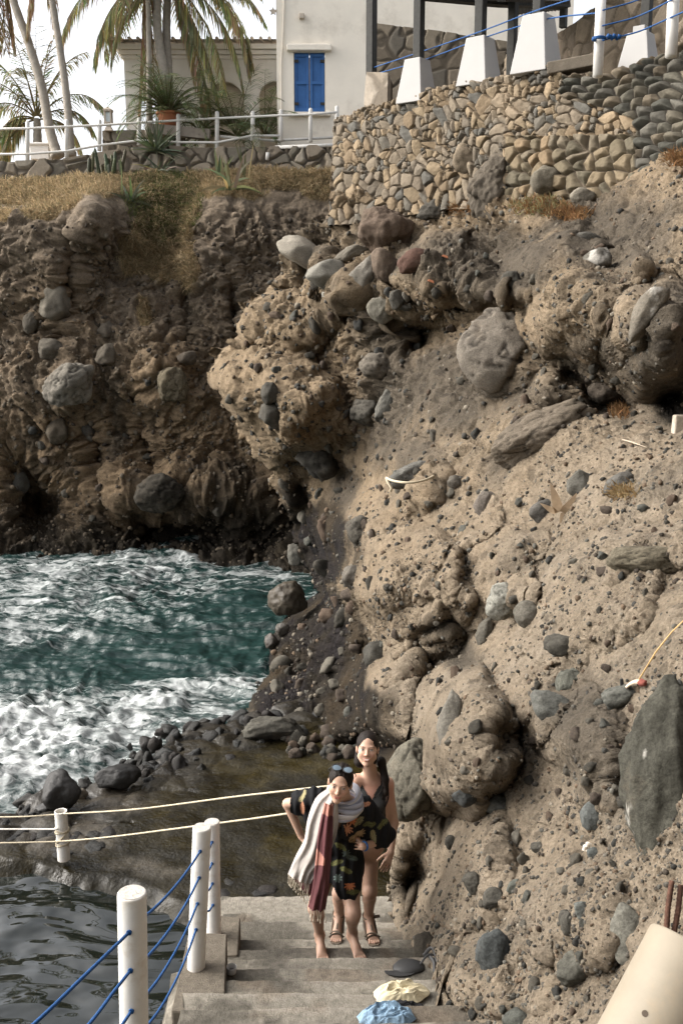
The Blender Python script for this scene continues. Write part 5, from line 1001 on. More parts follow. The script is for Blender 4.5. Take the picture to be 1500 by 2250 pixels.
# medium stones, one object each, on shared shapes
SH = []
for k in range(14):
    rg = np.random.default_rng(500 + k); S, _ = rock_shape(ICO[3][0], rg, 9, .08 + .4 * (k % 3) / 2, .07, k * 3)
    me = bpy.data.meshes.new('embedded_stone'); me.from_pydata([tuple(v) for v in S], [], [tuple(f) for f in ICO[3][1]]); me.polygons.foreach_set('use_smooth', [True] * len(me.polygons))
    ca = me.color_attributes.new('Col', 'FLOAT_COLOR', 'POINT'); base = np.array([DKC, MDC, BRC, (.085, .086, .075), (.05, .05, .046), (.075, .06, .048), (.12, .11, .09)][k % 7]); n = fbm(S * 2, 3, k)
    ca.data.foreach_set('color', np.hstack([base[None] * (1 + .25 * n)[:, None], np.ones((len(S), 1))]).astype(np.float32).ravel()); me.materials.append(M['stone']); SH.append(me)
rgm = np.random.default_rng(99)
LMK = [(662,556,'the flat-topped jutting boulder'),(738,656,'the pale squarish block'),(842,508,'the big hooded brown rock'),(906,576,'the reddish brown stone'),(826,800,'the layered stone in the gully'),(1093,776,'the largest cracked boulder'),(1195,948,'the long slanting slab'),
 (1102,1318,'the pale egg-shaped boulder'),(1243,1414,'the loaf-sized dark stone'),(1432,1232,'the wide split boulder'),(903,1046,'the roped rock'),(984,1592,'the tall smooth slab'),(906,1722,'the boulder beside the women'),(1447,1725,'the huge dark boulder'),(700,1006,'the black cracked block'),
 (595,890,'the two stones in the tan nose'),(1085,2096,'the big blue-grey stone'),(1299,1790,'the triangular stone'),(1262,2130,'the slanting dark stone'),(1192,1122,'the palm husk'),(853,880,'the streaked grey block'),(1312,570,'the white-stained boulder'),(1415,690,'the long leaning boulder'),
 (1205,1557,'the spiky slate-grey stone'),(1020,1752,'the glossy stone under the bulge'),(1304,1877,'the white shell lump'),(830,1440,'the dark rock in the shadow'),(775,1268,'the brown-grey edge boulder'),(1336,856,'the block below the overhang'),(1360,1062,'the oval stone on the slope'),(1245,2026,'the black angular stone'),(1038,1941,'the knee-level lumpy stone')]
LMF = [(157,838,'the net-cracked pale boulder'),(384,846,'the olive-grey cracked boulder'),(122,672,'the pale wedge-shaped boulder'),(352,1084,'the big dark rounded boulder'),(42,1066,'the grey stone in the dark foot'),(323,700,'the hanging yellow grass tuft'),(360,560,'the golden hanging grass')]
LMS = [(600,1584,'the big flat grey boulder'),(266,1696,'the smooth black boulder'),(134,1718,'the tallest end boulder'),(634,1316,'the round sea boulder'),(420,1620,'the edge of the surf'),(141,1885,'the rope-wound post'),(330,1660,'the foam tongue'),(508,1590,'the middle of the heap'),(730,1640,'the dark cliff foot')]
PEND = []
def rel(o, x, y, noun, LM): PEND.append((o, x, y, noun, LM))
def flush_labels():
    B_ = {}
    for o, x, y, noun, LM in PEND:
        cx, cy, nm = min(LM, key=lambda l: (l[0] - x) ** 2 + (l[1] - y) ** 2); a = math.degrees(math.atan2(cy - y, x - cx)) % 360
        d = ['right of', 'above and right of', 'above', 'above and left of', 'left of', 'below and left of', 'below', 'below and right of'][int(((a + 22.5) % 360) // 45)]; B_.setdefault((noun, d, nm), []).append((math.hypot(x - cx, y - cy), o))
    ORD = ['nearest', 'second', 'third', 'fourth', 'fifth', 'sixth', 'seventh', 'eighth', 'ninth', 'tenth', 'eleventh', 'twelfth', 'thirteenth', 'fourteenth', 'fifteenth', 'sixteenth', 'seventeenth', 'eighteenth', 'nineteenth', 'twentieth', 'twenty-first', 'twenty-second', 'twenty-third', 'twenty-fourth', 'twenty-fifth', 'twenty-sixth']
    for (noun, d, nm), L_ in B_.items():
        L_.sort(key=lambda q: q[0])
        for i, (_, o) in enumerate(L_):
            o['label'] = (noun + ' ' + d + ' ' + nm) if len(L_) == 1 else ((ORD[i] + ' ' if i < 26 else 'farther ') + noun + ' ' + d + ' ' + nm)
def scatter(n, xr, yr, sizes, at, label, group, minw, keep=lambda x, y: True, name='embedded_stone', push=.0, flat=.8, mt=None):
    done = []; tries = 0
    while len(done) < n and tries < n * 40:
        tries += 1; x = rgm.uniform(*xr); y = rgm.uniform(*yr)
        if not keep(x, y) or any((x - a) ** 2 + (y - b) ** 2 < minw ** 2 for a, b in done): continue
        P, N = at(x, y); qx, qy, qz = pix(np.array(P))
        if abs(qx - x) > 6 or abs(qy - y) > 6: continue
        done.append((x, y)); sp = rgm.uniform(*sizes); s_ = sp * qz / FPX; ki = int(rgm.integers(len(SH))); o = bpy.data.objects.new(name, SH[ki]); link(o)
        o.rotation_euler = rgm.uniform(0, 6.28, 3); o.scale = (s_ * rgm.uniform(.8, 1.35), s_ * rgm.uniform(.7, 1.0), s_ * flat); o.location = P + N * s_ * push; tag(o, label, 'rock', group); rel(o, x, y, ('small ' if sp < 9 else 'larger ') + ['dark', 'grey', 'brown', 'grey', 'dark', 'brown', 'pale'][ki % 7] + ' embedded stone', LMF if at is far_at else LMK)
GM = 'dark stones stuck in the cliffs'
inside = lambda x, y: x > interp(XL, y) + 12 and y > interp(YT, x) + 30
scatter(78, (960, 1495), (1480, 2245), (6, 15), near_at, 'fist-sized dark stone studding the pale cliff beside the stairs', GM, 26, lambda x, y: inside(x, y) and not (x > 1370 and y > 1560) and not (x > 1300 and y > 2000))
scatter(62, (790, 1495), (1060, 1480), (5, 13), near_at, 'small dark stone studding the pale cliff above the women', GM, 28, inside)
scatter(60, (480, 960), (600, 1120), (5, 13), near_at, 'dark stone studding the tan overhang above the sea', GM, 24, inside)
scatter(40, (960, 1495), (520, 1000), (6, 14), near_at, 'stone stuck in the grey upper cliff under the terrace', GM, 28, inside)
scatter(30, (590, 800), (1130, 1620), (8, 20), near_at, 'dark stone in the wet shadowed foot of the cliff', GM, 24, inside)
scatter(16, (10, 560), (640, 1200), (5, 12), far_at, 'stone stuck in the brown far cliff', GM, 34)
# shore rocks: black wet rocks heaped along the seaward edge of the platform
def shore():
    n = 0; lab = 'black wet rock in the heap between the surf and the platform'
    for k in range(190):
        f = rgm.uniform(0, 1); i = f * (len(EDGE) - 1); j = min(int(i), len(EDGE) - 2); q = np.array(EDGE[j]) * (1 - i + j) + np.array(EDGE[j + 1]) * (i - j)
        wide = .16 + .26 * smooth(.4, .8, np.array(f)); off = rgm.normal(0, wide, 2) * np.array([.8, 1]) + np.array([0, .0]); x, y = q + off + np.array([0, .12])
        if f < .45 and rgm.uniform() < .55: continue
        d = abs(off[1]); s_ = rgm.uniform(.03, .10) * (1.15 if f > .5 else .9); o = bpy.data.objects.new('shore_rock', SHW[rgm.integers(len(SHW))]); link(o); o.rotation_euler = rgm.uniform(0, 6.28, 3)
        o.scale = (s_ * 1.3, s_ * .9, s_ * .75); out = max(0, off[1]); o.location = (x, y, PLAT - .05 - out * .6 + s_ * .1); tag(o, lab, 'rock', 'wet shore rocks'); q2 = pix(np.array(o.location[:])); rel(o, float(q2[0]), float(q2[1]), ('small' if s_ < .1 else 'larger') + ' wet shore rock', LMS)
SHW = []
for me in SH[:7]:
    m2 = me.copy(); m2.materials[0] = M['wetstone']; n_ = len(m2.vertices); c = np.empty(n_ * 4, np.float32); m2.color_attributes['Col'].data.foreach_get('color', c); c = c.reshape(-1, 4); c[:, :3] *= .15; m2.color_attributes['Col'].data.foreach_set('color', c.ravel()); SHW.append(m2)
shore()
for k in range(34):
    x = rgm.uniform(0, 250) if k < 26 else rgm.uniform(400, 600); y = rgm.uniform(1830, 1878) if k < 26 else rgm.uniform(1925, 1990); P = WZ(x, y, PLAT - .02); s_ = rgm.uniform(.03, .09); o = bpy.data.objects.new('pebble', SHW[k % 7]); link(o)
    o.rotation_euler = (0, 0, rgm.uniform(0, 6.28)); o.scale = (s_ * 1.4, s_, s_ * .45); o.location = P; tag(o, 'flat dark pebble on the concrete beside the pool', 'pebble', 'pebbles beside the pool'); rel(o, x, y, 'flat dark pebble', LMS)
for k in range(46):
    xx, yy = rgm.uniform(620, 860), rgm.uniform(1600, 1665); P = WZ(xx, yy, PLAT + .03); s_ = rgm.uniform(.03, .10); o = bpy.data.objects.new('loose_stone', SH[rgm.integers(len(SH))]); link(o); o.rotation_euler = rgm.uniform(0, 6.28, 3); o.scale = (s_, s_, s_ * .8); o.location = P
    tag(o, 'loose grey stone lying at the foot of the dark cliff behind the women', 'rock', 'loose stones behind the women'); rel(o, xx, yy, 'loose grey stone', LMS)
# countless grit and pebbles in the conglomerate
def grit(name, Vs, Ns, PXs, PYs, PZs, wts, n, pr, seed, label, pal, sub=1):
    rg = np.random.default_rng(seed); idx = rg.choice(len(Vs), n, p=wts / wts.sum()); D, Fc = ICO[sub]
    px_r = pr[0] + (pr[1] - pr[0]) * rg.uniform(0, 1, n) ** 2.6; rad = px_r * PZs[idx] / FPX
    A = rg.normal(0, 1, (n, 3, 3)); Q = np.linalg.qr(A)[0]; sc_ = rad[:, None] * rg.uniform(.55, 1.25, (n, 3)); L_ = (D[None] * (1 + .35 * (rg.uniform(0, 1, (n, len(D), 1)) - .5))) * sc_[:, None]
    V = np.einsum('nij,nkj->nki', Q, L_) + (Vs[idx] + Ns[idx] * rad[:, None] * rg.uniform(-.35, .35, (n, 1)))[:, None]
    c = np.array(pal)[rg.integers(0, len(pal), n)] * rg.uniform(.7, 1.3, (n, 1)); c = np.repeat(c, len(D), 0); Fq = (Fc[None] + (np.arange(n) * len(D))[:, None, None]).reshape(-1, 3)
    return tag(npmesh(name, V.reshape(-1, 3), Fq, M['stone'], cols=c, smooth_=True), label, 'pebbles', kind='stuff')
gp = [(.045, .043, .038), (.07, .065, .055), (.09, .085, .072), (.11, .08, .055), (.06, .05, .04), (.16, .14, .11)]
dens = np.where(NC_ON & (NC_PX < 1540) & (NC_PY < 2290), 1.0, 0) * (.35 + np.clip(fbm(NC_V * 1.2, 3, 777) + .3, 0, 1.4)) * (1 - .5 * NC_gw)
grit('embedded_pebbles', NC_V, NC_N, NC_PX, NC_PY, NC_PZ, dens, 15000, (1.3, 7.5), 3, 'countless small dark pebbles set in the tan cliff', gp)
df = np.where((FC_PX > -40) & (FC_PX < 720) & (FC_PY > 480) & (FC_PY < 1240) & (FC_GR < .4), 1.0, 0)
grit('embedded_pebbles', FC_V, FC_N, FC_PX, FC_PY, FC_PZ, df, 5000, (1.3, 7), 4, 'countless small stones set in the far cliff', [(.05, .042, .034), (.085, .07, .052), (.12, .10, .075), (.15, .12, .085)])

flush_labels()
# ------------------------------------------------------------------ people: smooth distance-field bodies turned into one continuous surface
class SDF:
    def __init__(s, lo, hi, h):
        s.lo = np.array(lo, float); s.h = h; s.n = np.ceil((np.array(hi) - s.lo) / h).astype(int) + 1; s.g = np.full(s.n, 1.0, np.float32)
    def win(s, lo, hi, pad):
        a = np.clip(np.floor((lo - pad - s.lo) / s.h).astype(int), 0, s.n); b = np.clip(np.ceil((hi + pad - s.lo) / s.h).astype(int) + 1, 0, s.n)
        if (b <= a).any(): return None
        ax = [s.lo[i] + np.arange(a[i], b[i]) * s.h for i in range(3)]; X = np.stack(np.meshgrid(*ax, indexing='ij'), -1); return (slice(a[0], b[0]), slice(a[1], b[1]), slice(a[2], b[2])), X
    def comb(s, w, d, k, op):
        g = s.g[w]
        if op == 'u':
            if k > 0: hh = np.clip(.5 + .5 * (g - d) / k, 0, 1); s.g[w] = g * (1 - hh) + d * hh - k * hh * (1 - hh)
            else: s.g[w] = np.minimum(g, d)
        elif op == 's': hh = np.clip(.5 - .5 * (g + d) / k, 0, 1); s.g[w] = g * (1 - hh) - d * hh + k * hh * (1 - hh)
    def cone(s, a, b, ra, rb, k=.02, op='u', sq=None):
        a = np.array(a, float); b = np.array(b, float); r = max(ra, rb); w = s.win(np.minimum(a, b), np.maximum(a, b), r + k + .02)
        if w is None: return s
        w, X = w; ba = b - a; L = (ba ** 2).sum() + 1e-12; t = np.clip(((X - a) @ ba) / L, 0, 1); d = np.linalg.norm(X - a - t[..., None] * ba, axis=-1) - (ra + (rb - ra) * t); s.comb(w, d, k, op); return s
    def ell(s, c, r, B=None, k=.02, op='u'):
        c = np.array(c, float); r = np.array(r, float); w = s.win(c - r.max(), c + r.max(), k + .02)
        if w is None: return s
        w, X = w; q = X - c
        if B is not None: q = q @ np.array(B).T
        k0 = np.linalg.norm(q / r, axis=-1); k1 = np.linalg.norm(q / (r * r), axis=-1) + 1e-9; s.comb(w, k0 * (k0 - 1) / k1, k, op); return s
    def mesh(s, ):
        g = s.g; ins = g < 0; c = np.zeros(np.array(g.shape) - 1, int); sh = c.shape
        for dx in (0, 1):
            for dy in (0, 1):
                for dz in (0, 1): c += ins[dx:dx + sh[0], dy:dy + sh[1], dz:dz + sh[2]]
        act = (c > 0) & (c < 8); ids = -np.ones(sh, int); I = np.argwhere(act); ids[act] = np.arange(len(I)); acc = np.zeros((len(I), 3)); cnt = np.zeros(len(I))
        for ax in range(3):
            o = [q for q in range(3) if q != ax]
            for u in (0, 1):
                for v in (0, 1):
                    p = I.copy(); p[:, o[0]] += u; p[:, o[1]] += v; q = p.copy(); q[:, ax] += 1; a = g[tuple(p.T)]; b = g[tuple(q.T)]; m = (a < 0) != (b < 0); t = np.where(m, a / np.where(m, a - b, 1), 0); pt = p.astype(float); pt[:, ax] += t; acc[m] += pt[m]; cnt[m] += 1
        V = s.lo + acc / cnt[:, None] * s.h; F_ = []
        for ax in range(3):
            o = [q for q in range(3) if q != ax]; sl = [slice(None)] * 3; s2 = [slice(None)] * 3; sl[ax] = slice(0, -1); s2[ax] = slice(1, None); E = ins[tuple(sl)] != ins[tuple(s2)]; P = np.argwhere(E); P = P[(P[:, o[0]] > 0) & (P[:, o[1]] > 0) & (P[:, o[0]] < g.shape[o[0]] - 1) & (P[:, o[1]] < g.shape[o[1]] - 1)]
            def idx(u, v): Q = P.copy(); Q[:, o[0]] -= u; Q[:, o[1]] -= v; return ids[tuple(Q.T)]
            q = np.stack([idx(1, 1), idx(0, 1), idx(0, 0), idx(1, 0)], -1); flip = ins[tuple(P.T)]
            if ax == 1: flip = ~flip
            q[~flip] = q[~flip][:, ::-1]; F_.append(q)
        return V, np.concatenate(F_)
def relax(V, Fq, it=2):
    n = len(V)
    for _ in range(it):
        A = np.zeros_like(V); c = np.zeros(n)
        for k in range(4): np.add.at(A, Fq[:, k], V[Fq[:, (k + 1) % 4]] + V[Fq[:, k - 1]]); np.add.at(c, Fq[:, k], 2)
        V = V * .4 + A / c[:, None] * .6
    return V
def NV(v): return np.array(v[:] if isinstance(v, Vector) else v, float)
def head_basis(fwd, roll):
    f = Vector(fwd).normalized(); r = f.cross(Vector((0, 0, 1))).normalized(); u = r.cross(f); q = Matrix.Rotation(R(roll), 3, f); return np.array([NV(q @ r), NV(f), NV(q @ u)])     # rows: right (image left when facing us is -), forward, up
def add_head(S, C, B, sc_=1.0, neck=None):
    C = NV(C)
    def p(x, y, z): return C + (np.array([x, y, z]) * sc_) @ B
    e = lambda c, r, k=.012, op='u': S.ell(p(*c), np.array(r) * sc_, B, k, op); co = lambda a, b, ra, rb, k=.01, op='u': S.cone(p(*a), p(*b), ra * sc_, rb * sc_, k, op)
    e((0, -.012, .035), (.073, .090, .084)); e((0, .020, -.022), (.060, .066, .086), .02)
    for s_ in (-1, 1):
        co((s_ * .046, -.002, -.052), (0, .050, -.094), .022, .018, .02); e((s_ * .034, .056, -.026), (.022, .022, .022), .022)
    e((0, .056, -.096), (.017, .015, .013), .016); co((-.034, .074, .022), (.034, .074, .022), .009, .009, .014)
    for s_ in (-1, 1): e((s_ * .031, .094, .006), (.017, .012, .011), .010, 's')
    for s_ in (-1, 1): e((s_ * .031, .0705, .005), (.0125, .0125, .0115), .003)
    co((0, .080, .014), (0, .101, -.026), .0070, .0105, .010)
    for s_ in (-1, 1): e((s_ * .011, .090, -.030), (.0075, .009, .007), .006)
    co((-.017, .0765, -.056), (.017, .0765, -.056), .0062, .0062, .007); co((-.012, .078, -.067), (.012, .078, -.067), .0070, .0070, .006); co((-.018, .086, -.0615), (.018, .086, -.0615), .0026, .0026, .003, 's')
    for s_ in (-1, 1): e((s_ * .073, -.006, -.004), (.009, .017, .029), .006)
def hand(S, wrist, dirv, side, pal, curl, r=.0082, k=.006, scl=1.0):
    """palm and five fingers: dirv along the hand, side = towards the thumb, pal = palm normal"""
    w = NV(wrist); d = NV(Vector(dirv).normalized()); s_ = NV(Vector(side)); s_ -= d * (s_ @ d); s_ /= np.linalg.norm(s_); n = np.cross(d, s_); n = n * (1 if (n @ NV(pal)) > 0 else -1)
    for q in (-.024, -.008, .008, .022): S.cone(w + s_ * q * .55 * scl, w + (d * .078 + s_ * q) * scl, .0135 * scl, .0115 * scl, .012)
    for q, ln, c in ((-.029, .058, 1.15), (-.010, .070, 1.0), (.009, .074, .9), (.027, .064, .75)):
        a = w + (d * .080 + s_ * q) * scl; v = d + s_ * q * 2.2
        for j, f in enumerate((.45, .32, .25)):
            ang = curl * c * (.35 + .35 * j); vv = v * math.cos(ang) + n * math.sin(ang); b = a + vv / np.linalg.norm(vv) * ln * f * scl; S.cone(a, b, r * (1 - .10 * j) * scl, r * (.92 - .12 * j) * scl, k * .7); a = b
    a = w + (d * .022 + s_ * .020) * scl; v = d * .72 + s_ * .62 + n * .25
    for j, f in enumerate((.036, .030, .024)): b = a + (v / np.linalg.norm(v)) * f * scl; S.cone(a, b, (.0135 - .002 * j) * scl, (.0115 - .0018 * j) * scl, .006); a = b; v = v + d * .35 + n * .15
def foot(S, ankle, toe, up=.0):
    a = NV(ankle); t = NV(toe); d = t - a; d[2] = 0; L = np.linalg.norm(d); d /= L; s_ = np.cross(d, [0, 0, 1]); zf = t[2]
    S.cone(a, np.array([a[0], a[1], zf + .035]) - d * .03, .034, .030, .02); heel = np.array([a[0], a[1], zf + .022]) - d * .035; S.cone(heel, np.array([*(a + d * L * .55)[:2], zf + .030]), .026, .026, .02)
    S.cone(a + d * .02, np.array([*(a + d * L * .62)[:2], zf + .026]), .030, .022, .03)
    for q in (-.024, 0, .024): S.cone(np.array([*(a + d * L * .35)[:2], zf + .024]), np.array([*(a + d * L * .78 + s_ * q)[:2], zf + .015]), .020, .015, .02)
    for i, q in enumerate((-.034, -.018, -.003, .012, .029)):
        big = 1 if i in (0, 4) and False else 0; p = a + d * L * .78 + s_ * q; e = a + d * L * (1.0 - .02 * abs(i - 2)) + s_ * q * 1.1; S.cone([p[0], p[1], zf + .014], [e[0], e[1], zf + .010], .0095, .0085, .004)
SK = np.array([.45, .285, .205]); SKD = np.array([.40, .20, .125])
def skin_colors(V, C, B, sc_, smile, base, brow):
    L_ = ((V - NV(C)) @ B.T) / sc_; x, y, z = L_.T; ax = np.abs(x); c = np.tile(base, (len(V), 1)); fr_ = y > .03
    def bl(w, colr):
        nonlocal c; w = np.clip(w, 0, 1); c = c * (1 - w)[:, None] + np.array(colr)[None] * w[:, None]
    hd = (np.abs(x) < .1) & (z > -.12) & (z < .13) & (y > -.12) & (y < .13)
    g = lambda cx, cz, rx, rz, e=1: np.exp(-(((ax - cx) / rx) ** 2 + ((z - cz) / rz) ** 2) ** e) * fr_ * hd
    bl(g(.036, -.030, .020, .016) * .35, base * np.array([1.12, .72, .68])); bl(g(0, -.026, .013, .010) * .3, base * np.array([1.1, .72, .66]))
    bl(g(.031, .010, .019, .011) * .35, base * .62)
    bl(g(.031, .005, .0125, .0048, 3) * (y > .055), [.50, .46, .42]); bl(g(.031, .005, .0052, .0052, 3) * (y > .055), [.030, .018, .012]); bl(g(.031, .0105, .0150, .0024, 2) * .9, [.035, .02, .015])
    arch = .0255 - ((ax - .034) / .022) ** 2 * .006; bl(np.exp(-((z - arch) / .0030) ** 4) * np.exp(-((ax - .032) / .0185) ** 6) * fr_ * hd * .85, brow)
    wl = .022; ml = -.0615 + (ax / wl) ** 2 * .006 * smile
    bl(np.exp(-((z - ml) / .0095) ** 4) * np.exp(-(x / wl) ** 8) * fr_ * hd * .8, [.42, .125, .105])
    if smile > 1: bl(np.exp(-((z - ml - .0003) / .0036) ** 4) * np.exp(-(x / .0165) ** 8) * fr_ * hd, [.74, .68, .60])
    else: bl(np.exp(-((z - ml) / .0019) ** 4) * np.exp(-(x / .021) ** 8) * fr_ * hd, [.13, .045, .035])
    bl(g(.0075, -.0335, .0034, .0026, 2) * .8, [.12, .05, .035]); return c
M['skin'] = mat('skin', attr=True, rough=.55, var=.05, scale=30, bump=.08, bscale=120, spec=.3, bdist=.002)
M['skin'].node_tree.nodes['Principled BSDF'].inputs['Subsurface Weight'].default_value = .12; M['skin'].node_tree.nodes['Principled BSDF'].inputs['Subsurface Radius'].default_value = (.02, .008, .004); M['skin'].node_tree.nodes['Principled BSDF'].inputs['Subsurface Scale'].default_value = .5
M['hair'] = mat('dark_hair', (.011, .007, .005), rough=.6, var=.5, scale=60, bump=.5, bscale=90, spec=.18)
M['cloth'] = mat('printed_cloth', attr=True, rough=.9, var=.06, scale=40, bump=.3, bscale=200, bdist=.002, spec=.1)
M['suit'] = mat('dark_swimsuit', (.026, .026, .026), rough=.6, var=.1, scale=30, bump=.1)
M['strap'] = mat('brown_strap', (.10, .078, .058), rough=.8, var=.15, scale=30, bump=.3)
P_ = WY
def local(o, base):
    o.data.transform(Matrix.Translation(-Vector(base))); return o
def basis_of(ax, fw):
    a = np.array(ax, float); a /= np.linalg.norm(a); f = np.array(fw, float); f -= a * (f @ a); f /= np.linalg.norm(f); return np.array([np.cross(f, a), f, a])

# ---- woman at the back: standing upright in a dark swimsuit
def woman_back():
    base = P_(790, 2085, 6.55); base.z = CH - 4.545; r = empty('person', base); tag(r, 'smiling woman with wet dark hair in a dark swimsuit and strap sandals, standing upright behind', 'person', 'two women standing on the steps')
    H = P_(807, 1646, 6.64); HB = head_basis((-.06, -1, .30), -2); NK = P_(815, 1708, 6.72)
    shR = P_(782, 1716, 6.70); shL = P_(850, 1722, 6.74); elb = P_(864, 1808, 6.74); wri = P_(858, 1872, 6.62); tip = P_(840, 1925, 6.50)
    ch = P_(815, 1755, 6.72); wa = P_(812, 1812, 6.72); hp = P_(803, 1856, 6.72); hL = P_(810, 1868, 6.74); hR = P_(776, 1868, 6.73)
    kL = P_(812, 1958, 6.63); aL = P_(809, 2048, 6.70); tL = P_(822, 2086, 6.50); kR = P_(746, 1962, 6.68); aR = P_(744, 2046, 6.72); tR = P_(737, 2086, 6.52)
    zf = CH - 4.545; tL.z = tR.z = zf; aL.z = zf + .085; aR.z = zf + .085
    lo = np.array([-.32, 6.3, zf - .02]); hi = np.array([.60, 7.0, H.z + .18]); S = SDF(lo, hi, .0042)
    S.cone(H + Vector((0, .02, -.055)), NK, .050, .052, .02); S.cone(NK + Vector((0, .01, -.01)), shR, .045, .046, .04); S.cone(NK + Vector((0, .01, -.01)), shL, .045, .046, .04)
    TB = basis_of((0, 0, 1), (.25, -1, 0)); S.ell(ch, (.148, .098, .145), TB, .05); S.ell(P_(815, 1790, 6.72), (.125, .088, .12), TB, .05); S.ell(wa, (.116, .083, .11), TB, .05); S.ell(hp, (.146, .108, .12), TB, .05)
    for s_, pxx in ((-1, 798), (1, 833)): S.ell(P_(pxx, 1768, 6.655), (.048, .048, .048), None, .04)
    S.cone(shL, elb, .044, .036, .03); S.cone(elb, wri, .037, .024, .015); S.cone(shR, P_(764, 1800, 6.80), .044, .035, .03); S.cone(P_(764, 1800, 6.80), P_(770, 1860, 6.84), .035, .024, .02)
    hand(S, wri, tip - wri, (-.8, -.5, 0), (-.3, .9, 0), .7)
    hand(S, P_(770, 1860, 6.84), Vector((.1, .0, -1)), (0, -1, 0), (1, 0, 0), .5)
    for hh, kk, aa in ((hL, kL, aL), (hR, kR, aR)):
        kk_, hh_ = NV(kk), NV(hh); S.cone(hh, kk, .080, .051, .04); S.cone(kk, kk_ + (NV(aa) - kk_) * .32 + np.array([0, .014, 0]), .050, .049, .03); S.cone(kk_ + (NV(aa) - kk_) * .32 + np.array([0, .014, 0]), aa, .047, .031, .02); S.ell(kk_ + np.array([0, -.02, 0]), (.040, .036, .045), None, .03)
    foot(S, aL, tL); foot(S, aR, tR); add_head(S, H, HB, 1.02)
    # collar bones
    S.cone(NK + Vector((-.02, -.045, -.028)), shR + Vector((.02, -.03, .012)), .008, .008, .015); S.cone(NK + Vector((.02, -.045, -.028)), shL + Vector((-.02, -.03, .012)), .008, .008, .015)
    V, Fq = S.mesh(); V = relax(V, Fq, 1); c = skin_colors(V, H, HB, 1.02, 1.6, SK, [.055, .035, .024])
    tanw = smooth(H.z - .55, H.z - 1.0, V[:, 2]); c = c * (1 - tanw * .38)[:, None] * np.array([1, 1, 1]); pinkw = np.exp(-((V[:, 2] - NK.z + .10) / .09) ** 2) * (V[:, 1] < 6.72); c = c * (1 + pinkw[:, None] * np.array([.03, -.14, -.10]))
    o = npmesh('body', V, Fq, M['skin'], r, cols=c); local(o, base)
    # swimsuit
    T = SDF(lo, hi, .006); T.ell(ch, (.154, .104, .150), TB, .05); T.ell(P_(815, 1790, 6.72), (.131, .094, .125), TB, .05); T.ell(wa, (.122, .089, .115), TB, .05); T.ell(hp, (.152, .114, .125), TB, .05)
    for s_, pxx in ((-1, 798), (1, 833)): T.ell(P_(pxx, 1768, 6.655), (.055, .055, .055), None, .04)
    T.cone(NK + Vector((0, .01, -.01)), shL, .050, .050, .04); T.cone(NK + Vector((0, .01, -.01)), shR, .050, .050, .04)
    V, Fq = T.mesh(); V = relax(V, Fq, 1); qx, qy, _ = pix(V); fz = V[:, 1] < 6.74; neck = np.where(qx > 815, 1759 - (qx - 815) * 2.15, 1759 - (815 - qx) * 1.9); front_ok = (qy > neck) & (qx < 846 - np.clip((1745 - qy) * .04, -8, 3)) & (qx > 784); back_ok = qy > 1735
    low = qy < 1862 - np.abs(qx - 803) * .35; keep = np.where(fz, front_ok, back_ok) & low; fk = keep[Fq].all(1); Fq = Fq[fk]; used_, inv = np.unique(Fq, return_inverse=True); local(npmesh('swimsuit', V[used_], inv.reshape(-1, 4), M['suit'], r), base)
    # hair: combed back, falling over her left shoulder
    Hh = SDF(NV(H) - .35 - np.array([0, 0, .2]), NV(H) + .25, .0045); C_ = NV(H); p = lambda x, y, z: C_ + np.array([x, y, z]) * 1.02 @ HB
    Hh.ell(p(0, -.018, .036), (.0815, .096, .092), HB, .01); Hh.cone(p(.03, -.07, .0), p(.05, -.07, -.10), .055, .045, .03); Hh.cone(p(-.05, -.06, .0), p(-.045, -.055, -.09), .035, .024, .03)
    hx = [P_(837, 1672, 6.72), P_(846, 1712, 6.68), P_(847, 1740, 6.655), P_(841, 1775, 6.63)]
    for a, b, ra, rb in zip(hx[:-1], hx[1:], (.034, .026, .018), (.026, .018, .007)): Hh.cone(a, b, ra, rb, .02)
    Hh.ell(p(0, .085, -.026), (.058, .078, .106), HB, .006, 's')
    V, Fq = Hh.mesh(); n = fbm(V * np.array([90, 90, 12]), 2, 61); V = relax(V, Fq, 1); N_ = V - C_; V = V + N_ / np.linalg.norm(N_, axis=1, keepdims=True) * (n * .002)[:, None]; local(npmesh('hair', V, Fq, M['hair'], r), base)
    hm = MB(); rnd = random.Random(4)
    for k in range(14):
        a = hx[0].lerp(hx[1], rnd.random()); dx = rnd.uniform(-.02, .022); hm.tube([v - base for v in catmull([a + Vector((dx, -.015, 0)), hx[1] + Vector((dx * 1.2, -.02, -.02)), hx[2] + Vector((dx * 1.4, -.02, -.03)), hx[3] + Vector((dx * 1.8 - .01, -.015, rnd.uniform(-.05, .03)))], 4)], .0035, 5)
    hm.tube([v - base for v in catmull([hx[1] + Vector((-.01, -.03, 0)), P_(838, 1735, 6.60), P_(829, 1748, 6.585), P_(823, 1753, 6.585), P_(822, 1744, 6.585)], 5)], .0025, 5); hm.build('hair_strands', M['hair'], r, sm=True)
    # sandals
    for s_, (aa, tt) in enumerate(((aL, tL), (aR, tR))):
        d = (tt - aa); d.z = 0; L = d.length; d.normalize(); sd_ = d.cross(Vector((0, 0, 1))); m = MB(); ring = []
        prof = [(-.07, .028), (-.03, .036), (.05, .036), (.12, .042), (.17, .044), (L + .005, .040), (L + .022, .022)]
        ring = [aa + d * t_ + sd_ * w_ for t_, w_ in prof] + [aa + d * t_ - sd_ * w_ for t_, w_ in reversed(prof)]; ring = [Vector((q.x, q.y, zf - .004)) - base for q in ring]; m.poly(ring, [], (0, 0, -.018)) if False else m.poly([q + Vector((0, 0, .0)) for q in ring], [], (0, 0, .012))
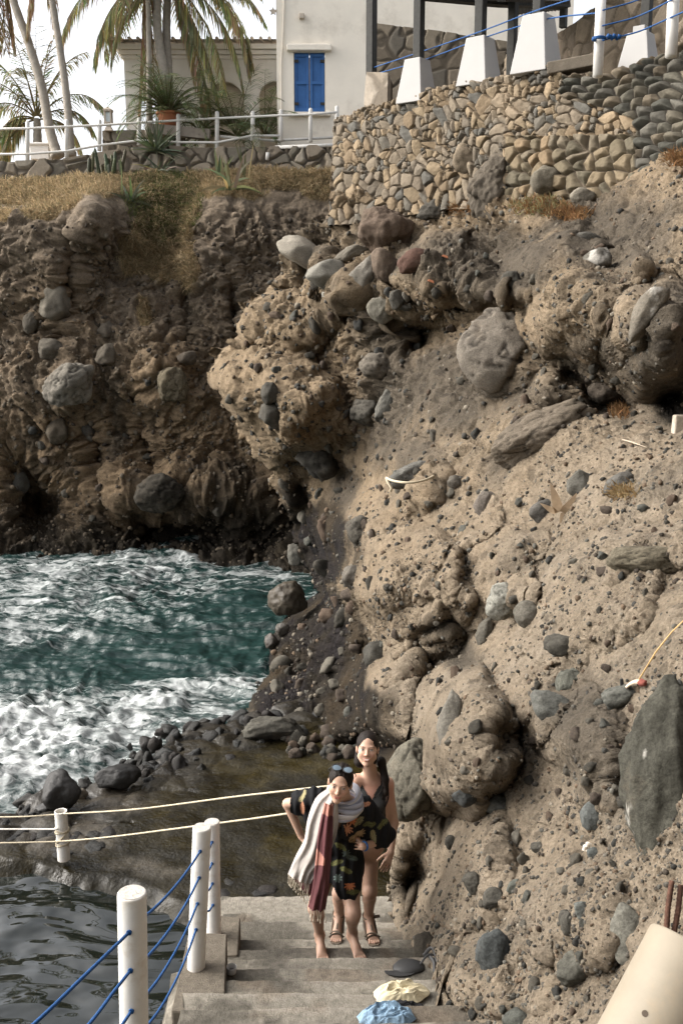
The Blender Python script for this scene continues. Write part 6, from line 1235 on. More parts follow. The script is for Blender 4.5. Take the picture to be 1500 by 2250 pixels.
        def band(t0, h0, w0, t1=None, hgt=.058, rr=.009):
            t1 = t0 if t1 is None else t1; return m.tube([v - base for v in catmull([Vector((*(aa + d * t0 + sd_ * (w0 + .006))[:2], zf + .012)), Vector((*(aa + d * (t0 * .7 + t1 * .3) + sd_ * w0 * .7)[:2], zf + hgt * .85)), Vector((*(aa + d * (t0 + t1) / 2)[:2], zf + hgt + .004)), Vector((*(aa + d * (t0 * .3 + t1 * .7) - sd_ * w0 * .7)[:2], zf + hgt * .85)), Vector((*(aa + d * t1 - sd_ * (w0 + .006))[:2], zf + .012))], 5)], rr, 6, flat=.45)
        band(L * .78, 0, .044, L * .70, .036, .013); band(L * .55, 0, .042, L * .80, .048, .011)
        ank = [Vector((aa.x + math.cos(q) * .040, aa.y + math.sin(q) * .042, aa.z + .012 + .006 * math.sin(q))) - base for q in np.linspace(0, 2 * math.pi, 17)]; m.tube(ank, .015, 6, flat=.35)
        for sgn in (-1, 1): m.tube([v - base for v in (aa + sd_ * sgn * .036 + Vector((0, 0, .005)), Vector((*(aa + d * .05 + sd_ * sgn * .040)[:2], zf + .05)), Vector((*(aa + d * .10 + sd_ * sgn * .042)[:2], zf + .015)))], .009, 6)
        m.tube([v - base for v in (aa + d * .035 + Vector((0, 0, .005)), Vector((*(aa + d * L * .6)[:2], zf + .058)))], .009, 6)
        if s_ == 0: m.tube([v - base for v in (aa + Vector((.035, -.01, .012)), aa + Vector((.085, -.005, .020)))], .012, 6)
        m.build('sandal', M['strap'], r, sm=False)
woman_back()

# ---- woman in front: bent forward, hands on her hips, floral dress and long scarf
def woman_front():
    zf = CH - 4.41; base = P_(740, 2100, 6.22); base.z = zf; r = empty('person', base); tag(r, 'barefoot woman leaning forward, hands on hips, in black floral dress and long fringed scarf', 'person', 'two women standing on the steps')
    H = P_(747, 1721, 6.03); HB = head_basis((-.12, -1, .02), -9); NK = P_(757, 1764, 6.15)
    shR = P_(694, 1752, 6.20); shL = P_(800, 1772, 6.16); eR = P_(632, 1766, 6.34); wR = P_(662, 1838, 6.34); eL = P_(848, 1842, 6.34); wL = P_(797, 1860, 6.16)
    ch = P_(750, 1800, 6.25); wa = P_(745, 1850, 6.36); hp = P_(738, 1892, 6.42); hR = P_(715, 1905, 6.40); hL = P_(765, 1905, 6.40)
    kR = P_(694, 1994, 6.14); aR = P_(702, 2074, 6.30); tR = P_(709, 2102, 6.12); kL = P_(775, 2008, 6.14); aL = P_(773, 2074, 6.33); tL = P_(792, 2103, 6.13)
    tR.z = tL.z = zf; aR.z = aL.z = zf + .085
    lo = np.array([-.42, 5.80, zf - .02]); hi = np.array([.42, 6.68, H.z + .17]); S = SDF(lo, hi, .0042)
    S.cone(H + Vector((.01, .03, -.06)), NK, .048, .05, .02); S.cone(NK, shR, .045, .045, .04); S.cone(NK, shL, .045, .045, .04)
    ax = NV(NK) - NV(hp); TB = basis_of(ax, (-.05, -1, 0)); S.ell(ch, (.145, .095, .14), TB, .05); S.ell(wa, (.115, .085, .12), TB, .05); S.ell(hp, (.155, .105, .12), TB, .05)
    S.cone(shR, eR, .043, .034, .03); S.cone(eR, wR, .035, .024, .015); S.cone(shL, eL, .043, .035, .03); S.cone(eL, wL, .036, .024, .015)
    hand(S, wR, Vector((.25, -.05, -.5)), (.3, -1, 0), (1, 0, 0), .5); hand(S, wL, Vector((-.25, .8, -.3)), (0, -.2, 1), (-1, .2, 0), .6)
    for hh, kk, aa in ((hL, kL, aL), (hR, kR, aR)):
        kk_ = NV(kk); S.cone(hh, kk, .083, .052, .04); mid = kk_ + (NV(aa) - kk_) * .33 + np.array([0, .016, 0]); S.cone(kk, mid, .049, .048, .03); S.cone(mid, aa, .046, .030, .02); S.ell(kk_ + np.array([0, -.02, 0]), (.038, .034, .042), None, .03)
    foot(S, aL, tL); foot(S, aR, tR); add_head(S, H, HB, 1.02)
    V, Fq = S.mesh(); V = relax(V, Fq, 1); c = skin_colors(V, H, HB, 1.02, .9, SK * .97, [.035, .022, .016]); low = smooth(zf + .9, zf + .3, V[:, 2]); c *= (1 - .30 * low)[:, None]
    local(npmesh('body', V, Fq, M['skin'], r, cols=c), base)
    # dress
    D = SDF(lo - .04, hi + .04, .0052); D.ell(ch, (.162, .112, .155), TB, .05); D.ell(wa, (.150, .110, .14), TB, .06); D.ell(hp, (.178, .128, .14), TB, .06); D.cone(NK + Vector((0, .02, -.02)), shR, .05, .062, .04); D.cone(NK + Vector((0, .02, -.02)), shL, .05, .062, .04)
    D.cone(P_(752, 1890, 6.40), P_(748, 1935, 6.28), .150, .135, .05); D.cone(P_(735, 1920, 6.30), P_(752, 1955, 6.22), .12, .085, .05); D.cone(P_(768, 1900, 6.35), P_(766, 1962, 6.22), .09, .06, .05)
    D.cone(shR, NV(shR) + (NV(eR) - NV(shR)) * .80, .066, .072, .03); eS = NV(shL) + (NV(eL) - NV(shL)) * .85; D.cone(shL, eS + np.array([0, 0, -.01]), .068, .088, .04); D.cone(ch, eS + np.array([-.04, 0, 0]), .06, .07, .06)
    D.cone(P_(652, 1768, 6.32), P_(690, 1785, 6.26), .050, .085, .05)
    V, Fq = D.mesh(); V = relax(V, Fq, 2); qx, qy, qz = pix(V)
    fold = .006 * np.sin(qx * .35 + 2 * fbm(V * 5, 2, 9)) + .010 * fbm(V * np.array([14, 14, 5]), 3, 12); V = V + (V - NV(wa)) * 0; Nn_ = np.zeros_like(V); e1 = V[Fq[:, 1]] - V[Fq[:, 0]]; e2 = V[Fq[:, 3]] - V[Fq[:, 0]]; fn = np.cross(e1, e2)
    for k in range(4): np.add.at(Nn_, Fq[:, k], fn)
    Nn_ /= np.linalg.norm(Nn_, axis=1, keepdims=True) + 1e-9; V = V + Nn_ * fold[:, None]
    front_ = V[:, 1] < np.interp(V[:, 2], [hp.z, NK.z], [6.40, 6.20]); vneck = front_ & (qy < 1822) & (np.abs(qx - (745 + (1822 - qy) * .10)) < (1822 - qy) * .20) & (qy > 1755)
    collar = np.linalg.norm((V - NV(NK))[:, :2], axis=1) < .055; collar &= V[:, 2] > NK.z - .06
    hem = np.interp(qx, [690, 728, 747, 790], [1925, 1944, 1978, 1978]); cuffR = (qx < 637) ; ex = (V - eS) @ (NV(eL) - NV(shL)); cuffL = ex > .030 * np.linalg.norm(NV(eL) - NV(shL))
    cuffL &= qx > 800; drop = vneck | collar | (qy > hem) | cuffR | cuffL; fk = (~drop)[Fq].all(1); Fq = Fq[fk]; used_, inv = np.unique(Fq, return_inverse=True); V = V[used_]; qx, qy = qx[used_], qy[used_]; Fq = inv.reshape(-1, 4)
    # printed leaves and flowers on black cloth
    rg = np.random.default_rng(8); c = np.tile([.012, .012, .013], (len(V), 1)); idx = rg.choice(len(V), 75); pal = [(.30, .26, .14), (.42, .15, .07), (.10, .13, .12), (.36, .25, .14), (.12, .12, .05), (.46, .22, .13)]
    cent = [(788, 1805, 'leaf', 0), (762, 1822, 'sun', 5), (812, 1812, 'leaf', 4), (778, 1840, 'leaf', 3), (760, 1875, 'star', 2), (740, 1895, 'leaf', 4), (742, 1930, 'star', 2), (760, 1912, 'leaf', 4), (768, 1945, 'sun', 1), (735, 1990, 'leaf', 1), (800, 1768, 'leaf', 5), (664, 1776, 'leaf', 5), (840, 1810, 'leaf', 4), (775, 1960, 'leaf', 4), (820, 1838, 'leaf', 0), (772, 1800, 'sun', 1), (748, 1860, 'leaf', 4), (773, 1885, 'leaf', 2), (790, 1830, 'sun', 3), (665, 1750, 'leaf', 0)]
    for (cx, cy, kd, ci) in cent:
        a = rg.uniform(0, 6.28); dx = qx - cx; dy = qy - cy; u = dx * math.cos(a) + dy * math.sin(a); v = -dx * math.sin(a) + dy * math.cos(a); rr = np.hypot(u, v); th = np.arctan2(v, u)
        if kd == 'leaf': L_ = 15; w = 6.5 * np.sqrt(np.clip(1 - (u / L_) ** 2, 0, 1)); m_ = (np.abs(v) < w * (.62 + .38 * (np.sin(u * 2.3 + np.abs(v) * 1.1) > -.2)))
        elif kd == 'star': m_ = rr < 10 * (.25 + .75 * np.abs(np.cos(th * 4)) ** .8)
        else: m_ = (rr < 13 * (.4 + .6 * np.abs(np.cos(th * 5)))) & (u > -4)
        c[m_] = np.array(pal[ci]) * rg.uniform(.8, 1.1); c[m_ & (np.abs(v) < .8) & (kd == 'leaf')] *= .6
    o = npmesh('dress', V, Fq, M['cloth'], r, cols=c); local(o, base)
    # hair, sunglasses, wristband
    Hh = SDF(NV(H) - .30, NV(H) + .20, .0045); C_ = NV(H); p = lambda x, y, z: C_ + np.array([x, y, z]) * 1.02 @ HB; Hh.ell(p(0, -.012, .038), (.082, .096, .093), HB, .01); Hh.cone(p(0, -.09, .0), p(0, -.10, -.06), .045, .03, .03)
    Hh.ell(p(0, .088, -.024), (.062, .082, .112), HB, .006, 's'); Hh.ell(p(.085, .0, -.01), (.03, .03, .04), HB, .01, 's')
    V, Fq = Hh.mesh(); V = relax(V, Fq, 1); LH = (V - C_) @ HB.T; gr_ = np.sin(np.arctan2(LH[:, 0], LH[:, 2] + .02) * 26 + 2 * fbm(LH * 30, 2, 5)); V = V + (V - C_) * (gr_ * .012)[:, None]; local(npmesh('hair', V, Fq, M['hair'], r), base)
    m = MB(); m.tube([v - base for v in catmull([P_(744, 1778, 6.06), P_(746, 1786, 6.06), P_(748, 1793, 6.07), P_(744, 1798, 6.07), P_(741, 1794, 6.07)], 6)], .005, 6); m.build('hair_curl', M['hair'], r, sm=True)
    g = empty('sunglasses', H); g.parent = r; g.location = H - base; fm = MB(); lm = MB(); q = lambda x, y, z: Vector(np.array([x, y, z]) @ HB)
    for s_ in (-1, 1):
        cc_ = np.array([s_ * .036, .048, .126]); U_ = np.array([1, 0, 0]) ; Wd = np.array([0, .45, .89]); Wd = np.array([0, -.90, .44]); ring = [q(*(cc_ + U_ * math.cos(t_) * .031 + Wd * math.sin(t_) * .024 * (1 + .12 * math.cos(t_) * s_))) for t_ in np.linspace(0, 2 * math.pi, 25)]; fm.tube(ring, .0035, 6); ct = q(*(cc_ + np.array([0, .006, .005])))
        lm.add([ct] + ring[:-1], [(0, i + 1, (i + 1) % 24 + 1) for i in range(24)]); fm.tube([q(*(cc_ + U_ * s_ * .031)), q(s_ * .090, .0, .08), q(s_ * .090, -.05, .04)], .003, 6)
    fm.tube([q(-.007, .052, .128), q(.007, .052, .128)], .003, 6); gl = mat('mirror_lens', (.16, .21, .25), rough=.15, bump=0, spec=.8, metal=.4); fo = fm.build('glasses_frame', M['suit'], g, sm=True); lm.build('lens', gl, g, sm=True)
    m = MB(); wv = (wL - eL).normalized(); a1 = wv.orthogonal().normalized(); a2 = wv.cross(a1); m.tube([wL - wv * .015 + (a1 * math.cos(t_) + a2 * math.sin(t_)) * .028 - base for t_ in np.linspace(0, 2 * math.pi, 17)], .008, 6); m.build('wristband', M['blue'], r, sm=True)
    # scarf
    sc0 = empty('scarf', NK); sc0.parent = r; sc0.location = NK - base
    def panel(name, LE, RE, colf, seed, amp=.013, nu=70, nv=130, folds=4, yoff=0, par=None):
        L_ = catmull([P_(*a) for a in LE], 12); R_ = catmull([P_(*a) for a in RE], 12); tt = np.linspace(0, 1, nv)
        def rs(C): C = np.array([v[:] for v in C]); s_ = np.linspace(0, 1, len(C)); return np.stack([np.interp(tt, s_, C[:, k]) for k in range(3)], -1)
        A, Bq = rs(L_), rs(R_); u = np.linspace(0, 1, nu)[None, :, None]; G = A[:, None] * (1 - u) + Bq[:, None] * u; ph = seed * 1.3; uu = u[..., 0]; tv = tt[:, None]
        off = amp * (.35 + .65 * tv) * np.sin(uu * folds * 2 * math.pi * (.75 + .15 * np.sin(tv * 2 + seed)) + ph + 1.2 * np.sin(uu * 5 + tv * 2.5)) + .5 * amp * np.sin(uu * folds * 4.7 + tv * 4 + ph) + .012 * fbm(np.stack([uu * 4 + 0 * tv, tv * 3 + 0 * uu, 0 * uu * tv + seed], -1).reshape(-1, 3), 2, seed).reshape(nv, nu)
        off = off - .035 * np.sin(uu * math.pi)
        G = G + np.array([0, 1, -.15]) * (off + yoff)[..., None]; Fq = grid_faces(nv, nu); back = G.reshape(-1, 3) + np.array([0, .004, 0]); V = np.concatenate([G.reshape(-1, 3), back]); Fq = np.concatenate([Fq, (Fq + nv * nu)[:, ::-1]])
        c = colf(uu + 0 * tv, tv + 0 * uu); c = np.concatenate([c.reshape(-1, 3)] * 2); o = npmesh(name, V - NV(NK), Fq, M['cloth'], sc0, cols=c); return G
    white = np.array([.40, .365, .335]); grey = np.array([.30, .30, .33]); maroon = np.array([.105, .042, .045]); pinkc = np.array([.40, .19, .15])
    def cw(u, t_):
        c = np.tile(white, u.shape + (1,)); n = fbm(np.stack([u * 60, t_ * 9, 0 * u], -1).reshape(-1, 3), 2, 3).reshape(u.shape); c = c * (1 + .10 * n)[..., None]
        for a, b, cc in ((.02, .05, grey), (.86, .89, grey * 1.2)): m_ = ((u > a) & (u < b))[..., None]; c = np.where(m_, cc * 1.1, c)
        return c
    def cm(u, t_):
        n = fbm(np.stack([u * 50, t_ * 12, 0 * u], -1).reshape(-1, 3), 2, 4).reshape(u.shape); c = np.tile(maroon, u.shape + (1,)) * (1 + .25 * n)[..., None]; pk = ((np.abs(t_ - .46) < .07 * (1 - u)) & (u < .62)); c = np.where(pk[..., None], pinkc, c); tp = (t_ < .10)[..., None]; return np.where(tp, pinkc * .8, c)
    G1 = panel('scarf_panel', [(722, 1732, 6.06), (694, 1755, 6.04), (676, 1800, 6.02), (668, 1845, 6.04), (650, 1880, 6.06), (632, 1922, 6.08)], [(742, 1765, 6.00), (743, 1810, 5.99), (734, 1850, 6.00), (712, 1900, 6.02), (690, 1925, 6.03), (682, 1942, 6.04)], cw, 1)
    G2 = panel('scarf_panel', [(713, 1760, 5.98), (700, 1820, 5.97), (693, 1890, 5.98), (686, 1945, 5.99), (677, 1990, 6.00)], [(732, 1765, 5.97), (731, 1830, 5.96), (726, 1900, 5.97), (722, 1950, 5.98), (715, 1998, 5.99)], cm, 2, amp=.010, folds=3, yoff=-.02)
    G3 = panel('scarf_panel', [(646, 1900, 6.12), (643, 1922, 6.12), (652, 1940, 6.12), (668, 1958, 6.12)], [(700, 1900, 6.10), (700, 1935, 6.10), (692, 1955, 6.10), (684, 1966, 6.10)], lambda u, t_: np.tile(maroon, u.shape + (1,)), 3, amp=.008, folds=3)
    TM = mat('tassel_cotton', (.48, .42, .33), rough=.9, bump=.2); rnd = random.Random(3)
    for G, n, ln in ((G1, 13, .075), (G2, 7, .085), (G3, 4, .07)):
        edge_ = G[-1] if G is not G3 else G[-1]
        for k in range(n):
            a = Vector(edge_[int((k + .5) / n * (len(edge_) - 1))]); l = ln * rnd.uniform(.8, 1.15); sw = Vector((rnd.uniform(-.012, .012), rnd.uniform(-.01, .01), 0)); q = [a + Vector((0, 0, .006)), a + sw * .4 - Vector((0, 0, l * .35)), a + sw - Vector((0, 0, l * .7)), a + sw - Vector((0, 0, l * .86)), a + sw - Vector((0, 0, l))]; fr_ = MB(); fr_.tube([v - NK for v in q], [.0020, .0022, .0022, .0052, .0042], 6); fr_.build('tassel', TM, sc0, sm=True)
    for k in range(7):
        a = Vector(G1[-1][0]).lerp(Vector(G3[-1][0]), (k + .5) / 7); fr_ = MB(); fr_.tube([v - NK for v in (a, a - Vector((0, 0, .04)), a - Vector((-.004, 0, .06)), a - Vector((0, 0, .075)))], [.0028, .003, .006, .005], 6); fr_.build('tassel', TM, sc0, sm=True)
    # the wrap round her neck: several soft rolls
    rows_ = [((757, 1744, 6.13), .088, .080, .019, (.40, .39, .40), 0), ((758, 1749, 6.13), .100, .090, .018, (.17, .18, .22), 2), ((758, 1754, 6.13), .110, .099, .019, (.44, .42, .41), 4), ((758, 1760, 6.12), .116, .106, .018, (.20, .20, .25), 5), ((757, 1766, 6.12), .114, .108, .018, (.42, .39, .38), 7), ((754, 1772, 6.11), .104, .106, .017, (.22, .20, .24), 9), ((750, 1778, 6.11), .088, .100, .016, (.44, .27, .21), 11)]
    for i, (cpt, rx_, ry_, tr, cl, sd0) in enumerate(rows_):
        c0 = P_(*cpt); m = MB(); pts = []
        for t_ in np.linspace(0, 2 * math.pi, 40): pts.append(c0 + Vector((math.cos(t_) * rx_, math.sin(t_) * ry_ * .95, .034 * math.sin(t_) + .012 * math.cos(t_ + i) - .010 * abs(math.cos(t_)))) - NK)
        pts = [q_ + Vector((.006 * math.sin(5 * k_ / 6.3 + sd0), .006 * math.cos(3 * k_ / 6.3 + sd0), .007 * math.sin(k_ / 2.6 + sd0 * 2))) * math.sin(k_ / 39 * math.pi) for k_, q_ in enumerate(pts)]; m.tube(pts, [tr * (1 + .28 * math.sin(3 * q_ + sd0)) for q_ in np.linspace(0, 2 * math.pi, 40)], 16, cap=False, flat=.8); o = m.build('scarf_roll', M['cloth'], sc0, sm=True); n_ = len(o.data.vertices); co = np.empty(n_ * 3); o.data.vertices.foreach_get('co', co); co = co.reshape(-1, 3)
        an = (np.arange(n_) % 16) / 16 * 2 * math.pi; st = (np.sin(an + sd0) > .1)[:, None]; cols = np.where(st, np.array(cl)[None] * 1.15, np.array([.30, .30, .335])[None] if i != 6 else np.array([.45, .30, .26])[None]); cols = np.where((np.sin(an * 2 + sd0) > .93)[:, None], np.array([[.45, .42, .40]]), cols)
        ca = o.data.color_attributes.new('Col', 'FLOAT_COLOR', 'POINT'); ca.data.foreach_set('color', np.hstack([cols, np.ones((n_, 1))]).astype(np.float32).ravel())
    m = panel('scarf_panel', [(722, 1722, 6.10), (717, 1735, 6.08), (716, 1752, 6.05)], [(731, 1728, 6.05), (733, 1745, 6.02), (738, 1765, 5.99)], lambda u, t_: np.tile(white, u.shape + (1,)), 5, amp=.005, folds=2, nu=20, nv=30)
woman_front()
# ------------------------------------------------------------------ foreground posts, ropes and small things
def stair_post(top, bot, rad, label, holes, cap=True, hole_y=0):
    m = MB(); A = Vector(bot); Bt = Vector(top); r = empty('railing_post', A); tag(r, label, 'post', 'white railing posts of the stairs'); ax = (Bt - A); n = 26; ring = []
    a1 = Vector((1, 0, 0)); a2 = ax.normalized().cross(a1).normalized(); a1 = a2.cross(ax.normalized())
    prof = [(0, 1.0), (.01, 1.0), (.5, 1.0), (.985, 1.0), (.995, .985), (1.0, .94)]; V = [ax * t_ + (a1 * math.cos(2 * math.pi * k / n) + a2 * math.sin(2 * math.pi * k / n)) * rad * q for t_, q in prof for k in range(n)]
    Fc = [(i * n + k, i * n + (k + 1) % n, (i + 1) * n + (k + 1) % n, (i + 1) * n + k) for i in range(5) for k in range(n)] + [tuple(range(5 * n, 6 * n))]; m.add(V, Fc); m.build('pipe', M['white'], r, sm=False).data.polygons.foreach_set('use_smooth', [True] * (5 * n) + [False])
    m = MB(); m.add([ax + ax.normalized() * .002 + (a1 * math.cos(2 * math.pi * k / n) + a2 * math.sin(2 * math.pi * k / n)) * rad * .90 for k in range(n)], [tuple(range(n))]); m.build('mortar_fill', mat('rough_white_mortar', (.50, .47, .42), rough=.95, var=.2, scale=30, bump=1.0, bscale=60, bdist=.01), r)
    for h in holes:
        c = Vector(h) - A; f = (Vector((0, 0, CH)) - Vector(h)); f.z = 0; f.normalize(); m = MB(); ct = Vector((ax.x * c.z / ax.z, ax.y * c.z / ax.z, c.z)); dv = (c - ct); dv.z = 0; dv = dv.normalized() if dv.length > 1e-4 else f
        m.tube([ct + dv * (rad - .004), ct + dv * (rad + .006)], .011, 10); m.build('rope_eyelet', M['rope_blue'], r, sm=False)
    return r
Y1, Y2, Y3 = 3.55, 5.5, 6.40
p1t, p1b = P_(290, 1961, Y1), P_(296, 2300, Y1 + .0); p2t, p2b = P_(444, 1817, Y2), P_(431, 2128, Y2); p3t, p3b = P_(466, 1805, Y3), P_(470, 2056, Y3)
R1, R2, R3 = .0575, .0555, .0525
h1 = [(284, 2049), (287, 2133), (289, 2222)]; h2 = [(440, 1871), (438, 1929), (434, 1986), (431, 2043)]; h3 = [(466, 1851), (466, 1898), (467, 1942), (468, 1989)]
def onpost(px_, py_, Y, rad): v = P_(px_, py_, Y - rad - .002); return v
stair_post(p1t, p1b, R1, 'nearest and largest white railing post, cut by the bottom edge', [onpost(x, y, Y1, R1) for x, y in h1])
stair_post(p2t, p2b, R2, 'middle white railing post, with rust stains near its foot on the stair curb', [onpost(x, y, Y2, R2) for x, y in h2])
stair_post(p3t, p3b, R3, 'farther white railing post on the small concrete block, half hidden behind the middle post', [onpost(x, y, Y3, R3) for x, y in h3])
NBR = 'blue ropes of the stair railing'
lb = ['topmost blue rope from the nearest post up to the middle post', 'second blue rope between the nearest and the middle post', 'third blue rope between the nearest and the middle post', 'lowest blue rope from the bottom edge up to the middle post']
l0 = ['long blue rope from the lower left corner to the top hole of the nearest post', 'blue rope from the bottom edge to the second hole of the nearest post', 'short blue rope at the bottom edge entering the lowest hole of the nearest post']
for k in range(4):
    B_ = onpost(*h2[k], Y2, R2 * .9)
    A_ = P_(*([(300, 2030), (303, 2125), (306, 2205), (322, 2235)][k]), Y1 + (R1 if k < 3 else .1)) if k < 3 else P_(318, 2262, 3.95)
    md = (A_ + B_) / 2 - Vector((0, 0, .035 + .01 * k)); rope('railing_rope', [A_, (A_ * 3 + B_) / 4 - Vector((0, 0, .026 + .008 * k)), md, (A_ + B_ * 3) / 4 - Vector((0, 0, .026 + .008 * k)), B_], .0068, M['rope_blue'], lb[k], NBR)
rope('railing_rope', [P_(-20, 2320, 2.75), P_(75, 2250, 2.85), P_(180, 2150, 3.1), onpost(*h1[0], Y1, R1 * .9)], .0068, M['rope_blue'], l0[0], NBR)
rope('railing_rope', [P_(150, 2300, 3.0), P_(205, 2240, 3.15), P_(250, 2180, 3.3), onpost(*h1[1], Y1, R1 * .9)], .0068, M['rope_blue'], l0[1], NBR)
rope('railing_rope', [P_(240, 2290, 3.3), P_(270, 2250, 3.4), onpost(*h1[2], Y1, R1 * .9)], .0068, M['rope_blue'], l0[2], NBR)
l3 = ['topmost short blue rope between the middle and the farther post', 'second short blue rope between the middle and the farther post', 'third short blue rope between the middle and the farther post', 'lowest short blue rope between the middle and the farther post']
for k in range(4):
    A_ = P_(450, h3[k][1] + 22 - 3 * k, Y2 + R2); B_ = onpost(*h3[k], Y3, R3 * .9); rope('railing_rope', [A_, (A_ + B_) / 2 - Vector((0, 0, .02)), B_], .0068, M['rope_blue'], l3[k], NBR)
# post on the ledge, with cream ropes
b4 = WZ(141, 1888, PLAT + .04); Y4 = b4.y; t4 = P_(134, 1782, Y4); r4 = empty('ledge_post', b4); tag(r4, 'short white hollow post standing on the ledge by the pool, wound with cream rope', 'post')
m = MB(); rad4 = 13.5 / FPX * float(pix(np.array(b4))[2]); ax4 = t4 - b4; n = 24
def ringp(t_, q): return [ax4 * t_ + Vector((math.cos(2 * math.pi * k / n) * rad4 * q, math.sin(2 * math.pi * k / n) * rad4 * q, 0)) for k in range(n)]
V_ = ringp(0, 1) + ringp(1, 1) + ringp(1, .86) + ringp(.9, .84); Fc = [(i * n + k, i * n + (k + 1) % n, (i + 1) * n + (k + 1) % n, (i + 1) * n + k) for i in range(3) for k in range(n)] + [tuple(range(3 * n, 4 * n))]; m.add(V_, Fc); m.build('pipe', M['white'], r4, sm=False)
m = MB()
for hz, tl in ((.34, .3), (.365, -.2), (.60, .25), (.62, -.3), (.48, 1.2)): m.tube([ax4 * hz + Vector((math.cos(a) * (rad4 + .006), math.sin(a) * (rad4 + .006), tl * rad4 * math.cos(a))) for a in np.linspace(0, 2 * math.pi, 21)], .007, 6)
m.build('rope_coil', M['rope_cream'], r4, sm=True)
CR = 'cream ropes strung over the platform'
def cliff_pt(x, y): return near_at(x, y)[0]
A1 = P_(142, 1788, Y4 - .05); E1 = P_(720, 1727, 6.62); rope('cream_rope', [P_(-60, 1796, Y4 + .2), P_(60, 1794, Y4), A1, P_(300, 1778, 8.2), P_(520, 1750, 7.3), E1, P_(790, 1716, 6.95), P_(862, 1700, 7.9)], .0075, M['rope_cream'], 'upper cream rope running from the ledge post to the cliff behind the women', CR)
rope('cream_rope', [P_(-60, 1853, Y4 + .1), P_(60, 1851, Y4), P_(140, 1848, Y4 - .1), P_(250, 1838, 8.3), P_(430, 1815, 7.3), P_(560, 1798, 6.9), P_(650, 1785, 6.62), P_(760, 1772, 6.5), P_(862, 1768, 7.6)], .0075, M['rope_cream'], 'lower cream rope passing behind the middle railing post', CR)
rope('cream_rope', [P_(-60, 1822, Y4 + .1), P_(60, 1822, Y4), P_(128, 1822, Y4 - .08)], .0085, M['white'], 'short white line from the ledge post to the left edge', CR)
# cup on the curb
c0 = P_(508, 2096, 5.62); c0.z = CH - 4.13; cup = empty('plastic_cup', c0); tag(cup, 'small round white tub with dark dregs standing on the step beside the curb', 'cup'); m = MB(); n = 20
V_ = [Vector((math.cos(2 * math.pi * k / n) * q, math.sin(2 * math.pi * k / n) * q, z_)) for q, z_ in ((.028, 0), (.034, .045), (.031, .045), (.025, .012)) for k in range(n)]; m.add(V_, [(i * n + k, i * n + (k + 1) % n, (i + 1) * n + (k + 1) % n, (i + 1) * n + k) for i in range(3) for k in range(n)]); m.build('tub', M['whiteblock'], cup, sm=True)
m = MB(); m.add([Vector((math.cos(2 * math.pi * k / n) * .025, math.sin(2 * math.pi * k / n) * .025, .014)) for k in range(n)], [tuple(range(n))]); m.build('dregs', M['suit'], cup)
# concrete pile leaning at the lower right with two rusty bars
pt, pb = W(1524, 2090, 3.0), W(1366, 2398, 2.86); pp = empty('leaning_pile', pb); tag(pp, 'thick cream concrete-filled pipe leaning at the lower right corner', 'pipe'); ax = pt - pb; rad = 102 / FPX * 3.0
u1 = ax.normalized().orthogonal().normalized(); u2 = ax.normalized().cross(u1); n = 48; prof = [(0, 1), (.35, 1), (.7, 1), (.985, 1), (.997, .985), (1, .95)]
V_ = [ax * t_ + (u1 * math.cos(2 * math.pi * k / n) + u2 * math.sin(2 * math.pi * k / n)) * rad * q for t_, q in prof for k in range(n)]; m = MB(); m.add(V_, [(i * n + k, i * n + (k + 1) % n, (i + 1) * n + (k + 1) % n, (i + 1) * n + k) for i in range(5) for k in range(n)] + [tuple(range(5 * n, 6 * n))])
PM = mat('cream_pipe', (.215, .185, .138), rough=.6, var=.12, scale=5, bump=.25, bscale=50, dirt=((.30, .22, .13), .45), dscale=4, bdist=.003, detail=9); m.build('pipe_body', PM, pp, sm=True)
f_ = (Vector((0, 0, CH)) - (pb + pt) / 2); f_ = (f_ - ax.normalized() * f_.dot(ax.normalized())).normalized(); q0 = W(1402, 2208, 2.75); tq = (q0 - pb).dot(ax) / ax.dot(ax); sidev = ax.normalized().cross(f_); 
m = MB(); cp = ax * tq + (f_ * .96 + sidev * (-.28)) * rad; m.tube([cp * 1.0 - f_ * .002, cp + f_ * .003], .009, 10); m.build('plug_hole', M['strap'], pp)
rust = mat('rusty_iron', (.085, .042, .028), rough=.95, var=.5, scale=40, bump=.8, bscale=80)
for k, (a, b, c) in enumerate((((1462, 2075), (1466, 2000), (1475, 1935)), ((1472, 2080), (1486, 2015), (1495, 1944)))):
    rb = [W(*a, 3.12) - pb, W(*b, 3.14) - pb, W(*c, 3.16) - pb]; cc_ = catmull(rb, 16); m = MB(); m.tube(cc_, [.0085 + .0016 * (i % 2) for i in range(len(cc_))], 8); m.build('rusty_bar', rust, pp, sm=True)
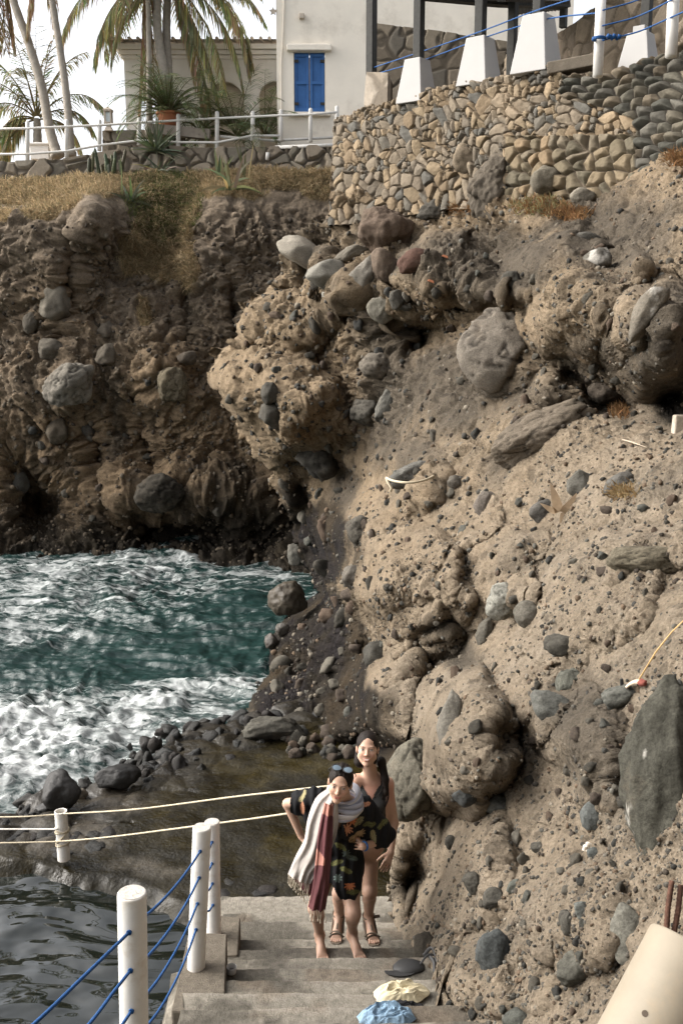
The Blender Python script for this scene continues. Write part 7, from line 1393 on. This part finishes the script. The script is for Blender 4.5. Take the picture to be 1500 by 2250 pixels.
# clothes heaps
def cloth_heap(name, cx, cy, rx, ry, h, Z, colf, label, seed, cat, folds=6, n=90, wrap=None):
    c0 = WZ(cx, cy, Z); k = float(pix(np.array(c0))[2]) / FPX; rxm = rx * k; rym = ry * k / math.sin(R(37)); th = np.linspace(0, 2 * math.pi, n * 2)[None]; rr = np.linspace(0, 1, n)[:, None]; P = np.stack([rr * np.cos(th), rr * np.sin(th), 0 * rr * th + seed], -1).reshape(-1, 3)
    out = 1 + .22 * fbm(np.stack([np.cos(th) * 1.6, np.sin(th) * 1.6, 0 * th + seed], -1).reshape(-1, 3), 3, seed).reshape(th.shape); w1 = fbm(P * 1.5, 2, seed + 2)[:, None]
    f_ = ridged(P * np.array([1.2, 1.9, 1]) + w1 * 1.2, 3, seed + 1, .4); z = h * ((1 - rr ** 3.2 + 0 * th).ravel() * (.55 + .45 * f_) ) + .004; V = np.stack([(rr * np.cos(th) * out).ravel() * rxm, (rr * np.sin(th) * out).ravel() * rym, z], -1)
    V[:, :2] += (fbm(P * 3, 2, seed + 5) * .012)[:, None]; nn = n * 2; c = colf(P, f_); o = npmesh(name, V, grid_faces(n, nn), M['cloth'], cols=c); o.location = c0; return tag(o, label, cat)
zs = CH - 3.90
cloth_heap('crumpled_cloth', 880, 2186, 58, 20, .085, zs + .02, lambda P, f: np.array([.50, .44, .30])[None] * (1 + .06 * f)[:, None] * (1 - .25 * smooth(.55, .9, fbm(P * 1.2, 2, 4)))[:, None], 'crumpled cream cloth lying on the steps beside the cliff', 31, 'cloth')
cloth_heap('dark_garment', 890, 2222, 52, 16, .05, zs + .05, lambda P, f: np.array([.012, .012, .013])[None] * (1 + 0 * f)[:, None], 'black garment under the cream cloth', 32, 'garment')
cloth_heap('denim_shorts', 850, 2238, 64, 19, .09, CH - 3.735, lambda P, f: np.array([.17, .25, .33])[None] * (1 + .25 * f)[:, None] * np.where(np.abs(np.sin(P[:, 0] * 9)) < .10, .55, 1)[:, None], 'pale blue denim shorts at the bottom edge beside the black garment', 33, 'shorts')
# black cap with straps, and a bottle-blue shoe behind it
c0 = WZ(898, 2126, CH - 4.145); cp_ = empty('black_cap', c0); tag(cp_, 'black cap lying on the step near the cliff, its straps trailing to the right', 'cap'); D_, Fc_ = ICO[3]; keep = D_[:, 2] > -.15
V_ = D_ * np.array([.10, .075, .038]) * (1 + .15 * fbm(D_ * 2, 2, 3))[:, None]; V_[:, 2] = np.maximum(V_[:, 2], 0); npmesh('crown', V_, Fc_, M['suit'], cp_)
m = MB(); m.poly([(-.03 + .10 * math.cos(a) * 1.0 - .03, -.045 - .055 * math.sin(a), .006) for a in np.linspace(0, math.pi, 12)], [], (0, 0, .006)); m.build('brim', M['suit'], cp_)
m = MB(); m.tube(catmull([(.07, 0, .02), (.12, .04, .06), (.17, .05, .05), (.20, .03, .01), (.25, .05, .05), (.30, .08, .07)], 5), .007, 6, flat=.5); m.tube(catmull([(.10, .08, .03), (.15, .10, .07), (.17, .03, .06), (.18, -.04, .005)], 5), .011, 6, flat=.5); m.tube(catmull([(.13, .06, .05), (.16, .0, .04), (.16, -.05, .005)], 5), .013, 6); m.build('strap', M['suit'], cp_)
c0 = WZ(948, 2082, CH - 4.41) ; sh_ = empty('rubber_shoe', c0 + Vector((0, -.02, .05))); tag(sh_, 'dark shoe with a pale blue sole propped against the cliff above the cap', 'shoe'); D_, Fc_ = ICO[3]
V_ = D_ * np.array([.035, .05, .075]); V_[:, 0] += .010 * np.sin(D_[:, 2] * 2); npmesh('upper', V_, Fc_, M['suit'], sh_); V_ = D_ * np.array([.012, .045, .085]) + np.array([.036, 0, .015]); npmesh('sole', V_, Fc_, mat('blue_sole', (.22, .31, .38), rough=.7), sh_)
a = WZ(937, 2086, CH - 4.41); m = MB(); m.box(a + Vector((0, 0, .06)), (.022, .03, .14), rot=Matrix.Rotation(R(-6), 3, 'Y'), taper=.6); tag(rebase(m.build('wood_splinter', mat('bare_wood', (.42, .30, .19), var=.2), bevel=.003)), 'upright splinter of bare wood at the cliff foot', 'wood piece')
# rope over the ledge rock, dry husk, litter, bones of wood
def surf(x, y, up=.03): P, N = near_at(x, y); return P + (Vector((0, 0, CH)) - P).normalized() * up
q = [(848, 1050), (862, 1056), (885, 1060), (910, 1060), (935, 1054), (952, 1046)]; zr = min(float(pix(np.array(near_at(x, y)[0]))[2]) for x, y in q) - .34
m = MB(); cc_ = catmull([W(x, y, zr + .0 + .15 * abs(i - 2.5)) for i, (x, y) in enumerate(q)], 6); m.tube(cc_, .015, 8); m.tube([cc_[0], W(852, 1060, zr + .35), W(860, 1072, zr + .34), W(857, 1080, zr + .36)], .016, 7); tag(rebase(m.build('mooring_rope', M['rope_cream'], sm=True)), 'thick white rope slung round the cracked ledge rock', 'rope')
hk = surf(1232, 1125, .06); m = MB(); 
for k, (dx, dy, l, w_, a) in enumerate(((-.03, 0, .30, .10, 110), (.0, -.02, .22, .09, 60), (-.06, .0, .18, .06, 150), (.02, -.03, .26, .12, 270), (.05, 0, .12, .07, 300))):
    d = Vector((math.cos(R(a)), -.15, math.sin(R(a)))); P = [hk + Vector((dx, dy, 0)) + d * l * t_ + Vector((0, -.03 * math.sin(t_ * 3), 0)) for t_ in (0, .25, .5, .75, 1)]; leafstrip(m, P, w_, (.36, .27, .18), up=Vector((0, -1, 0)))
m.col = (.36, .27, .18); o = m.build('palm_husk', M['plant'], cols=True); rebase(o); tag(o, 'dry brown palm husk caught on the pale cliff beside a round dark stone', 'palm husk')
a = surf(1288, 1860, .05); m = MB(); 
for k in range(5): m.box(a + Vector((.014 * (k % 3 - 1), -.01 * (k % 2), .014 * (k // 2 - 1))), (.026, .024, .024), rot=Matrix.Rotation(k * 1.1, 3, 'X'), taper=.7)
o = m.build('shell_lump', mat('white_shell', (.70, .64, .54), bump=.5), bevel=.008); rebase(o); tag(o, 'small white shell lump on the pale cliff', 'shell')
a = surf(1365, 1512, .06); m = MB(); m.box(a, (.028, .02, .13), rot=Matrix.Rotation(R(-8), 3, 'Y'), taper=.7); tag(rebase(m.build('knife_handle', M['suit'], bevel=.006)), 'black upright knife-like handle stuck in the rocks near the cane', 'handle')
m = MB(); m.tube(catmull([surf(1365, 1524, .05), surf(1378, 1505, .09), surf(1395, 1499, .10), surf(1408, 1500, .07)], 5), .016, 8, flat=.6); tag(rebase(m.build('bone_fragment', mat('old_bone', (.50, .40, .30)), sm=True)), 'curved pale bone-like fragment resting between the handle and the red rag', 'driftwood')
a = surf(1410, 1498, .07); m = MB(); V_ = ICO[3][0] * np.array([.026, .02, .02]) * (1 + .35 * fbm(ICO[3][0] * 2.2, 3, 9))[:, None]; o = npmesh('red_rag', V_, ICO[3][1], mat('faded_red_cloth', (.20, .06, .045), rough=.9)); o.location = a; tag(o, 'small faded red rag at the lower end of the cane', 'rag')
c1 = surf(1404, 1492, .07); zc = float(pix(np.array(c1))[2]); m = MB(); m.tube([c1, W(1440, 1432, zc - .08), W(1475, 1388, zc - .15), W(1530, 1335, zc - .25)], [.0045, .0045, .004, .003], 6); tag(rebase(m.build('bamboo_cane', mat('yellow_cane', (.50, .33, .14), rough=.5), sm=True)), 'thin yellow cane leaning on the cliff at the right edge', 'cane')
m = MB(); m.tube([surf(1368, 964, .05), surf(1392, 972, .06), surf(1418, 982, .05)], [.007, .008, .004], 6); tag(rebase(m.build('driftwood_stick', mat('pale_wood', (.34, .28, .21)), sm=True)), 'short pale stick lying on the upper right slope', 'stick')
a = surf(1488, 945, .08); m = MB(); m.box(a, (.13, .12, .30), taper=.85); tag(rebase(m.build('weathered_stump', mat('grey_wood', (.36, .31, .25), var=.3, scale=20, bump=.6), bevel=.015)), 'pale weathered wooden stump at the right edge under the overhang', 'wood post')
for x, y, l in ((975, 563, 'upper orange tile shard on the brown ledge right of the reddish stone'), (946, 618, 'lower orange tile shard on the brown ledge right of the reddish stone')):
    a = surf(x, y, .06); m = MB(); m.box(a, (.10, .06, .03), rot=Matrix.Rotation(R(20), 3, 'Y'), taper=.6); tag(rebase(m.build('tile_shard', M['terra'], bevel=.005)), l, 'tile shard')
